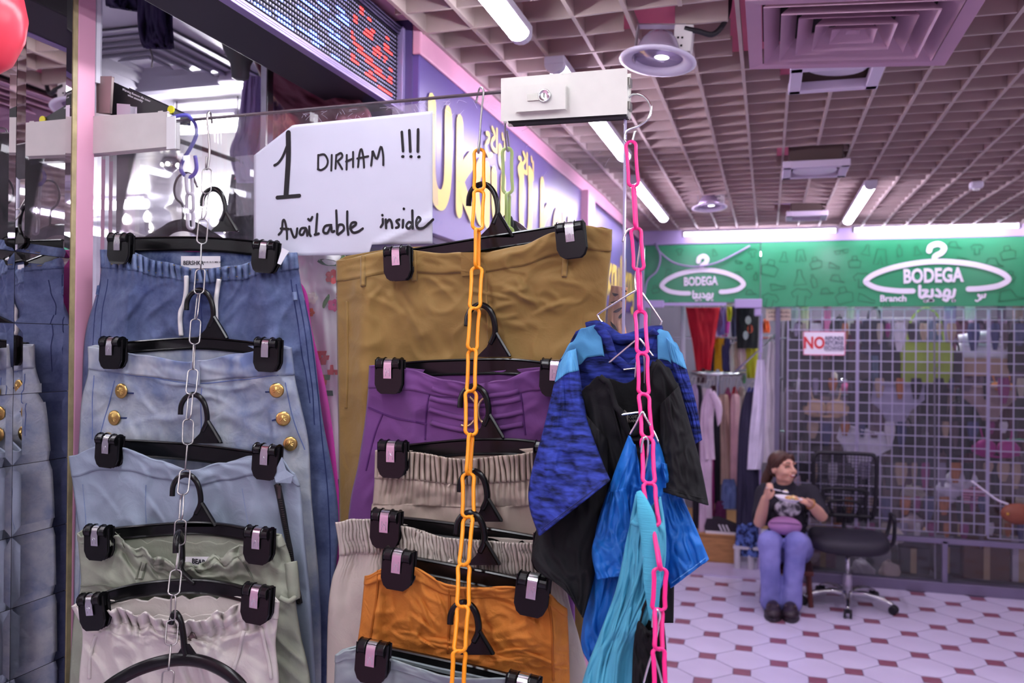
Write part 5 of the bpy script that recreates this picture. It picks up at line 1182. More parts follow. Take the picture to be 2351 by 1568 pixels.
    MB().tube([c.pt(u, 0, True, .002) for u in [.24 + .54 * k / 24 for k in range(25)]], .0042, 8).build('collar', BLKT, t, smooth=True)
    m_ = frame_at(P(1452, 962, Y=1.2085), (1, -.1, .06), (0, 0, 1)); pr = mk('print_grey', (170, 166, 160), .7)
    text_mb('100% COTTON\nMADE IN BANGLADESH', .0055, m_, depth=.0002).build('neck_print', pr, t)
    MB().tube([P(x, y, Y=1.2075) for x, y in ((1428, 950), (1434, 943), (1441, 950), (1440, 978), (1434, 982))], .0012, 5).build('neck_emblem', pr, t)
    s1 = Cloth([(1322, 925), (1262, 1080), (1231, 1225), (1228, 1300), (1300, 1350)], [(1395, 1010), (1392, 1120), (1378, 1230), (1362, 1330), (1338, 1418)], 1.185, 1.082, .022, .012, fold=wr(.006, 33.1, 2, 3), ns=50, nt=60)
    cloth_part(s1, 'sleeve', BLKT, t)
    s2 = Cloth([(1516, 930), (1518, 1000), (1520, 1070), (1524, 1130)], [(1558, 886), (1586, 985), (1608, 1070), (1626, 1160)], 1.185, 1.11, .028, .018, fold=wr(.006, 35.1, 2, 3), ns=50, nt=50, bdip=[(0, 0), (1, 0)])
    cloth_part(s2, 'sleeve', BLKT, t)
    s2.seam([(k / 20, .93) for k in range(1, 20)], r=.0008, out=.0012, sm=2).build('cuff_stitch', mk('thread_black', (16, 16, 18), .7), t)
    shoulders_wire('wire hanger of the black tee', [P(1458, 868, Y=1.20), P(1462, 830, Y=1.20), P(1470, 809, Y=1.205), P(1478, 818, Y=1.21), P(1480, 868, Y=1.215), P(1477, 910, Y=1.22)],
                   [P(x, y, Y=1.212) for x, y in ((1397, 834), (1430, 806), (1462, 780), (1470, 780), (1486, 800), (1500, 818))], 0, cross=[P(1432, 849, Y=1.215), P(1458, 846, Y=1.215)])
    # ---- T3 bright blue
    t = thing('blouse', 'bright blue satin top hanging below the black tee', 'top', P(1440, 1500, Y=1.14), grp)
    c = Cloth([(1444, 1000), (1408, 1095), (1368, 1220), (1352, 1350), (1335, 1470), (1352, 1520)], [(1506, 1000), (1532, 1080), (1542, 1180), (1535, 1300), (1490, 1400), (1450, 1470)], 1.140, 1.112, .026, .016,
              [(0, 0), (.2, 20), (.5, 110), (.8, 20), (1, 0)], [(0, 0), (.5, 70), (1, 0)], decay=.2, fold=wr(.010, 45.1, 3, 4), ns=110, nt=110, cre=mkcre(21, 14, .4, .5, .2, .2, .35, 70, 30, .02, .006))
    cloth_part(c, 'body', BRTB, t)
    s1 = Cloth([(1398, 1130), (1372, 1215), (1360, 1270), (1372, 1330)], [(1436, 1120), (1448, 1210), (1454, 1270), (1456, 1318)], 1.105, 1.078, .018, .010, fold=wr(.006, 47.1, 2, 3), ns=40, nt=40)
    cloth_part(s1, 'sleeve', BRTB, t)
    s2 = Cloth([(1512, 1060), (1516, 1160), (1520, 1260), (1540, 1350)], [(1532, 1066), (1565, 1140), (1598, 1215), (1627, 1285)], 1.140, 1.13, .024, .014, fold=wr(.007, 49.1, 2, 3), ns=50, nt=50)
    cloth_part(s2, 'sleeve', BRTB, t); s2.seam([(k / 20, .95) for k in range(1, 20)], r=.0008, out=.0012, sm=2).build('cuff_stitch', mk('thread_sky', (110, 170, 230), .7), t)
    shoulders_wire('wire hanger of the bright blue top', [P(1472, 1040, Y=1.095), P(1474, 1018, Y=1.09), P(1480, 1004, Y=1.09), P(1488, 1012, Y=1.095), P(1486, 1050, Y=1.10), P(1480, 1085, Y=1.11)],
                   [P(x, y, Y=1.125) for x, y in ((1446, 998), (1462, 970), (1474, 946), (1482, 958), (1500, 990), (1512, 1016))], 0, cross=[P(1428, 952, Y=1.165), P(1472, 946, Y=1.165)])
    # ---- T4 cyan tee
    t = thing('tee_shirt', 'pale cyan ribbed-collar tee lowest on the pink chain', 'top', P(1420, 1600, Y=1.06), grp)
    c = Cloth([(1460, 1135), (1442, 1225), (1416, 1350), (1380, 1450), (1338, 1568), (1300, 1750)], [(1516, 1140), (1528, 1230), (1522, 1320), (1490, 1420), (1462, 1500), (1462, 1750)], 1.072, 1.050, .020, .014,
              [(0, 0), (.3, 30), (.55, 90), (.8, 40), (1, 0)], [(0, 0), (.5, 30), (1, 0)], decay=.22, fold=wr(.008, 55.1, 3, 4), ns=100, nt=110, cre=mkcre(22, 14, .45, .6, .2, .2, .35, 80, 40, .02, .006))
    cloth_part(c, 'body', CYAN, t)
    rb = MB(); path = cr([P(x, y, Y=Y_) for x, y, Y_ in ((1466, 1128, 1.050), (1478, 1165, 1.042), (1489, 1220, 1.038), (1495, 1290, 1.036), (1498, 1360, 1.034), (1500, 1425, 1.034))], 6)
    rb.tube(path, [.003 + .0075 * min(1, k / 8) * (1 - max(0, (k - 22) / 10)) for k in range(len(path))], 12, flat=.45, up=(0, 1, 0))
    rb.build('ribbed_collar', RIBC, t, smooth=True)
    MB().tube(cr([P(x, y, Y=1.045) for x, y in ((1450, 1196), (1460, 1204), (1472, 1202))], 4), .003, 6).build('shoulder_seam', CYAN, t, smooth=True)
    # ---- T5 black camisole
    t = thing('camisole', 'black camisole with thin straps at the bottom of the pink chain', 'top', P(1490, 1650, Y=1.03), grp)
    c = Cloth([(1464, 1425), (1456, 1480), (1452, 1568), (1448, 1750)], [(1522, 1420), (1528, 1480), (1531, 1568), (1534, 1750)], 1.040, 1.035, .018, .012, [(0, 0), (.5, 26), (1, 0)], fold=wr(.006, 65.1, 3, 3), ns=50, nt=40)
    cloth_part(c, 'body', BLKT, t)
    for pth in (((1468, 1430), (1476, 1400), (1488, 1372)), ((1520, 1424), (1514, 1400), (1504, 1372))): MB().tube(cr([P(x, y, Y=1.036) for x, y in pth], 4), .0022, 6).build('strap', BLKT, t, smooth=True)
    shoulders_wire('wire hanger of the black camisole', [P(1498, 1440, Y=1.008), P(1500, 1412, Y=1.005), P(1508, 1400, Y=1.005), P(1515, 1412, Y=1.008), P(1509, 1450, Y=1.012), P(1500, 1500, Y=1.018)],
                   [P(x, y, Y=1.02) for x, y in ((1478, 1568), (1488, 1530), (1500, 1500), (1510, 1530), (1520, 1568))], 0)
tops()
# ================================================================ CLOTHES ON THE BACK OF THE GLASS
def behind():
    PK = mk('fabric_magenta', (196, 46, 150), .7, var=.08, vs=8, spec=.2)
    t = thing('skirt', 'magenta garment hanging behind the glass beside the blue jeans', 'dress', PD(500, 1400, -.05))
    c = Cloth([(330, 572), (250, 640), (215, 700), (190, 900), (180, 1400)], [(560, 575), (690, 650), (716, 760), (762, 980), (800, 1400)], 1.455, 1.46, .02, .015, fold=lambda u, t: .012 * fbm(u * 4, t * 2, 3.9), ns=50, nt=40)
    cloth_part(c, 'body', PK, t); c.seam([(k / 20, .02) for k in range(1, 20)], r=.002, out=.001, sm=2).build('neck_hem', PK, t)
    # floral blouse: white with painted blossoms and leaves
    t = thing('blouse', 'white blouse printed with red, pink and orange flowers behind the glass', 'top', PD(740, 1000, -.07))
    c = Cloth([(600, 560), (590, 640), (600, 760), (640, 1100)], [(790, 575), (800, 640), (810, 760), (820, 1100)], 1.50, 1.51, .02, .015, fold=lambda u, t: .010 * fbm(u * 4, t * 3, 13.9), ns=60, nt=50)
    cloth_part(c, 'body', mk('blouse_white', (232, 226, 226), .7), t)
    rs = random.Random(5); cols = [mk('petal_red', (206, 62, 62), .7), mk('petal_pink', (214, 66, 124), .7), mk('petal_orange', (224, 128, 72), .7), mk('leaf_green', (88, 130, 60), .7), mk('petal_white', (240, 236, 220), .7), mk('leaf_dark', (50, 92, 52), .7)]
    for k in range(34):
        px, py = rs.uniform(640, 800), rs.uniform(585, 900); u, tt = c.uv(px, py); col_ = cols[k % 6]; mb = MB(); r = rs.uniform(9, 17)
        if k % 6 in (3, 5):
            an = rs.uniform(0, 6.28)
            ring = [c.px(px + math.cos(an) * r * 1.5 * math.cos(a) - math.sin(an) * r * .45 * math.sin(a), py + math.sin(an) * r * 1.5 * math.cos(a) + math.cos(an) * r * .45 * math.sin(a), .003) for a in [i * math.pi / 6 for i in range(12)]]
            mb.add(ring, [tuple(range(12))]); mb.build('leaf_print', col_, t)
        else:
            for q in range(5):
                a0 = q * 1.2566; cx, cy = px + math.cos(a0) * r * .6, py + math.sin(a0) * r * .6
                ring = [c.px(cx + r * .5 * math.cos(a), cy + r * .5 * math.sin(a), .0034 + .0002 * q) for a in [i * math.pi / 4 for i in range(8)]]; mb.add(ring, [tuple(range(8))])
            mb.build('flower_print', col_, t)
    # tiger-print garment at the far edge of the door
    t = thing('tiger_print_top', 'tan tiger-print garment behind the right edge of the camel trousers', 'top', PD(1420, 790, -.05))
    c = Cloth([(1404, 655), (1398, 700), (1396, 745), (1400, 800)], [(1440, 660), (1436, 700), (1434, 745), (1446, 800)], 1.385, 1.39, .012, .008, fold=lambda u, t: .004 * fbm(u * 3, t * 3, 23.9), ns=24, nt=24)
    cloth_part(c, 'body', mk('tan_satin', (196, 142, 108), .5, var=.06), t)
    for a, b in (((1406, 672), (1420, 678)), ((1428, 664), (1440, 670)), ((1402, 694), (1424, 690)), ((1408, 716), (1430, 706)), ((1402, 738), (1418, 760)), ((1420, 730), (1428, 720)), ((1410, 770), (1425, 785)), ((1425, 690), (1438, 684))):
        pts = [c.px(a[0] + (b[0] - a[0]) * k / 4, a[1] + (b[1] - a[1]) * k / 4 + 2 * math.sin(k), .002) for k in range(5)]
        MB().ribbon(pts, (0, -1, 0), [.0008, .004, .005, .003, .0006], .0004).build('stripe_print', BLKT, t)
    # hanger of the things behind the glass
    t = thing('coat_hanger', 'black coat hanger with metal hook behind the glass on the blue hook', 'hanger', PD(420, 535, -.05))
    MB().tube(cr([PD(x, y, -.04) for x, y in ((453, 430), (448, 418), (440, 402), (425, 397), (408, 408), (400, 432), (404, 455), (418, 470), (420, 490), (420, 512))], 5), .0022, 7).build('hook', mk('hook_dark', (50, 44, 50), .3, .8), t, smooth=True)
    MB().tube(cr([PD(x, y, -.05) for x, y in ((330, 560), (376, 534), (395, 522), (420, 517), (445, 522), (466, 534), (510, 560))], 5), .012, 10, flat=.6).build('shoulder_bar', BLACK, t, smooth=True)
    MB().lathe([(.005, 0), (.005, .014)], PD(420, 520, -.042), 10).build('hook_socket', BLACK, t)
    t = thing('coat_hanger', 'black coat hanger behind the glass on the pale green chain', 'hanger', PD(1180, 530, -.05))
    MB().tube(cr([PD(x, y, -.05) for x, y in ((1080, 590), (1130, 545), (1166, 522), (1182, 522), (1210, 545), (1260, 590))], 5), .011, 10, flat=.6).build('shoulder_bar', BLACK, t, smooth=True)
    MB().tube(cr([PD(x, y, -.045) for x, y in ((1155, 512), (1160, 498), (1172, 500), (1176, 515), (1176, 526))], 5), .0035, 7).build('hook', BLACK, t, smooth=True)
behind()
ORD = ['first', 'second', 'third', 'fourth', 'fifth', 'sixth', 'seventh', 'eighth', 'ninth', 'tenth', 'eleventh', 'twelfth', 'thirteenth', 'fourteenth', 'fifteenth', 'sixteenth', 'seventeenth', 'eighteenth', 'nineteenth', 'twentieth', 'last', 'last']
# ================================================================ FAR SHOP: WIRE GRID AND GOODS
def soft(name, label, cat, L, R, Y, mat, th=.03, seed=1., group=None, hook=None, fd=None, amp=.015, ns=26, nt=18, parts=None):
    t = thing(name, label, cat, P((L[-1][0] + R[-1][0]) / 2, L[-1][1], Y=Y), group)
    c = Cloth(L, R, Y, Y, th, th * .7, fdip=fd, fold=lambda u, q: amp * fbm(u * 4, q * 2.5, seed), ns=ns, nb=12, nt=nt)
    c.band(0, 1).build('body', mat, t, smooth=True)
    if hook:
        a = P(hook[0], hook[1], Y=Y); b = c.pt(.5, 0, True); b.y = Y
        MB().tube(cr([a + Vector((-.02, 0, -.02)), a + Vector((-.012, 0, .01)), a + Vector((.01, 0, .012)), a + Vector((.012, 0, -.012)), b], 4), .003, 5).build('hanger_hook', STEEL, t)
    if parts: parts(t, c)
    return t, c
def grid_panel(x0, x1, z0, z1, Y, label, off=0):
    t = thing('wire_grid', label, 'grid', ((x0 + x1) / 2, Y, z0), 'wire grids in the far shop window'); m_ = mk('grid_wire', (224, 214, 246), .4, spec=.5); fr = mk('grid_frame', (214, 202, 238), .4)
    n = round((x1 - x0) / .0765); k_ = round((z1 - z0) / .0765)
    wires_v = wires_h = None
    for i in range(n + 1):
        x = x0 + (x1 - x0) * i / n; edge = i in (0, n)
        MB().tube([(x, Y, z0), (x, Y, z1)], .0062 if edge else .0042, 6).build('frame_rod' if edge else 'upright_wire', fr if edge else m_, t)
    for j in range(k_ + 1):
        z = z0 + (z1 - z0) * j / k_; edge = j in (0, k_)
        MB().tube([(x0, Y - .004, z), (x1, Y - .004, z)], .0042, 6).build('cross_wire', m_, t)
gx = [P(px, 900, Y=6.78).x for px in (1808, 1970, 2271)]
grid_panel(gx[0], gx[1] - .012, .40, 1.985, 6.78, 'lilac wire grid nearest the shop entrance, behind the red NO notice')
grid_panel(gx[1], gx[2] - .012, .40, 1.985, 6.78, 'lilac wire grid in the middle of the far window')
grid_panel(gx[2], gx[2] + .92, .38, 1.985, 6.78, 'lilac wire grid at the right edge of the picture')
o = MB().tube([P(2145, 715, Y=6.70), P(2147, 1330, Y=6.70)], .006, 8).build('window_joint', mk('joint_grey', (150, 142, 160), .4)); o['kind'] = 'structure'
# NO notice on the glass
def notice():
    Y = 6.678; a = P(1844, 815, Y=Y); b = P(1941, 761, Y=Y); t = thing('no_notice', 'white notice with big red NO on the far shop glass', 'notice', ((a.x + b.x) / 2, Y, a.z))
    MB().span((a.x, Y, a.z), (b.x, Y + .003, b.z)).build('card', mk('notice_white', (240, 234, 244), .5), t)
    ed = MB(); 
    for (p, q) in (((a.x, a.z), (b.x, a.z + .006)), ((a.x, b.z - .006), (b.x, b.z)), ((a.x, a.z), (a.x + .006, b.z)), ((b.x - .006, a.z), (b.x, b.z))): ed.span((p[0], Y - .001, p[1]), (q[0], Y, q[1]))
    ed.build('pink_border', mk('notice_pink', (226, 140, 170), .5), t)
    RD = mk('notice_red', (208, 60, 66), .5); NV = mk('notice_navy', (70, 66, 110), .5)
    z = (a.z + b.z) / 2
    text_mb('NO', .118, frame_at((a.x + .075, Y - .002, z - .001), (1, 0, 0), (0, 0, 1)), bold=.004, depth=.001, sx=.78).build('word_no', RD, t)
    for k, wd in enumerate(('REFUNDS', 'RETURNS', 'EXCHANGES')):
        text_mb(wd, .036, frame_at((b.x - .075, Y - .002, z + .036 - .036 * k), (1, 0, 0), (0, 0, 1)), bold=.001, depth=.001, sx=.82 if k < 2 else .66).build('word_' + wd.lower(), NV, t)
        MB().span((b.x - .135, Y - .0015, z + .018 - .036 * k - .0012), (b.x - .015, Y - .0005, z + .018 - .036 * k + .0012)).build('rule_line', NV, t)
    a = P(1758, 736, Y=6.70); b = P(1816, 709, Y=6.70); t = thing('card_notice', 'small beige card under the joint of the green signs', 'notice', ((a.x + b.x) / 2, 6.7, a.z))
    MB().span((a.x, 6.70, a.z), (b.x, 6.703, b.z)).build('card', mk('card_beige', (212, 190, 170), .7), t)
    for k in range(2): 
        m_ = MB()
        for q in range(9): m_.span((a.x + .02 + q * .017, 6.698, a.z + .025 + .03 * k), (a.x + .032 + q * .017, 6.70, a.z + .033 + .03 * k + .004 * (q % 2)))
        o = m_.build('scribbled_line', mk('scribble', (110, 90, 84), .7), t); o['kind'] = 'stuff'
notice()
# -- bags and underwear behind the grid
def handbag(label, px0, py0, px1, py1, Y, col, strap=40, flap=True, group=None, name='handbag'):
    a, b = P(px0, py1, Y=Y), P(px1, py0, Y=Y); wd = b.x - a.x; h = b.z - a.z; cx = (a.x + b.x) / 2; cz = (a.z + b.z) / 2
    key = 'leather_%d_%d_%d' % col; m_ = mk(key, col, .5, var=.1, vs=12, spec=.4)
    t = thing(name, label, 'bag', (cx, Y, a.z), group); d = min(.10, wd * .4)
    pol = [(-.5, .35), (-.46, .5), (.46, .5), (.5, .35), (.48, -.38), (.40, -.5), (-.40, -.5), (-.48, -.38)]
    MB().prism([(cx + u * wd, Y - d / 2, cz + v * h) for u, v in pol], (0, d, 0)).build('body', m_, t, bevel=.012)
    if flap: MB().prism([(cx + u * wd * 1.02, Y - d / 2 - .006, cz + v * h) for u, v in ((-.5, .5), (.5, .5), (.46, 0), (.2, -.1), (-.2, -.1), (-.46, 0))], (0, .005, 0)).build('flap', m_, t)
    sp = P(0, 0, Y=Y); sh = strap * mpp(a)
    MB().tube(cr([(cx - wd * .38, Y, cz + h * .45), (cx - wd * .28, Y, cz + h * .5 + sh * .7), (cx, Y, cz + h * .5 + sh), (cx + wd * .28, Y, cz + h * .5 + sh * .7), (cx + wd * .38, Y, cz + h * .45)], 5), .008, 6).build('strap', m_, t, smooth=True)
    zt = cz + h * .5 + sh; MB().tube(cr([(cx, Y, zt - .012), (cx, Y - .02, zt + .014), (cx, 6.79, zt + .02), (cx, 6.782, zt)], 4), .003, 5).build('grid_hook', STEEL, t)
    return t
def bra(label, px0, py0, px1, py1, Y, col, group='underwear pegged on the wire grid'):
    a, b = P(px0, py1, Y=Y), P(px1, py0, Y=Y); wd = b.x - a.x; h = b.z - a.z; cx = (a.x + b.x) / 2; z0 = a.z
    m_ = mk('lingerie_%d_%d_%d' % col, col, .6, var=.08, vs=30, bump=.3, bs=200); t = thing('bra', label, 'bra', (cx, Y, z0), group)
    for sx in (-1, 1):
        MB().ell((cx + sx * wd * .23, Y, z0 + h * .42), (wd * .24, .05, h * .40), 16, 9).build('cup', m_, t, smooth=True)
        MB().tube(cr([(cx + sx * wd * .25, Y, z0 + h * .7), (cx + sx * wd * .30, Y, z0 + h), (cx + sx * wd * .32, Y + .02, z0 + h * 1.3)], 4), .006, 6, flat=.4).build('shoulder_strap', m_, t)
        MB().prism([(cx + sx * wd * .42, Y, z0 + h * .2), (cx + sx * wd * .5, Y + .02, z0 + h * .25), (cx + sx * wd * .5, Y + .02, z0 + h * .5), (cx + sx * wd * .42, Y, z0 + h * .6)], (0, .004, 0)).build('wing', m_, t)
    MB().tube(cr([(cx - wd * .45, Y - .01, z0 + h * .2), (cx, Y - .03, z0 + h * .08), (cx + wd * .45, Y - .01, z0 + h * .2)], 5), .008, 6).build('under_band', m_, t)
    return t
def briefs(label, px0, py0, px1, py1, Y, col, group='underwear pegged on the wire grid', tilt=0.):
    a, b = P(px0, py1, Y=Y), P(px1, py0, Y=Y); wd = b.x - a.x; h = b.z - a.z; cx = (a.x + b.x) / 2; cz = (a.z + b.z) / 2
    m_ = mk('lingerie_%d_%d_%d' % col, col, .6, var=.08, vs=30, bump=.3, bs=200); t = thing('briefs', label, 'briefs', (cx, Y, a.z), group)
    rot = Matrix.Rotation(tilt, 2); pol = [(-.5, .5), (.5, .5), (.5, .15), (.25, -.15), (.12, -.5), (-.12, -.5), (-.25, -.15), (-.5, .15)]
    pol = [rot @ Vector(q) for q in pol]
    mb = MB(); n = 12
    MB().prism([(cx + q.x * wd, Y - .012 + .02 * abs(q.x), cz + q.y * h) for q in pol], (0, .03, 0)).build('panel', m_, t, bevel=.008)
    e1, e2 = pol[0], pol[1]
    MB().tube(cr([(cx + e1.x * wd, Y, cz + e1.y * h), (cx, Y - .025, cz + (e1.y + e2.y) / 2 * h), (cx + e2.x * wd, Y, cz + e2.y * h)], 5), .008, 6).build('waist_elastic', m_, t, smooth=True)
    for s in (0, 1):
        q = [pol[2], pol[3], pol[4]] if s else [pol[7], pol[6], pol[5]]
        MB().tube(cr([(cx + v.x * wd, Y - .016, cz + v.y * h) for v in q], 4), .005, 6).build('leg_elastic', m_, t, smooth=True)
    return t
def crumple(name, label, cat, px0, py0, px1, py1, Y, mat, seed, depth=.12):
    a, b = P(px0, py1, Y=Y), P(px1, py0, Y=Y); c = (a + b) / 2; r = Vector(((b.x - a.x) / 2, depth / 2, (b.z - a.z) / 2)); t = thing(name, label, cat, (c.x, Y, a.z))
    vs = []; n, m = 24, 14; mb = MB()
    mb.ell(c, r, n, m)
    for i, v in enumerate(mb.v):
        d = v - c; k = 1 + .28 * noise.noise(d * 18 + Vector((seed, 0, 0))) + .16 * abs(noise.noise(d * 40 + Vector((0, seed, 0)))); mb.v[i] = c + d * k
    mb.build('crumpled_body', mat, t)
    MB().tube(cr([c + Vector((-r.x * .4, 0, r.z * .7)), c + Vector((-r.x * .1, 0, r.z * 1.25)), c + Vector((r.x * .3, 0, r.z * .8))], 4), .005, 6).build('handle_loop', mat, t)
    return t
def goods():
    bag = handbag
    bag('lime green slouchy shoulder bag behind the wire grid', 2068, 790, 2182, 874, 6.88, (152, 172, 62), 82, False)
    # white folded bags and beige box on a shelf
    t = thing('folded_bag', 'white folded bag, upper of two beside the lime bag', 'bag', P(2258, 785, Y=7.0)); a, b = P(2202, 788, Y=7.0), P(2312, 762, Y=7.0)
    MB().tube(cr([(a.x, 7.0, a.z + .02), ((a.x + b.x) / 2, 6.98, (a.z + b.z) / 2 + .01), (b.x, 7.0, b.z - .015)], 6), .042, 10, flat=.9).build('rolled_body', mk('bag_white', (230, 224, 238), .5, var=.05), t, smooth=True); MB().tube([(a.x, 6.955, a.z + .01), (b.x, 6.955, b.z - .03)], .004, 5).build('zip_line', mk('zip_metal', (86, 80, 78)), t)
    t = thing('folded_bag', 'white flat bag, lower of two beside the lime bag', 'bag', P(2258, 820, Y=7.0)); a, b = P(2200, 822, Y=7.0), P(2314, 788, Y=7.0)
    MB().span((a.x, 6.95, a.z), (b.x, 7.08, b.z)).build('body', mk('bag_white', (230, 224, 238)), t, bevel=.02, bseg=3); MB().span((a.x + .02, 6.944, b.z - .03), (b.x - .02, 6.95, b.z - .022)).build('top_seam', LAMPH, t)
    t = thing('carton', 'beige carton under the white folded bags', 'box', P(2262, 862, Y=7.02)); a, b = P(2206, 862, Y=7.02), P(2312, 824, Y=7.02)
    MB().span((a.x, 6.96, a.z), (b.x, 7.2, b.z)).build('body', mk('carton_beige', (186, 156, 142), .8), t, bevel=.004); MB().span((a.x - .004, 6.95, b.z - .02), (b.x + .004, 7.2, b.z + .004)).build('lid', mk('carton_beige', (186, 156, 142)), t)
    # dark bags hung in rows
    dk = [(40, 38, 48), (58, 52, 62), (34, 34, 44), (74, 66, 72), (48, 46, 66)]
    spots = [(1818, 765, 1850, 850), (1858, 830, 1905, 900), (1908, 770, 1945, 850), (1950, 815, 1995, 880), (1985, 740, 2030, 812), (2030, 800, 2070, 870), (2180, 810, 2205, 880), (2318, 770, 2351, 850), (1822, 905, 1845, 960), (1952, 905, 1992, 975), (2120, 885, 2170, 960), (2170, 965, 2215, 1040), (2050, 985, 2100, 1060), (1850, 985, 1900, 1050), (2100, 1040, 2150, 1110), (2330, 905, 2360, 980)]
    where = ['left of the NO notice', 'below the NO notice', 'right of the NO notice', 'between the NO notice and the lime bag, lower', 'between the NO notice and the lime bag, upper', 'touching the lime bag on its left', 'between the lime bag and the white bags', 'at the right edge beside the white bags', 'left of the beige bra', 'between the beige bra and grey briefs', 'right of the grey briefs', 'above the white cloth pile', 'right of the white briefs', 'above the seated woman', 'above the office chair back', 'at the right edge beside the taupe briefs']
    for k, (s, wz) in enumerate(zip(spots, where)):
        bag('dark handbag behind the wire grid, ' + wz, *s, 6.87 + .03 * (k % 2), dk[k % 5], 26 + 8 * (k % 3), k % 2 == 0, 'dark handbags behind the wire grid')
    bra('beige bra pegged on the wire grid', 1842, 908, 1950, 958, 6.84, (206, 172, 142)); 
    briefs('wide grey briefs pegged on the wire grid', 1992, 884, 2122, 970, 6.84, (164, 156, 188)); briefs('taupe briefs pegged on the wire grid below the carton', 2216, 890, 2330, 962, 6.86, (160, 134, 138)); briefs('white high-waist briefs hung crooked above the office chair', 1918, 988, 2040, 1072, 6.84, (222, 216, 234), tilt=-.22)
    bra('magenta lace bra at the right of the wire grid', 2232, 1002, 2345, 1050, 6.86, (178, 50, 142)); bra('orange bra beside the taupe briefs', 2270, 872, 2330, 902, 6.9, (206, 128, 70))
    # straps and strips hanging at the top of the window
    for k, (x0, x1, y1, col, nm) in enumerate(((1892, 1909, 760, (238, 130, 190), 'pink'), (1838, 1858, 770, (222, 216, 186), 'cream'), (1944, 1962, 768, (226, 220, 220), 'ivory'), (2012, 2026, 780, (206, 188, 198), 'mauve'), (2167, 2196, 782, (172, 148, 206), 'lilac'), (1816, 1834, 775, (196, 200, 212), 'silver'), (2215, 2240, 735, (224, 222, 230), 'white'), (2290, 2310, 760, (120, 84, 120), 'plum'), (2325, 2350, 765, (170, 128, 132), 'dusty rose'))):
        soft('hanging_strap', nm + ' strap of cloth hanging at the top of the wire grid', 'scarf', [(x0, 700), (x0, 720), (x0 + 1, y1)], [(x1, 700), (x1 - 1, 720), (x1 - 3, y1)], 6.88 + .02 * (k % 3), mk('strap_' + nm.replace(' ', '_'), col, .6, var=.06), .015, k + .5, 'straps at the top of the wire grid', amp=.006, ns=10, nt=10)
    t = thing('clothes_rail', 'thin rail along the very top of the far window', 'rail', (1.0, 6.9, 2.02)); MB().tube([(.09, 6.90, P(2000, 702, Y=6.9).z), (2.5, 6.90, P(2000, 702, Y=6.9).z)], .008, 6).build('bar', CHROME, t)
    for x in (.1, 2.5): MB().tube([(x, 6.9, P(2000, 702, Y=6.9).z), (x, 6.9, 2.6)], .006, 6).build('drop_rod', CHROME, t)
    # small coloured bottles and boxes on a ledge under the notice
    led_ = thing('display_shelf', 'dark glass shelf under the NO notice', 'shelf', P(1900, 905, Y=7.25)); a, b = P(1815, 902, Y=7.25), P(1990, 902, Y=7.25)
    MB().span((a.x, 7.1, a.z - .012), (b.x, 7.35, a.z)).build('board', mk('shelf_dark', (70, 66, 80), .4), led_)
    for x in (a.x + .03, b.x - .03): MB().prism([(x, 7.12, a.z - .012), (x, 7.35, a.z - .012), (x, 7.35, a.z - .10)], (.008, 0, 0)).build('bracket', mk('shelf_dark', (70, 66, 80)), led_); MB().tube([(x, 7.35, 0.06), (x, 7.35, a.z)], .012, 6).build('upright', mk('shelf_dark', (70, 66, 80)), led_)
    for k, (x, hgt, col, nm) in enumerate(((1832, 34, (208, 204, 214), 'white'), (1850, 28, (190, 196, 190), 'pale grey'), (1864, 42, (60, 140, 90), 'green'), (1886, 62, (206, 70, 130), 'pink'), (1898, 44, (226, 220, 226), 'ivory'), (1914, 64, (210, 196, 186), 'beige'), (1940, 30, (232, 110, 170), 'rose'), (1962, 46, (206, 36, 96), 'crimson'))):
        p = P(x, 902, Y=7.2); m_ = mpp(p); h = hgt * m_; r = 8 * m_; mt = mk('bottle_' + nm.replace(' ', '_'), col, .3)
        t = thing('bottle', nm + ' bottle on the dark shelf under the NO notice', 'bottle', p, 'bottles under the NO notice')
        MB().lathe([(r, .0), (r, h * .65), (r * .4, h * .78), (r * .4, h * .84)], p, 12).build('body', mt, t, smooth=True); MB().lathe([(r * .5, h * .84), (r * .5, h)], p, 10).build('cap', mk('cap_pale', (226, 220, 230), .4), t)
    # lower goods: white cloth pile, pink basket, cartons, plastic bags
    crumple('cloth_pile', 'crumpled white cloth above the pink basket', 'cloth', 2175, 1072, 2240, 1122, 6.92, mk('cloth_white', (214, 206, 222), .7), 2.1); crumple('cloth_pile', 'grey-lilac plastic-wrapped cloth left of the pink basket', 'cloth', 2145, 1108, 2205, 1150, 6.92, mk('cloth_lilac', (190, 180, 206), .3), 4.1)
    t = thing('basket', 'pink plastic basket behind the wire grid', 'basket', P(2230, 1150, Y=6.95)); a, b = P(2206, 1152, Y=6.95), P(2258, 1124, Y=6.95)
    for k in range(5): MB().span((a.x, 6.89, a.z + (b.z - a.z) * k / 5), (b.x, 6.892, a.z + (b.z - a.z) * (k + .6) / 5)).build('slat', mk('basket_pink', (230, 150, 190), .4), t)
    MB().span((a.x, 6.894, a.z), (b.x, 7.02, a.z + .01)).build('base', mk('basket_pink', (230, 150, 190)), t); MB().tube([(a.x, 6.885, b.z), (b.x, 6.885, b.z), (b.x, 7.02, b.z), (a.x, 7.02, b.z)], .006, 6, closed=True).build('rim', mk('basket_pink', (230, 150, 190)), t)
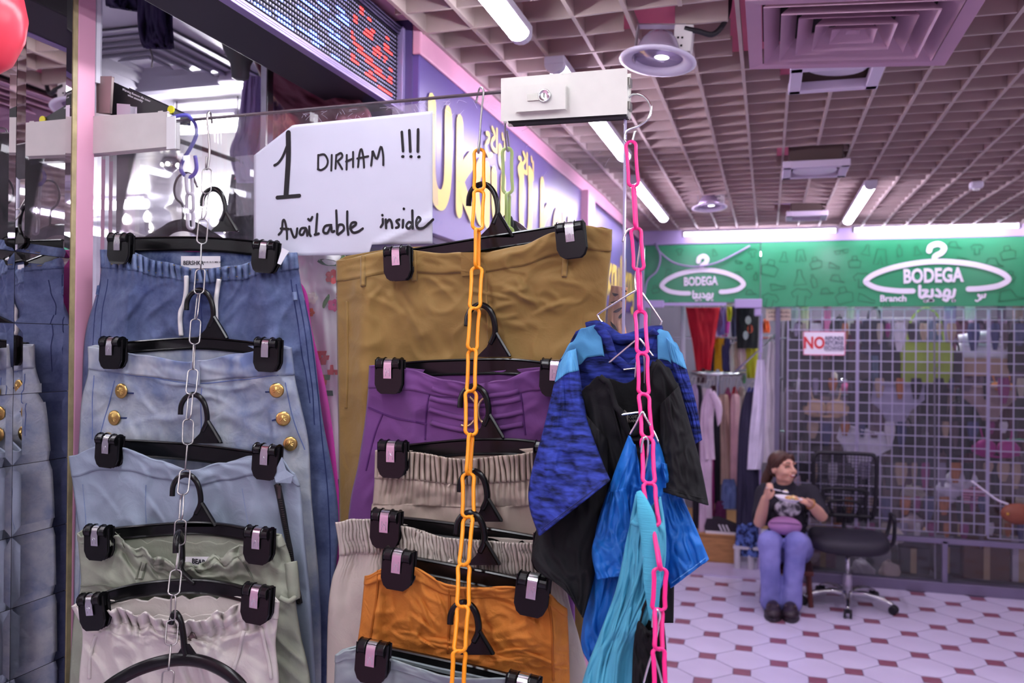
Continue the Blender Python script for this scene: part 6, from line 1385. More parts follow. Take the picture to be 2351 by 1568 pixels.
    def carton(label, x0, y0, x1, y1, Y, col, dp=.35, nm='carton'):
        a, b = P(x0, y1, Y=Y), P(x1, y0, Y=Y); t = thing(nm, label, 'box', ((a.x + b.x) / 2, Y, a.z)); m_ = mk('carton_%d_%d_%d' % col, col, .8, var=.1, vs=5)
        MB().span((a.x, Y, a.z), (b.x, Y + dp, b.z)).build('body', m_, t, bevel=.004)
        MB().prism([(a.x, Y, b.z), (b.x, Y, b.z), (b.x, Y - .03, b.z + .05), (a.x, Y - .03, b.z + .05)], (0, .005, .002)).build('flap', m_, t); MB().span(((a.x + b.x) / 2 - .02, Y - .002, a.z), ((a.x + b.x) / 2 + .02, Y, b.z)).build('tape', mk('tape_tan', (176, 150, 120), .4), t)
        return t
    carton('dark brown carton behind the lower right grid', 2150, 1165, 2262, 1228, 6.95, (78, 52, 46)); carton('second dark brown carton at the right of the lower grid', 2266, 1158, 2351, 1226, 6.95, (70, 48, 44))
    carton('brown carton below the grid at right', 2212, 1252, 2320, 1345, 6.90, (98, 68, 54)); carton('black carton below the grid in the middle', 2060, 1262, 2135, 1340, 6.92, (52, 48, 58)); carton('grey carton below the grid beside the window joint', 2142, 1258, 2205, 1340, 7.0, (74, 66, 78)); carton('tall pale carton behind the office chair', 1860, 1168, 1920, 1335, 6.9, (150, 124, 134)); carton('white carton at the lower right corner of the window', 2324, 1262, 2368, 1345, 6.9, (190, 180, 200))
    PLB = mk('plastic_bag', (200, 192, 206), .25, var=.1, vs=20)
    crumple('plastic_bag', 'white plastic bag on the sill beside the office chair back', 'bag', 2036, 1212, 2076, 1248, 6.80, mk('plastic_cream', (222, 212, 206), .4), 6.1); crumple('plastic_bag', 'clear plastic bag behind the office chair base', 'bag', 1950, 1290, 2006, 1334, 6.82, PLB, 8.1); crumple('plastic_bag', 'beige crumpled bag right of the office chair base', 'bag', 2018, 1292, 2066, 1330, 6.80, mk('paper_beige', (200, 178, 176), .6), 9.1); crumple('plastic_bag', 'lilac wrapped parcel between the office chair and the middle grid', 'bag', 2068, 1185, 2120, 1222, 6.9, mk('parcel_rose', (160, 136, 148), .5), 11.1); crumple('plastic_bag', 'taupe wrapped parcel above the rose parcel', 'bag', 2066, 1118, 2130, 1160, 6.95, mk('parcel_taupe', (138, 122, 122), .6), 12.1); crumple('cloth_pile', 'pale rolled cloth beside the seated woman', 'cloth', 1822, 1095, 1858, 1122, 6.9, mk('cloth_rose', (206, 176, 190), .7), 13.1); crumple('cloth_pile', 'white wrapped goods between the woman and the office chair', 'cloth', 1852, 1125, 1890, 1165, 6.92, mk('cloth_cream', (206, 196, 186), .6), 14.1)
    # small coloured things pegged close behind the grid
    rs = random.Random(31); cols = [((206, 198, 212), 'white'), ((176, 108, 70), 'orange'), ((140, 56, 118), 'magenta'), ((60, 54, 66), 'black'), ((74, 78, 120), 'blue'), ((176, 150, 134), 'beige'), ((140, 130, 158), 'lilac grey'), ((44, 42, 52), 'charcoal'), ((172, 160, 150), 'stone'), ((110, 92, 104), 'taupe')]
    for row, y in enumerate((742, 868, 968, 1062, 1140, 1200)):
        x = 1822 + 14 * (row % 2); nth = 0
        while x < 2345 and nth < 20:
            wd = rs.uniform(12, 30); hg = rs.uniform(26, 64); (col, nm) = cols[rs.randrange(10)]
            soft('pegged_item', '%s scrap pegged behind the wire grid, %s row down, %s from left' % (nm, ORD[row], ORD[nth]), 'underwear', [(x + 2, y), (x, y + hg * .4), (x + wd * .25, y + hg)], [(x + wd - 2, y), (x + wd, y + hg * .4), (x + wd * .7, y + hg)], 6.80 + .012 * (nth % 3), mk('peg_' + nm.replace(' ', '_'), col, .6, var=.1), .015, row * 9 + nth * 1.7, 'small things pegged behind the wire grid', amp=.012, ns=8, nt=6)
            x += wd + rs.uniform(2, 26); nth += 1
    # dark garments filling the back of the window
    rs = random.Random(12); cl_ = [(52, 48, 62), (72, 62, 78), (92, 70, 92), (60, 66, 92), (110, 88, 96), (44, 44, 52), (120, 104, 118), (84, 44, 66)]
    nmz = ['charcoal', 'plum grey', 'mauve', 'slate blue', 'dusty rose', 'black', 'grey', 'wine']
    k = 0
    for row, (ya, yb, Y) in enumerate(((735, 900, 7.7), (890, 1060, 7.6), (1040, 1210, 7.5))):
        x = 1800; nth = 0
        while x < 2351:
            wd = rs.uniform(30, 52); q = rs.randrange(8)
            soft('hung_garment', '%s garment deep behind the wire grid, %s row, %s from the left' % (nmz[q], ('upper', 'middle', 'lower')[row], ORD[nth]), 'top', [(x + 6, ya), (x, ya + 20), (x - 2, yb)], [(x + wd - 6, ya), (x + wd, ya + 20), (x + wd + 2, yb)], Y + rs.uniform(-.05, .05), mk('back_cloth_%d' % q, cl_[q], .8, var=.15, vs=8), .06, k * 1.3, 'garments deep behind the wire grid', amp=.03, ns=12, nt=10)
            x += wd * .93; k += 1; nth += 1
    for row, (z, Y) in enumerate(((1.93, 7.7), (1.42, 7.6), (.98, 7.5))):
        t = thing('clothes_rail', 'clothes rail behind the wire grid, %s of three' % ('highest', 'middle', 'lowest')[row], 'rail', (1.2, Y, z)); MB().tube([(.10, Y + .1, z + .02), (2.6, Y + .1, z + .02)], .012, 6).build('bar', CHROME, t)
        for x in (.10, 2.6): MB().tube([(x, Y + .1, 0), (x, Y + .1, z + .02)], .012, 6).build('upright', CHROME, t)
goods()
# -- entrance: hung clothes and the round rack
def entrance():
    G = 'clothes hung high in the far shop entrance'
    def C(nm, col, **k): return mk('ent_' + nm, col, k.pop('rough', .7), var=k.pop('var', .12), vs=6, **k)
    Y = 7.55
    soft('dress', 'long red off-shoulder dress high in the far entrance', 'dress', [(1574, 706), (1580, 740), (1590, 790), (1598, 850)], [(1654, 706), (1648, 740), (1640, 790), (1632, 850)], Y, C('red', (196, 24, 48)), .07, 1.1, G, (1613, 700), amp=.03)
    soft('top', 'violet top right of the red dress', 'top', [(1642, 706), (1644, 740), (1646, 772)], [(1668, 706), (1666, 740), (1664, 768)], Y + .1, C('violet', (126, 110, 186)), .04, 2.1, G, (1656, 700))
    soft('top', 'magenta top behind the violet top', 'top', [(1656, 706), (1657, 740), (1658, 776)], [(1676, 706), (1676, 740), (1672, 772)], Y + .18, C('magenta', (182, 56, 150)), .04, 3.1, G, (1666, 700))
    soft('top', 'lemon strip of cloth beside the black printed bag', 'top', [(1668, 704), (1668, 720), (1670, 738)], [(1680, 704), (1681, 720), (1678, 738)], Y, C('lemon', (226, 216, 60)), .03, 4.1, G)
    soft('top', 'navy and white top left of the black printed bag', 'top', [(1677, 704), (1678, 740), (1680, 785)], [(1692, 704), (1692, 740), (1690, 785)], Y + .1, C('navywhite', (60, 62, 96)), .03, 5.1, G)
    def pr(t, c):
        for x, y, col in ((1718, 735, (190, 186, 190)), (1722, 755, (200, 80, 60)), (1712, 770, (160, 160, 170))): MB().add([c.px(x + 7 * math.cos(a), y + 10 * math.sin(a), .004) for a in [i * math.pi / 4 for i in range(8)]], [tuple(range(8))]).build('printed_patch', mk('patch_%d' % col[0], col, .6), t)
    soft('tee_shirt', 'black printed tee hanging under the lilac block', 'top', [(1690, 704), (1690, 740), (1692, 800)], [(1742, 704), (1742, 740), (1740, 800)], 7.5, C('blacktee', (30, 28, 34)), .04, 6.1, G, (1716, 698), amp=.01, parts=pr)
    for k, (x0, x1, y0, y1, col, nm) in enumerate(((1626, 1644, 780, 852, (60, 58, 76), 'charcoal'), (1637, 1668, 776, 852, (224, 166, 34), 'mustard'), (1655, 1680, 778, 852, (66, 62, 110), 'navy'), (1674, 1690, 790, 856, (226, 220, 214), 'white'), (1684, 1696, 785, 850, (206, 178, 160), 'beige'), (1694, 1714, 796, 848, (226, 196, 200), 'blush'), (1712, 1740, 790, 868, (196, 186, 52), 'olive yellow'), (1702, 1712, 850, 880, (60, 130, 80), 'green'), (1750, 1768, 732, 764, (244, 104, 60), 'orange'), (1600, 1622, 845, 880, (90, 60, 70), 'brown'))):
        soft('top', nm + ' garment hanging above the round rack', 'top', [(x0 + 4, y0), (x0, y0 + 20), (x0 + 2, y1)], [(x1 - 4, y0), (x1, y0 + 20), (x1 - 1, y1)], 7.66 - .012 * k, C(nm.replace(' ', '_'), col), .04, k + 7.7, G, ((x0 + x1) / 2, y0 - 8), amp=.02, ns=14, nt=12)
    for k, (yy, zz) in enumerate(((7.58, P(1620, 698, Y=7.58).z), (7.62, P(1680, 776, Y=7.62).z))):
        t = thing('clothes_rail', ('upper' if k == 0 else 'lower') + ' chrome rail carrying the clothes high in the far entrance', 'rail', (-.2, yy, zz)); MB().tube([(-1.0, yy, zz), (.2, yy, zz)], .010, 6).build('bar', CHROME, t)
        for x in (-1.0, .2): MB().tube([(x, yy, zz), (x, yy, 2.6)], .008, 6).build('drop_rod', CHROME, t)
    # round chrome rack
    c = P(1648, 856, Y=7.35); r = .40; t = thing('round_rack', 'round chrome clothes rack in the far shop entrance', 'rack', (c.x, 7.35, 0))
    ring = [Vector((c.x + r * .56 * math.cos(a), 7.35 + r * math.sin(a) * .8, c.z)) for a in [i * math.pi / 16 for i in range(32)]]
    MB().tube(ring, .012, 8, closed=True).build('ring', CHROME, t, smooth=True)
    MB().tube([(c.x, 7.35, 0.006), (c.x, 7.35, c.z + .03)], .018, 10).build('centre_post', CHROME, t)
    for k in range(4):
        q = ring[k * 8]; MB().tube([q, (c.x, 7.35, c.z)], .008, 6).build('spoke', CHROME, t)
        MB().tube([(c.x, 7.35, .03), (c.x + (q.x - c.x) * 1.1, 7.35 + (q.y - 7.35) * 1.1, .015)], .012, 6).build('foot', CHROME, t)
    gr = 'garments on the round rack'
    rk = [(1584, 1604, 882, 1010, (176, 150, 186), 'lilac blouse'), (1594, 1614, 884, 1080, (40, 36, 48), 'black shirt'), (1604, 1626, 890, 960, (214, 190, 206), 'pale mauve top'), (1628, 1650, 885, 1075, (84, 48, 52), 'maroon knit'), (1618, 1640, 1000, 1210, (170, 60, 130), 'plum skirt'), (1632, 1654, 930, 1155, (38, 36, 46), 'black spotted dress'), (1648, 1676, 905, 1112, (206, 172, 156), 'beige ribbed dress'), (1662, 1680, 890, 960, (176, 86, 130), 'rose top'), (1655, 1692, 1100, 1168, (110, 126, 176), 'denim shorts'), (1676, 1700, 904, 1122, (222, 176, 182), 'pink ribbed dress'), (1678, 1696, 888, 950, (186, 40, 56), 'red top'), (1692, 1714, 888, 970, (186, 170, 160), 'stone top'), (1640, 1668, 1150, 1212, (110, 44, 92), 'wine skirt'), (1590, 1608, 1060, 1215, (50, 46, 58), 'charcoal trousers')]
    for k, (x0, x1, y0, y1, col, nm) in enumerate(rk):
        soft('rack_garment', nm + ' on the round chrome rack', 'clothes', [(x0 + 6, y0), (x0 + 1, y0 + 18), (x0, (y0 + y1) / 2), (x0, y1)], [(x1 - 6, y0), (x1 - 1, y0 + 18), (x1, (y0 + y1) / 2), (x1, y1)], 7.25 + .05 * (k % 4), C(nm.replace(' ', '_'), col), .05, k + 30.3, gr, ((x0 + x1) / 2, 868) if y0 < 940 else None, amp=.025, ns=16, nt=14)
    # pale pink pyjama set
    def pj(t, c_):
        s = Cloth([(1626, 905), (1640, 935), (1648, 980)], [(1640, 896), (1658, 930), (1656, 968)], 7.02, 7.0, .03, .02, ns=14, nt=10); s.band(0, 1).build('sleeve', C('pyjama', (208, 180, 202)), t, smooth=True)
        l = Cloth([(1606, 1050), (1606, 1130), (1603, 1222)], [(1636, 1050), (1634, 1130), (1636, 1222)], 7.06, 7.06, .04, .03, ns=16, nt=12, fold=lambda u, q: .02 * fbm(u * 4, q * 2, 3)); l.band(0, 1).build('pyjama_trousers', C('pyjama', (208, 180, 202)), t, smooth=True)
    soft('pyjama_set', 'pale pink pyjama set hanging at the front of the round rack', 'pyjamas', [(1622, 892), (1610, 930), (1606, 980), (1606, 1055)], [(1634, 892), (1640, 930), (1638, 980), (1642, 1055)], 7.05, C('pyjama', (208, 180, 202)), .04, 51., None, (1628, 876), amp=.02, parts=pj)
    # clothes by the window post
    soft('dress', 'long dark navy dress beside the seated woman', 'dress', [(1712, 900), (1698, 960), (1692, 1080), (1690, 1205)], [(1730, 900), (1738, 960), (1742, 1080), (1744, 1205)], 6.86, C('longnavy', (44, 40, 64)), .05, 61., None, (1722, 888), amp=.02)
    soft('top', 'indigo top behind the white shirt', 'top', [(1716, 890), (1712, 960), (1716, 1100)], [(1742, 890), (1750, 960), (1748, 1110)], 6.92, C('indigo', (64, 70, 150)), .04, 62., None, (1730, 880))
    soft('shirt', 'white long shirt hanging by the lilac pole', 'top', [(1738, 826), (1730, 900), (1720, 1000), (1715, 1078)], [(1756, 826), (1760, 900), (1758, 1000), (1748, 1078)], 6.82, C('whiteshirt', (220, 210, 232)), .04, 63., None, (1746, 815), amp=.02)
    soft('dress', 'long ivory dress nearest the window frame', 'dress', [(1764, 784), (1754, 880), (1752, 960), (1750, 1062)], [(1778, 784), (1784, 880), (1786, 960), (1787, 1062)], 6.84, C('ivorydress', (222, 214, 222)), .04, 64., None, (1770, 774), amp=.02)
    soft('skirt', 'blue and navy blotched skirt below the navy dress', 'skirt', [(1692, 1200), (1688, 1240), (1686, 1276)], [(1742, 1200), (1744, 1240), (1746, 1280)], 6.88, mk('blotch_blue', (32, 38, 80), .7, col2=(96, 120, 190), vs=26, sharp=.06), .05, 65., amp=.02)
    t = thing('garment_stand', 'lilac pole stand holding the clothes by the window frame', 'stand', P(1744, 1330, Y=6.88)); x = P(1746, 900, Y=6.88).x
    MB().tube([(x, 6.88, 0), (x, 6.88, 1.96)], .012, 8).build('pole', mk('lilac_pole', (190, 172, 220), .4), t); MB().tube([(x - .2, 6.88, 1.50), (x + .13, 6.88, 1.82)], .008, 6).build('slanted_arm', CHROME, t)
    for dx in (-.16, -.06, .04): MB().tube([(x + dx, 6.86, .0), (x + dx, 6.86, .17)], .024, 8).build('white_leg', mk('white_leg', (206, 200, 208), .5), t)
    MB().span((x - .19, 6.84, .16), (x + .07, 6.92, .18)).build('foot_shelf', mk('white_leg', (206, 200, 208)), t)
    o = MB().tube([P(1568, 712, Y=7.1), P(1568, 1000, Y=7.1)], .02, 8).build('grey_post', mk('post_grey', (178, 170, 186), .5)); MB().lathe([(.03, 0), (.03, .02)], P(1568, 712, Y=7.1), 10).build('post_cap', LAMPH, o); tag(recenter(o), 'pale upright post left of the red dress', 'post')
    o.location.z = 0.01; o.scale = (1, 1, 2.0)
    # wooden plinth and shoe
    t = thing('shoe_plinth', 'low wooden plinth under the round rack', 'plinth', P(1640, 1278, Y=6.98)); a, b = P(1575, 1278, Y=6.98), P(1690, 1234, Y=6.98)
    MB().span((a.x, 6.98, .012), (b.x, 7.15, b.z)).build('front_board', mk('plinth_wood', (180, 128, 80), .5, var=.2, vs=8, stretch=(1, 1, 10)), t, bevel=.003); MB().span((a.x - .01, 6.97, b.z), (b.x + .01, 7.16, b.z + .012)).build('top_board', mk('plinth_wood', (180, 128, 80)), t)
    p = P(1662, 1232, Y=7.05); p.z = b.z + .012; t = thing('sneaker', 'dark sneaker with white stripes on the wooden plinth', 'shoe', p)
    pro = [(-.13, .0), (.13, .0), (.135, .03), (.10, .045), (.03, .07), (-.04, .095), (-.12, .09), (-.135, .04)]
    MB().prism([(p.x + u, 7.01, p.z + v + .012) for u, v in pro], (0, .09, 0)).build('upper', mk('shoe_dark', (44, 34, 46), .6), t, bevel=.015, bseg=3); MB().prism([(p.x + u, 7.005, p.z + v) for u, v in ((-.135, 0), (.135, 0), (.138, .018), (-.138, .018))], (0, .10, 0)).build('sole', mk('sole_white', (226, 220, 230), .6), t, bevel=.004)
    for k in range(3): MB().prism([(p.x - .02 + k * .028 + u, 7.006, p.z + v) for u, v in ((0, .025), (.012, .025), (-.012, .075), (-.024, .075))], (0, .003, 0)).build('stripe', mk('sole_white', (226, 220, 230)), t)
    # brown leather bag at the right edge on a pale strap
    q = P(2338, 1180, Y=6.60); t = thing('pouch_bag', 'brown leather pouch bag with gold stud at the right edge', 'bag', q)
    mb = MB().ell(q, (.11, .05, .072), 20, 12); mb.build('body', mk('leather_tan', (134, 74, 56), .45, var=.1, vs=14), t, smooth=True)
    MB().lathe([(.010, 0), (.008, .006), (.001, .007)], P(2314, 1180, Y=6.555), 12, frame_at((0, 0, 0), (1, 0, 0), (0, 0, 1)).to_3x3()).build('stud', mk('stud_gold', (220, 176, 80), .3, .9), t, smooth=True)
    MB().tube(cr([P(2316, 1158, Y=6.60), P(2290, 1148, Y=6.62), P(2262, 1128, Y=6.64), P(2232, 1105, Y=6.66)], 5), .008, 6, flat=.5).build('strap', mk('strap_pale', (206, 196, 216), .5), t, smooth=True)
    MB().tube([P(2232, 1105, Y=6.66), P(2232, 1105, Y=6.684)], .008, 8).build('suction_hook', LAMPH, t)
entrance()
# ================================================================ SEATED WOMAN AND OFFICE CHAIR
def voxel(mb, size, name, mat, parent, smooth=6):
    o = mb.build(name, mat, parent, smooth=True)
    md = o.modifiers.new('r', 'REMESH'); md.mode = 'VOXEL'; md.voxel_size = size; md.use_smooth_shade = True
    sm = o.modifiers.new('s', 'SMOOTH'); sm.iterations = smooth; sm.factor = .5
    dg = bpy.context.evaluated_depsgraph_get(); me = bpy.data.meshes.new_from_object(o.evaluated_get(dg)); o.modifiers.clear(); old = o.data; o.data = me; bpy.data.meshes.remove(old); me.name = name
    me.polygons.foreach_set('use_smooth', [True] * len(me.polygons))
    if not me.materials: me.materials.append(mat)
    return o
def limb(mb, pts, rs, sub=5):
    q = cr([Vector((p.x, p.y, p.z)) for p in pts], sub); n = len(q) - 1
    r = []
    for i in range(len(q)):
        x = i / n * (len(rs) - 1); k = min(int(x), len(rs) - 2); r.append(rs[k] + (rs[k + 1] - rs[k]) * (x - k))
    mb.tube(q, r, 14)
    for p_, a in ((q[0], r[0]), (q[-1], r[-1])): mb.ell(p_, (a, a, a), 12, 8)
def hand(mb, wrist, knuckle, up, fingers, thumb, r=.0085):
    """palm from wrist to knuckle line; fingers given as local joint lists (across, along, up) in metres from the knuckle"""
    y = (knuckle - wrist).normalized(); z = (up - y * up.dot(y)).normalized(); x = y.cross(z)
    L = lambda a: knuckle + x * a[0] + y * a[1] + z * a[2]
    n = 5
    for k in range(5):
        t = k / 4; c = wrist.lerp(knuckle, t); wd = .022 + .018 * min(1, t * 1.6)
        for sx in (-.7, 0, .7): mb.ell(c + x * sx * wd, (.015, .015, .015), 10, 6)
    for f in fingers: limb(mb, [L(a) for a in f], [r * 1.08, r, r * .92, r * .8], 3)
    limb(mb, [L(a) for a in thumb], [r * 1.35, r * 1.15, r], 3)
def woman():
    base = P(1800, 1420, Z=0)
    t = thing('person', 'woman in black printed tee and blue jeans sitting and eating', 'person', (base.x, 6.0, 0))
    SK = mk('skin', (214, 164, 142), .5, var=.05, vs=14, spec=.35, sss=.15)
    sh = [P(1757, 1128, Y=6.12), P(1858, 1130, Y=6.12)]
    neck = P(1802, 1116, Y=6.11); head = P(1798, 1074, Y=6.07)
    elR, wrR, haR = P(1744, 1198, Y=6.00), P(1757, 1145, Y=5.90), P(1764, 1124, Y=5.87)
    elL, wrL, haL = P(1886, 1184, Y=6.02), P(1859, 1156, Y=5.90), P(1846, 1147, Y=5.87)
    chest = P(1806, 1160, Y=6.12); belly = P(1806, 1205, Y=6.10); hip = Vector((belly.x, 6.16, .36))
    hips = [Vector((belly.x - .085, 6.14, .36)), Vector((belly.x + .085, 6.14, .36))]
    kn = [P(1766, 1246, Y=5.80), P(1829, 1248, Y=5.83)]; an = [P(1771, 1385, Y=5.85), P(1815, 1388, Y=5.86)]
    # ---- skin: one body
    mb = MB()
    limb(mb, [hip, belly, chest, neck], [.10, .09, .10, .055])
    limb(mb, [neck, head + Vector((0, .01, -.05))], [.052, .048])
    for s, e, w_ in ((sh[0], elR, wrR), (sh[1], elL, wrL)):
        limb(mb, [chest.lerp(s, .6), s, s.lerp(e, .5), e], [.05, .05, .044, .040]); limb(mb, [e, e.lerp(w_, .4), w_], [.040, .038, .027])
    for h_, k_, a_ in zip(hips, kn, an): limb(mb, [h_, k_], [.075, .05]); limb(mb, [k_, a_], [.05, .036])
    HR = Matrix.Rotation(.75, 3, 'Z') @ Matrix.Rotation(-.10, 3, 'X')
    Hd = lambda v: head + HR @ Vector(v)
    E_ = lambda c, r: mb.ell(Hd(c), r, 20, 14, HR)
    E_((0, .015, .022), (.070, .084, .080)); E_((0, -.018, -.020), (.060, .062, .070)); E_((0, -.040, -.070), (.034, .034, .026)); E_((0, -.005, -.055), (.054, .055, .042))
    for sx in (-1, 1): E_((sx * .034, -.056, -.026), (.026, .022, .022)); E_((sx * .072, .012, -.008), (.010, .018, .028)); E_((sx * .028, -.062, .030), (.026, .016, .010))
    limb(mb, [Hd((0, -.076, .022)), Hd((0, -.090, .0)), Hd((0, -.097, -.018))], [.008, .010, .012], 3)
    for sx in (-1, 1): E_((sx * .011, -.084, -.020), (.009, .009, .008))
    E_((0, -.078, -.040), (.026, .010, .007)); E_((0, -.074, -.060), (.022, .010, .007))
    # hands: right one pinching a spoon, left one under the plate rim
    curl = [[(a, 0, 0), (a, .022, .008), (a * .9, .030, -.014), (a * .8, .012, -.026)] for a in (-.026, -.009, .009, .025)]
    hand(mb, wrR, haR, Vector((-.35, -.3, .5)), curl, [(.030, -.045, -.010), (.036, -.018, -.024), (.022, .008, -.030)])
    flat = [[(a, 0, 0), (a, .028, -.004), (a, .050, -.002), (a, .066, .006)] for a in (-.026, -.009, .009, .024)]; flat[0][-1] = (-.026, .055, .004)
    hand(mb, wrL, haL + Vector((0, 0, -.012)), Vector((.1, -.3, 1)), flat, [(-.030, -.04, .012), (-.038, -.012, .026), (-.032, .018, .030)])
    voxel(mb, .0042, 'body', SK, t, 4)
    # ---- face
    lip = mk('lip_red', (176, 70, 78), .4); EY = mk('eye_line', (48, 32, 30), .5); BR = mk('brow', (92, 62, 48), .7)
    for sx in (-1, 1):
        MB().tube(cr([Hd((sx * .014, -.0745, .008)), Hd((sx * .028, -.0745, .0125)), Hd((sx * .043, -.064, .006))], 4), .0030, 6).build('eye', EY, t, smooth=True)
        MB().tube(cr([Hd((sx * .012, -.080, .032)), Hd((sx * .030, -.078, .038)), Hd((sx * .050, -.062, .030))], 4), .0032, 6).build('eyebrow', BR, t, smooth=True)
    MB().ell(Hd((0, -.082, -.050)), (.022, .008, .010), 14, 8, HR).build('mouth', lip, t, smooth=True)
    MB().ell(Hd((0, -.087, -.0475)), (.017, .005, .0045), 12, 6, HR).build('teeth', mk('teeth', (240, 232, 226), .3), t, smooth=True)
    # ---- hair with pony tail falling behind her right shoulder
    HB = mk('hair_brown', (74, 46, 38), .45, var=.25, vs=30, stretch=(1, 1, .2), bump=.5, bs=160, bstretch=(1, 1, .15))
    hm = MB(); hm.ell(Hd((0, .026, .034)), (.079, .090, .082), 20, 14, HR); hm.ell(Hd((-.0, .066, -.005)), (.066, .046, .062), 16, 10, HR)
    for sx in (-1, 1): limb(hm, [Hd((sx * .035, -.048, .080)), Hd((sx * .066, -.022, .045)), Hd((sx * .074, .012, .010))], [.014, .016, .014], 4)
    pt = [Hd((-.02, .10, .0)), P(1772, 1075, Y=6.18), P(1760, 1098, Y=6.19), P(1755, 1122, Y=6.18), P(1758, 1138, Y=6.16)]
    limb(hm, pt, [.030, .038, .036, .028, .012], 5)
    ho = hm; 
    cut = MB(); voxel(hm, .0055, 'hair', HB, t, 3)
    # ---- black tee with pale print
    TB = mk('tee_black_cotton', (36, 33, 44), .8, var=.08, vs=10)
    m2 = MB(); limb(m2, [hip + Vector((0, 0, .0)), belly, P(1804, 1178, Y=6.115), chest, neck + Vector((0, .01, -.03))], [.125, .122, .122, .125, .085])
    for s in (-1, 1): m2.ell(chest + Vector((s * .055, -.045, .0)), (.065, .07, .06), 14, 9)
    for s, e in zip(sh, (elR, elL)): limb(m2, [chest.lerp(s, .5), s, s.lerp(e, .45), s.lerp(e, .80)], [.075, .062, .060, .062])
    voxel(m2, .007, 'tee_shirt', TB, t, 6)
    # printed motif: pale blotches following the chest
    pc = P(1808, 1168, Y=5.985)
    PRT = mk('print_pale', (206, 200, 208), .7, col2=(60, 56, 66), vs=28, sharp=.1)
    pm = MB(); pm.ell(pc, (.085, .028, .062), 22, 12); voxel(pm, .006, 'shirt_print', PRT, t, 2)
    # ---- jeans
    JN = mk('jeans_woman', (108, 110, 178), .8, wrinkle=.6, wrs=14, col2=(152, 150, 216), vs=5, detail=4, weave=.1, wscale=300)
    m3 = MB(); limb(m3, [hip + Vector((-.06, 0, 0)), hip + Vector((.06, 0, 0))], [.125, .125])
    for h_, k_, a_ in zip(hips, kn, an):
        limb(m3, [h_, h_.lerp(k_, .5), k_ + Vector((0, .02, 0))], [.098, .090, .076]); limb(m3, [k_ + Vector((0, .02, 0)), k_.lerp(a_, .35) + Vector((0, .01, 0)), k_.lerp(a_, .7), a_ + Vector((0, .0, .01))], [.074, .066, .062, .072], 6)
    for v_i, v in enumerate(m3.v): m3.v[v_i] = v + Vector((.008 * noise.noise(v * 14), .010 * noise.noise(v * 16 + Vector((3, 0, 0))), 0))
    voxel(m3, .007, 'jeans', JN, t, 3)
    # ---- shoes
    SM = mk('shoe_leather', (48, 34, 44), .4, spec=.5)
    for k, (px, a_) in enumerate(((1775, an[0]), (1815, an[1]))):
        q = P(px, 1421 + 2 * k, Z=0); sm_ = MB()
        sm_.ell(q + Vector((0, .06, .045)), (.046, .09, .05), 16, 10); sm_.ell(q + Vector((0, .0, .035)), (.050, .065, .038), 16, 10); sm_.ell(q + Vector((0, .15, .06)), (.040, .06, .06), 14, 9)
        so = voxel(sm_, .006, 'shoe', SM, t, 3)
        MB().prism([q + Vector((.052 * math.cos(a), .065 + .14 * math.sin(a), 0)) for a in [i * math.pi / 10 for i in range(20)]], (0, 0, .022)).build('sole', mk('sole_dark', (60, 52, 62), .6), so, bevel=.004)
        MB().tube(cr([q + Vector((-.03, .03, .075)), q + Vector((0, .025, .084)), q + Vector((.03, .03, .075))], 4), .006, 6).build('buckle_strap', mk('shoe_buckle', (170, 140, 120), .3, .7), so, smooth=True)
    # bracelet
    bq = wrL.lerp(haL, -.15); ax = (haL - wrL).normalized(); u_ = ax.orthogonal().normalized(); v_ = ax.cross(u_)
    o = MB().tube([bq + (u_ * math.cos(a) + v_ * math.sin(a)) * .033 for a in [i * math.pi / 9 for i in range(18)]], .005, 6, closed=True).build('bracelet', mk('bracelet_gold', (190, 140, 80), .3, .8), t, smooth=True)
    # ---- belt bag
    q = P(1802, 1207, Y=5.965); bt = thing('belt_bag', 'lilac-pink belt bag worn by the seated woman', 'bag', q)
    bb = MB(); bb.ell(q, (.108, .050, .062), 24, 14); bb.ell(q + Vector((0, .0, .012)), (.100, .048, .045), 20, 12); voxel(bb, .006, 'pouch', mk('belt_bag_lilac', (196, 140, 196), .5, var=.05), bt, 3)
    MB().tube(cr([q + Vector((-.095, -.030, .020)), q + Vector((0, -.052, .028)), q + Vector((.095, -.030, .020))], 5), .0035, 6).build('zip', mk('zip_lilac', (150, 100, 156), .5), bt, smooth=True)
    MB().tube(cr([q + Vector((-.10, .02, .0)), q + Vector((-.14, .10, -.01)), q + Vector((-.125, .2, -.01)), q + Vector((0, .30, 0)), q + Vector((.125, .2, -.01)), q + Vector((.14, .10, -.01)), q + Vector((.10, .02, 0))], 5), .014, 8, flat=.3).build('belt', mk('belt_dark', (44, 40, 56), .6), bt, smooth=True)
    # ---- plate with food, spoon
    q = P(1810, 1145, Y=5.84); pl = thing('plate', 'white oval plate of food held by the woman', 'plate', q); TL = Matrix.Rotation(.10, 3, 'Y')
    MB().lathe([(.002, -.012), (.055, -.012), (.083, .006), (.086, .010), (.080, .009), (.052, -.006), (.002, -.006)], q, 26, TL).build('dish', mk('plate_white', (236, 232, 240), .3), pl, smooth=True)
    rs = random.Random(3)
    for k in range(14):
        a = rs.uniform(0, 6.28); r_ = rs.uniform(0, .045); p = q + TL @ Vector((r_ * math.cos(a) + .01, r_ * math.sin(a), .004 + rs.uniform(0, .010)))
        MB().ell(p, (rs.uniform(.010, .017), rs.uniform(.010, .016), .009), 8, 6).build('food_piece', mk('food_%d' % (k % 3), ((214, 176, 110), (196, 150, 90), (226, 206, 150))[k % 3], .5, bump=.4, bs=120), pl, smooth=True)
    a, b = P(1770, 1122, Y=5.845), P(1803, 1129, Y=5.83); st = thing('spoon', 'white plastic spoon in the hand of the woman', 'spoon', a)
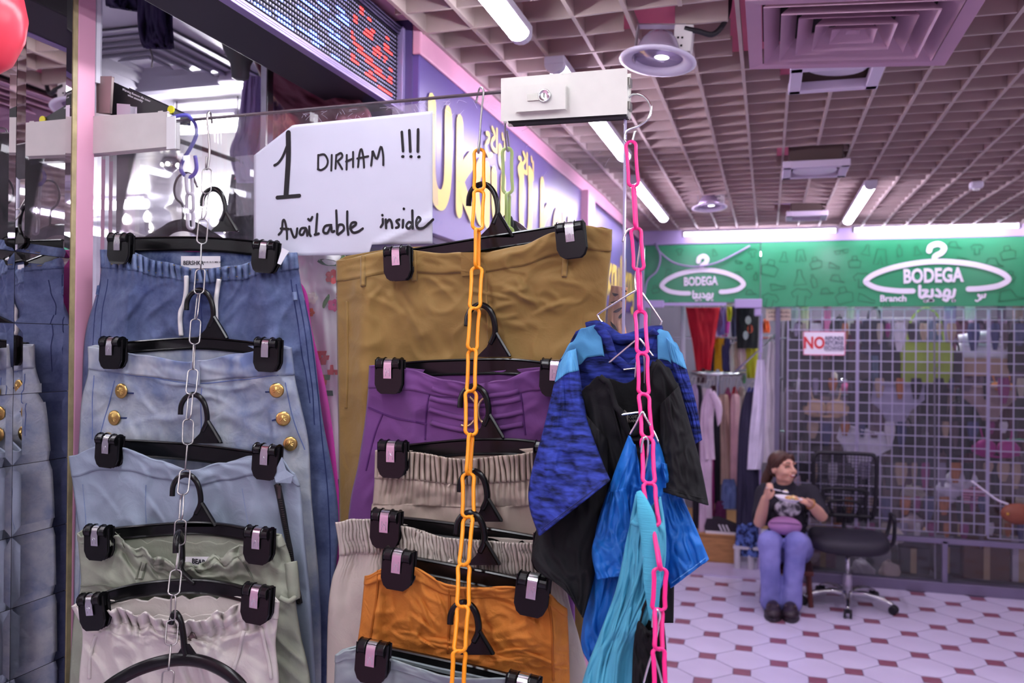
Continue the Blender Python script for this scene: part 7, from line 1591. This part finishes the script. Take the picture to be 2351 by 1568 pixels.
    MB().tube([a + (a - b) * .35, a, a.lerp(b, .7)], .0035, 6, flat=.6).build('handle', mk('spoon_white', (236, 230, 240), .35), st, smooth=True)
    MB().ell(b, (.022, .014, .006), 14, 8, Matrix.Rotation(.15, 3, 'Y')).build('bowl', mk('spoon_white', (236, 230, 240)), st, smooth=True)
    MB().ell(b + Vector((.002, 0, .006)), (.014, .010, .005), 10, 6).build('rice', mk('rice', (240, 226, 180), .6), st, smooth=True)
    # ---- stool
    sx, sy = hip.x, 6.16; st = thing('stool', 'low brown stool under the seated woman', 'stool', (sx, sy, 0)); WD = mk('stool_brown', (96, 48, 44), .45, var=.15, vs=10)
    MB().span((sx - .17, sy - .16, .205), (sx + .17, sy + .16, .236)).build('seat', WD, st, bevel=.008)
    for a in (-1, 1):
        for b_ in (-1, 1): MB().tube([(sx + a * .14, sy + b_ * .13, .205), (sx + a * .155, sy + b_ * .145, 0)], .016, 8).build('leg', WD, st)
        MB().tube([(sx + a * .147, sy - .137, .10), (sx + a * .147, sy + .137, .10)], .010, 6).build('stretcher', WD, st)
woman()
def office_chair():
    g = P(1946, 1393, Z=0); gx_, gy = g.x, g.y + .03
    t = thing('office_chair', 'black mesh-back office chair on a chrome star base', 'chair', (gx_, gy, 0))
    BK = mk('chair_black', (38, 34, 46), .55, var=.06, vs=20, bump=.15, bs=300); BP = mk('chair_plastic', (30, 27, 36), .4)
    V = lambda x, y, z: Vector((gx_ + x, gy + y, z))
    # seat: rounded cushion with waterfall front
    n = 24; vs = []; prof = []
    def sup(a, rx, ry): c_, s_ = math.cos(a), math.sin(a); e = .55; return (rx * math.copysign(abs(c_) ** e, c_), ry * math.copysign(abs(s_) ** e, s_))
    lay = [(.90, .385), (1.0, .395), (1.03, .415), (1.02, .44), (.97, .462), (.80, .472), (.4, .474)]
    mb = MB(); n = 32
    for k, z in lay:
        for i in range(n): x, y = sup(2 * math.pi * i / n, .245 * k, .235 * k); mb.v.append(V(x, y, z - .015 * max(0, -y / .235) ** 3 + .012 * (x / .245) ** 2))
    for j in range(len(lay) - 1):
        for i in range(n): mb.f.append((j * n + i, j * n + (i + 1) % n, (j + 1) * n + (i + 1) % n, (j + 1) * n + i))
    mb.f.append(tuple(range(n - 1, -1, -1))); mb.f.append(tuple((len(lay) - 1) * n + i for i in range(n)))
    mb.build('seat', BK, t, smooth=True)
    MB().span(V(-.12, -.10, .355), V(.12, .12, .388)).build('tilt_mechanism', BP, t, bevel=.01)
    # back frame and mesh
    yb = .27; fr = [(-.185, .56), (-.20, .70), (-.205, .90), (-.19, .955), (-.15, .972), (.15, .972), (.19, .955), (.205, .90), (.20, .70), (.185, .56), (.15, .545), (-.15, .545)]
    bow = lambda x: .03 * (1 - (x / .2) ** 2)
    pts = cr([V(x, yb + bow(x) * .6, z) for x, z in fr], 4, closed=True)
    MB().tube(pts, .014, 8, closed=True).build('back_frame', BP, t, smooth=True)
    me_ = MB(); ny = 18; nx = 18
    for i in range(nx + 1): x = -.195 + .39 * i / nx; me_.tube([V(x, yb + bow(x), .555 + .41 * k / 4) for k in range(5)], .0022, 4)
    for j in range(ny + 1): z = .555 + .41 * j / ny; me_.tube([V(-.195 + .39 * k / 6, yb + bow(-.195 + .39 * k / 6), z) for k in range(7)], .0022, 4)
    o = me_.build('back_mesh', mk('mesh_black', (48, 42, 60), .6), t); o['kind'] = 'stuff'
    lb = MB().tube(cr([V(x, yb - .01, z) for x, z in ((-.13, .60), (-.14, .68), (-.12, .725), (.12, .725), (.14, .68), (.13, .60))], 5), .011, 8); lb.build('lumbar_support', BP, t, smooth=True)
    MB().tube(cr([V(x, yb - .012, z) for x, z in ((-.08, .56), (-.09, .64), (.09, .64), (.08, .56))], 4), .010, 6).build('lumbar_rib', BP, t, smooth=True)
    MB().tube(cr([V(0, .10, .37), V(0, .24, .38), V(0, .31, .46), V(0, .30, .60)], 5), .024, 8, flat=.6).build('back_post', BP, t, smooth=True)
    for s in (-1, 1):
        MB().tube(cr([V(s * .20, .02, .385), V(s * .275, .02, .42), V(s * .285, .0, .52), V(s * .275, -.06, .60), V(s * .272, .10, .605), V(s * .285, .20, .55), V(s * .26, .20, .44), V(s * .20, .16, .385)], 5), .013, 8).build('armrest', BP, t, smooth=True)
    # gas lift, star base, castors
    MB().lathe([(.014, .20), (.014, .36)], V(0, 0, 0), 14).build('piston', CHROME, t, smooth=True)
    MB().lathe([(.030, .085), (.028, .20), (.020, .215)], V(0, 0, 0), 16).build('gas_lift', mk('lift_satin', (196, 186, 206), .3, .6), t, smooth=True)
    MB().lathe([(.030, .06), (.042, .065), (.042, .095), (.030, .105)], V(0, 0, 0), 16).build('hub', CHROME, t, smooth=True)
    for k in range(5):
        a = math.radians(-90 + 72 * k - 4); d = Vector((math.cos(a), math.sin(a), 0))
        lg = MB().tube(cr([V(0, 0, .085) + d * .03, V(0, 0, .095) + d * .12, V(0, 0, .080) + d * .22, V(0, 0, .058) + d * .285], 4), [.020] * 5 + [.017] * 4 + [.012] * 4, 8, flat=1).build('star_leg', CHROME, t, smooth=True)
        c = V(0, 0, .028) + d * .29; sd = Vector((-d.y, d.x, 0)); M = frame_at((0, 0, 0), d, (0, 0, 1)).to_3x3()
        cs = MB().box(c + Vector((0, 0, .018)), (.022, .022, .03)).build('castor', BP, t, bevel=.004)
        for s in (-1, 1): MB().lathe([(.020, -.008), (.0275, -.006), (.0275, .006), (.020, .008)], c + sd * s * .018, 16, M).build('castor_wheel', BP, cs, smooth=True)
office_chair()
# ================================================================ SHOP BEHIND THE GLASS DOOR
def shop():
    vent('air_vent', P(335, 150, Z=2.54) , .27, 'pale grey square vent in the glossy shop ceiling', mk('vent_grey', (176, 174, 186), .4), yaw=.0)
    SL = mk('shop_lamp', (255, 255, 255), .5, emit=50, ecol=(.95, .92, 1.0))
    def tube(a, b, Y, label, r=.022):
        p, q = P(*a, Y=Y), P(*b, Y=Y); t = thing('shop_tube_lamp', label, 'lamp', (p + q) / 2, 'tube lamps inside the glass-door shop')
        MB().tube([p, q], r, 8).build('tube', SL, t, smooth=True)
        MB().tube([p + Vector((0, 0, r * 1.5)), q + Vector((0, 0, r * 1.5))], r * .9, 6).build('housing', LAMPH, t)
        for e_ in (p, q): MB().tube([e_, e_ + Vector((0, 0, 2.55 - e_.z))], .002, 5).build('rod', STEEL, t)
    tube((405, 294), (545, 286), 2.6, 'bright tube lamp just below the glass top, left of the paper', .024)
    tube((190, 470), (335, 468), 4.2, 'bright tube lamp left of the chandelier', .026)
    tube((395, 473), (560, 470), 4.6, 'bright tube lamp right of the chandelier', .030)
    tube((190, 527), (300, 545), 4.9, 'low tube lamp behind the candle bulbs', .022)
    tube((420, 558), (580, 550), 5.2, 'far tube lamp near the jeans hanger hook', .022)
    # round ceiling spot at right and track spot
    t = thing('ceiling_spot', 'round bright ceiling spot beside the lavender coat', 'lamp', P(556, 193, Z=2.53))
    MB().lathe([(.07, .02), (.075, .0), (.06, -.004)], P(556, 193, Z=2.53), 20).build('rim', LAMPH, t, smooth=True)
    MB().lathe([(.058, 0), (.03, -.006), (.002, -.008)], P(556, 193, Z=2.53), 20).build('lens', SL, t, smooth=True)
    q = P(552, 140, Z=2.44); t = thing('track_spot', 'dark track spot lamp hanging under the shop ceiling', 'lamp', q)
    MB().lathe([(.012, -.05), (.022, -.045), (.026, -.01), (.045, .03), (.05, .05)], q, 16).build('shade', mk('spot_grey', (96, 98, 96), .4, .4), t, smooth=True)
    MB().tube([q + Vector((0, 0, .05)), q + Vector((-.03, 0, .10))], .006, 6).build('arm', mk('spot_grey', (96, 98, 96)), t)
    MB().prism([P(512, 128, Y=2.05), P(545, 116, Y=2.05), P(525, 104, Y=2.05)], (0, .03, 0)).build('track_foot', mk('spot_pale', (170, 170, 174), .4), t)
    # dark shirt hung high under the ceiling, lavender coat, dark jacket
    def hung(name, label, cat, L, R, Y, mat, th=.05, s=1.0, cut=None, fd=None):
        t = thing(name, label, cat, P((L[-1][0] + R[-1][0]) / 2, L[-1][1], Y=Y))
        c = Cloth(L, R, Y, Y, th, th * .7, fdip=fd, fold=lambda u, t_: .02 * fbm(u * 4, t_ * 3, s), ns=40, nt=30)
        cloth_part(c, 'body', mat, t)
        c.seam([(k / 12, .97) for k in range(1, 12)], r=.003, out=.002, sm=2).build('hem', mat, t)
        return t, c
    hung('shirt', 'dark indigo garment hanging from the shop ceiling, top left', 'top', [(318, -60), (316, 40), (322, 90), (330, 110)], [(400, -60), (396, 40), (398, 90), (400, 112)], 1.75, mk('indigo_cloth', (52, 44, 78), .8, var=.1), .03, 2.2)
    t, c = hung('shirt', 'dark draped cloth along the top edge beside the indigo garment', 'top', [(240, -80), (242, -20), (243, 10), (246, 14)], [(336, -80), (332, -20), (330, 22), (322, 26)], 1.78, mk('indigo_cloth', (52, 44, 78)), .03, 4.2)
    o = wire('wire_hook', 'small wire hook under the indigo garment', [P(344, 112, Y=1.76), P(347, 120, Y=1.76), P(350, 134, Y=1.76), P(348, 155, Y=1.76)], .002, STEEL)
    hung('coat', 'lavender coat hanging by the brown door jamb', 'coat', [(560, 175), (545, 290), (528, 350), (545, 420)], [(600, 175), (598, 290), (596, 350), (598, 420)], 2.3, mk('lavender_cloth', (168, 148, 200), .7, var=.08), .06, 5.2)
    hung('coat', 'black jacket with pink collar beside the paper', 'coat', [(532, 400), (520, 480), (512, 500), (530, 600)], [(585, 400), (588, 480), (592, 520), (596, 600)], 2.45, mk('jacket_black', (46, 42, 56), .7, var=.1), .06, 6.2)
    o = MB().prism([P(x, y, Y=2.38) for x, y in ((537, 412), (546, 394), (552, 404), (560, 408), (556, 410), (545, 406))], (0, .004, 0)).build('scarf', mk('pink_cloth', (240, 130, 170), .7)); tag(recenter(o), 'small pink cloth at the collar of the black jacket', 'scarf')
    hung('dress', 'maroon drape behind the moving-text display', 'dress', [(578, 120), (600, 180), (640, 235), (680, 290)], [(800, 150), (830, 230), (850, 260), (860, 300)], 2.1, mk('maroon_cloth', (108, 52, 70), .5, var=.12), .04, 7.2)
    t, c = hung('blouse', 'dark floral blouse behind the top of the paper', 'top', [(604, 200), (602, 260), (600, 330), (604, 420)], [(690, 235), (700, 260), (700, 330), (704, 420)], 2.2, mk('dark_floral', (96, 74, 104), .7, col2=(210, 170, 150), vs=14, sharp=.08), .05, 8.2)
    # ceiling rail seen as a dark slanting bar
    wire('ceiling_rail', 'dark slanting rail below the shop ceiling', [P(408, 322, Y=2.2), P(500, 354, Y=2.25), P(600, 390, Y=2.3)], .007, mk('rail_dark', (70, 74, 74), .4, .4), cat='rail')
    # glass chandelier with candle bulbs
    cx, cy, Yc = 408, 470, 3.9
    t = thing('chandelier', 'white chandelier with glowing candle bulbs in the shop', 'chandelier', P(cx, 540, Y=Yc))
    WC = mk('chandelier_white', (236, 232, 240), .25)
    m_ = mpp(P(cx, cy, Y=Yc))
    base = P(cx, 545, Y=Yc)
    MB().lathe([(r * m_, z * m_) for r, z in ((6, -30), (24, -22), (30, 0), (20, 26), (12, 40), (16, 58), (30, 66), (14, 78), (6, 95), (10, 120), (5, 135), (5, 180))], base, 18).build('column', WC, t, smooth=True)
    MB().lathe([(r * m_, z * m_) for r, z in ((8, 138), (22, 150), (26, 165), (10, 178))], base, 16).build('crystal_bowl', mk('crystal', (150, 150, 160), .1, .5), t, smooth=True)
    MB().tube([base + Vector((0, 0, 178 * m_)), Vector((base.x, base.y, 2.55))], .004, 6).build('rod', CHROME, t)
    GL = mk('bulb_glow', (255, 250, 240), .4, emit=19, ecol=(1, .93, .85))
    for k, (bx, by, dyy) in enumerate(((289, 506, .0), (338, 500, -.15), (344, 525, .2), (428, 510, .25), (452, 520, -.1), (492, 510, -.1), (520, 526, .1), (545, 530, .2))):
        p = P(bx, by, Y=Yc + dyy); 
        a = MB().tube(cr([base + Vector((0, 0, 10 * m_)), (base + p) / 2 + Vector((0, 0, -.05)), p + Vector((0, 0, -.05))], 5), .006, 6).build('arm', WC, t, smooth=True)
        MB().lathe([(.010, -.075), (.012, -.03), (.016, -.028), (.012, -.02)], p, 10).build('candle_sleeve', WC, a, smooth=True)
        MB().lathe([(.006, -.022), (.015, -.008), (.017, .006), (.010, .024), (.002, .036)], p, 12).build('candle_bulb', GL, a, smooth=True)
    # second small chandelier head further up
    p = P(392, 372, Y=3.4); t = thing('pendant', 'small crystal pendant above the chandelier', 'lamp', p)
    MB().lathe([(.01, -.05), (.03, -.03), (.045, .0), (.03, .02), (.01, .03)], p, 14).build('crystal_shade', mk('crystal', (150, 150, 160)), t, smooth=True); MB().tube([p + Vector((0, 0, .03)), Vector((p.x, p.y, 2.55))], .003, 6).build('rod', CHROME, t)
    for k in range(6): MB().ell(p + Vector((.035 * math.cos(k), .035 * math.sin(k), -.015)), (.009, .009, .009), 8, 5).build('bulb', GL, t)
    # clothes rails along the shop's back, partly hidden by the jeans
    cols = [(90, 84, 130), (180, 90, 140), (210, 200, 214), (70, 70, 90), (150, 150, 190), (200, 150, 110), (120, 60, 90), (230, 226, 232)]
    rail = thing('clothes_rail', 'chrome clothes rail at the back of the glass-door shop', 'rail', (-3.4, 5.6, 0)); MB().tube([(-4.6, 5.6, 1.5), (-1.9, 5.6, 1.5)], .014, 8).build('bar', CHROME, rail)
    for x in (-4.6, -1.9): MB().tube([(x, 5.6, 0), (x, 5.6, 1.5)], .014, 8).build('upright', CHROME, rail)
    for k in range(16):
        x = -4.5 + k * .165; cc = cols[k % 8]; t = thing('hung_shirt', ('indigo', 'rose', 'pale', 'charcoal', 'periwinkle', 'tan', 'wine', 'white')[k % 8] + ' garment on the back rail of the glass-door shop, %s from the left' % ORD[k], 'top', (x, 5.6, .8), 'garments on the back rail of the glass-door shop')
        mb = MB(); vs = []
        for j, (z, hw, dd) in enumerate(((1.46, .03, .02), (1.40, .16, .05), (1.15, .19, .06), (.75, .21, .06))):
            for a in range(10): an = a * math.pi / 5; vs.append((x + .35 * hw * math.cos(an), 5.6 + hw * math.sin(an), z))
        mb.add(vs, [(j * 10 + a, j * 10 + (a + 1) % 10, (j + 1) * 10 + (a + 1) % 10, (j + 1) * 10 + a) for j in range(3) for a in range(10)]); mb.build('body', mk('rail_cloth_%d' % (k % 8), cc, .8, var=.1), t, smooth=True)
        MB().tube([(x, 5.6, 1.45), (x, 5.6, 1.515)], .003, 5).build('hanger_hook', STEEL, t)
shop()
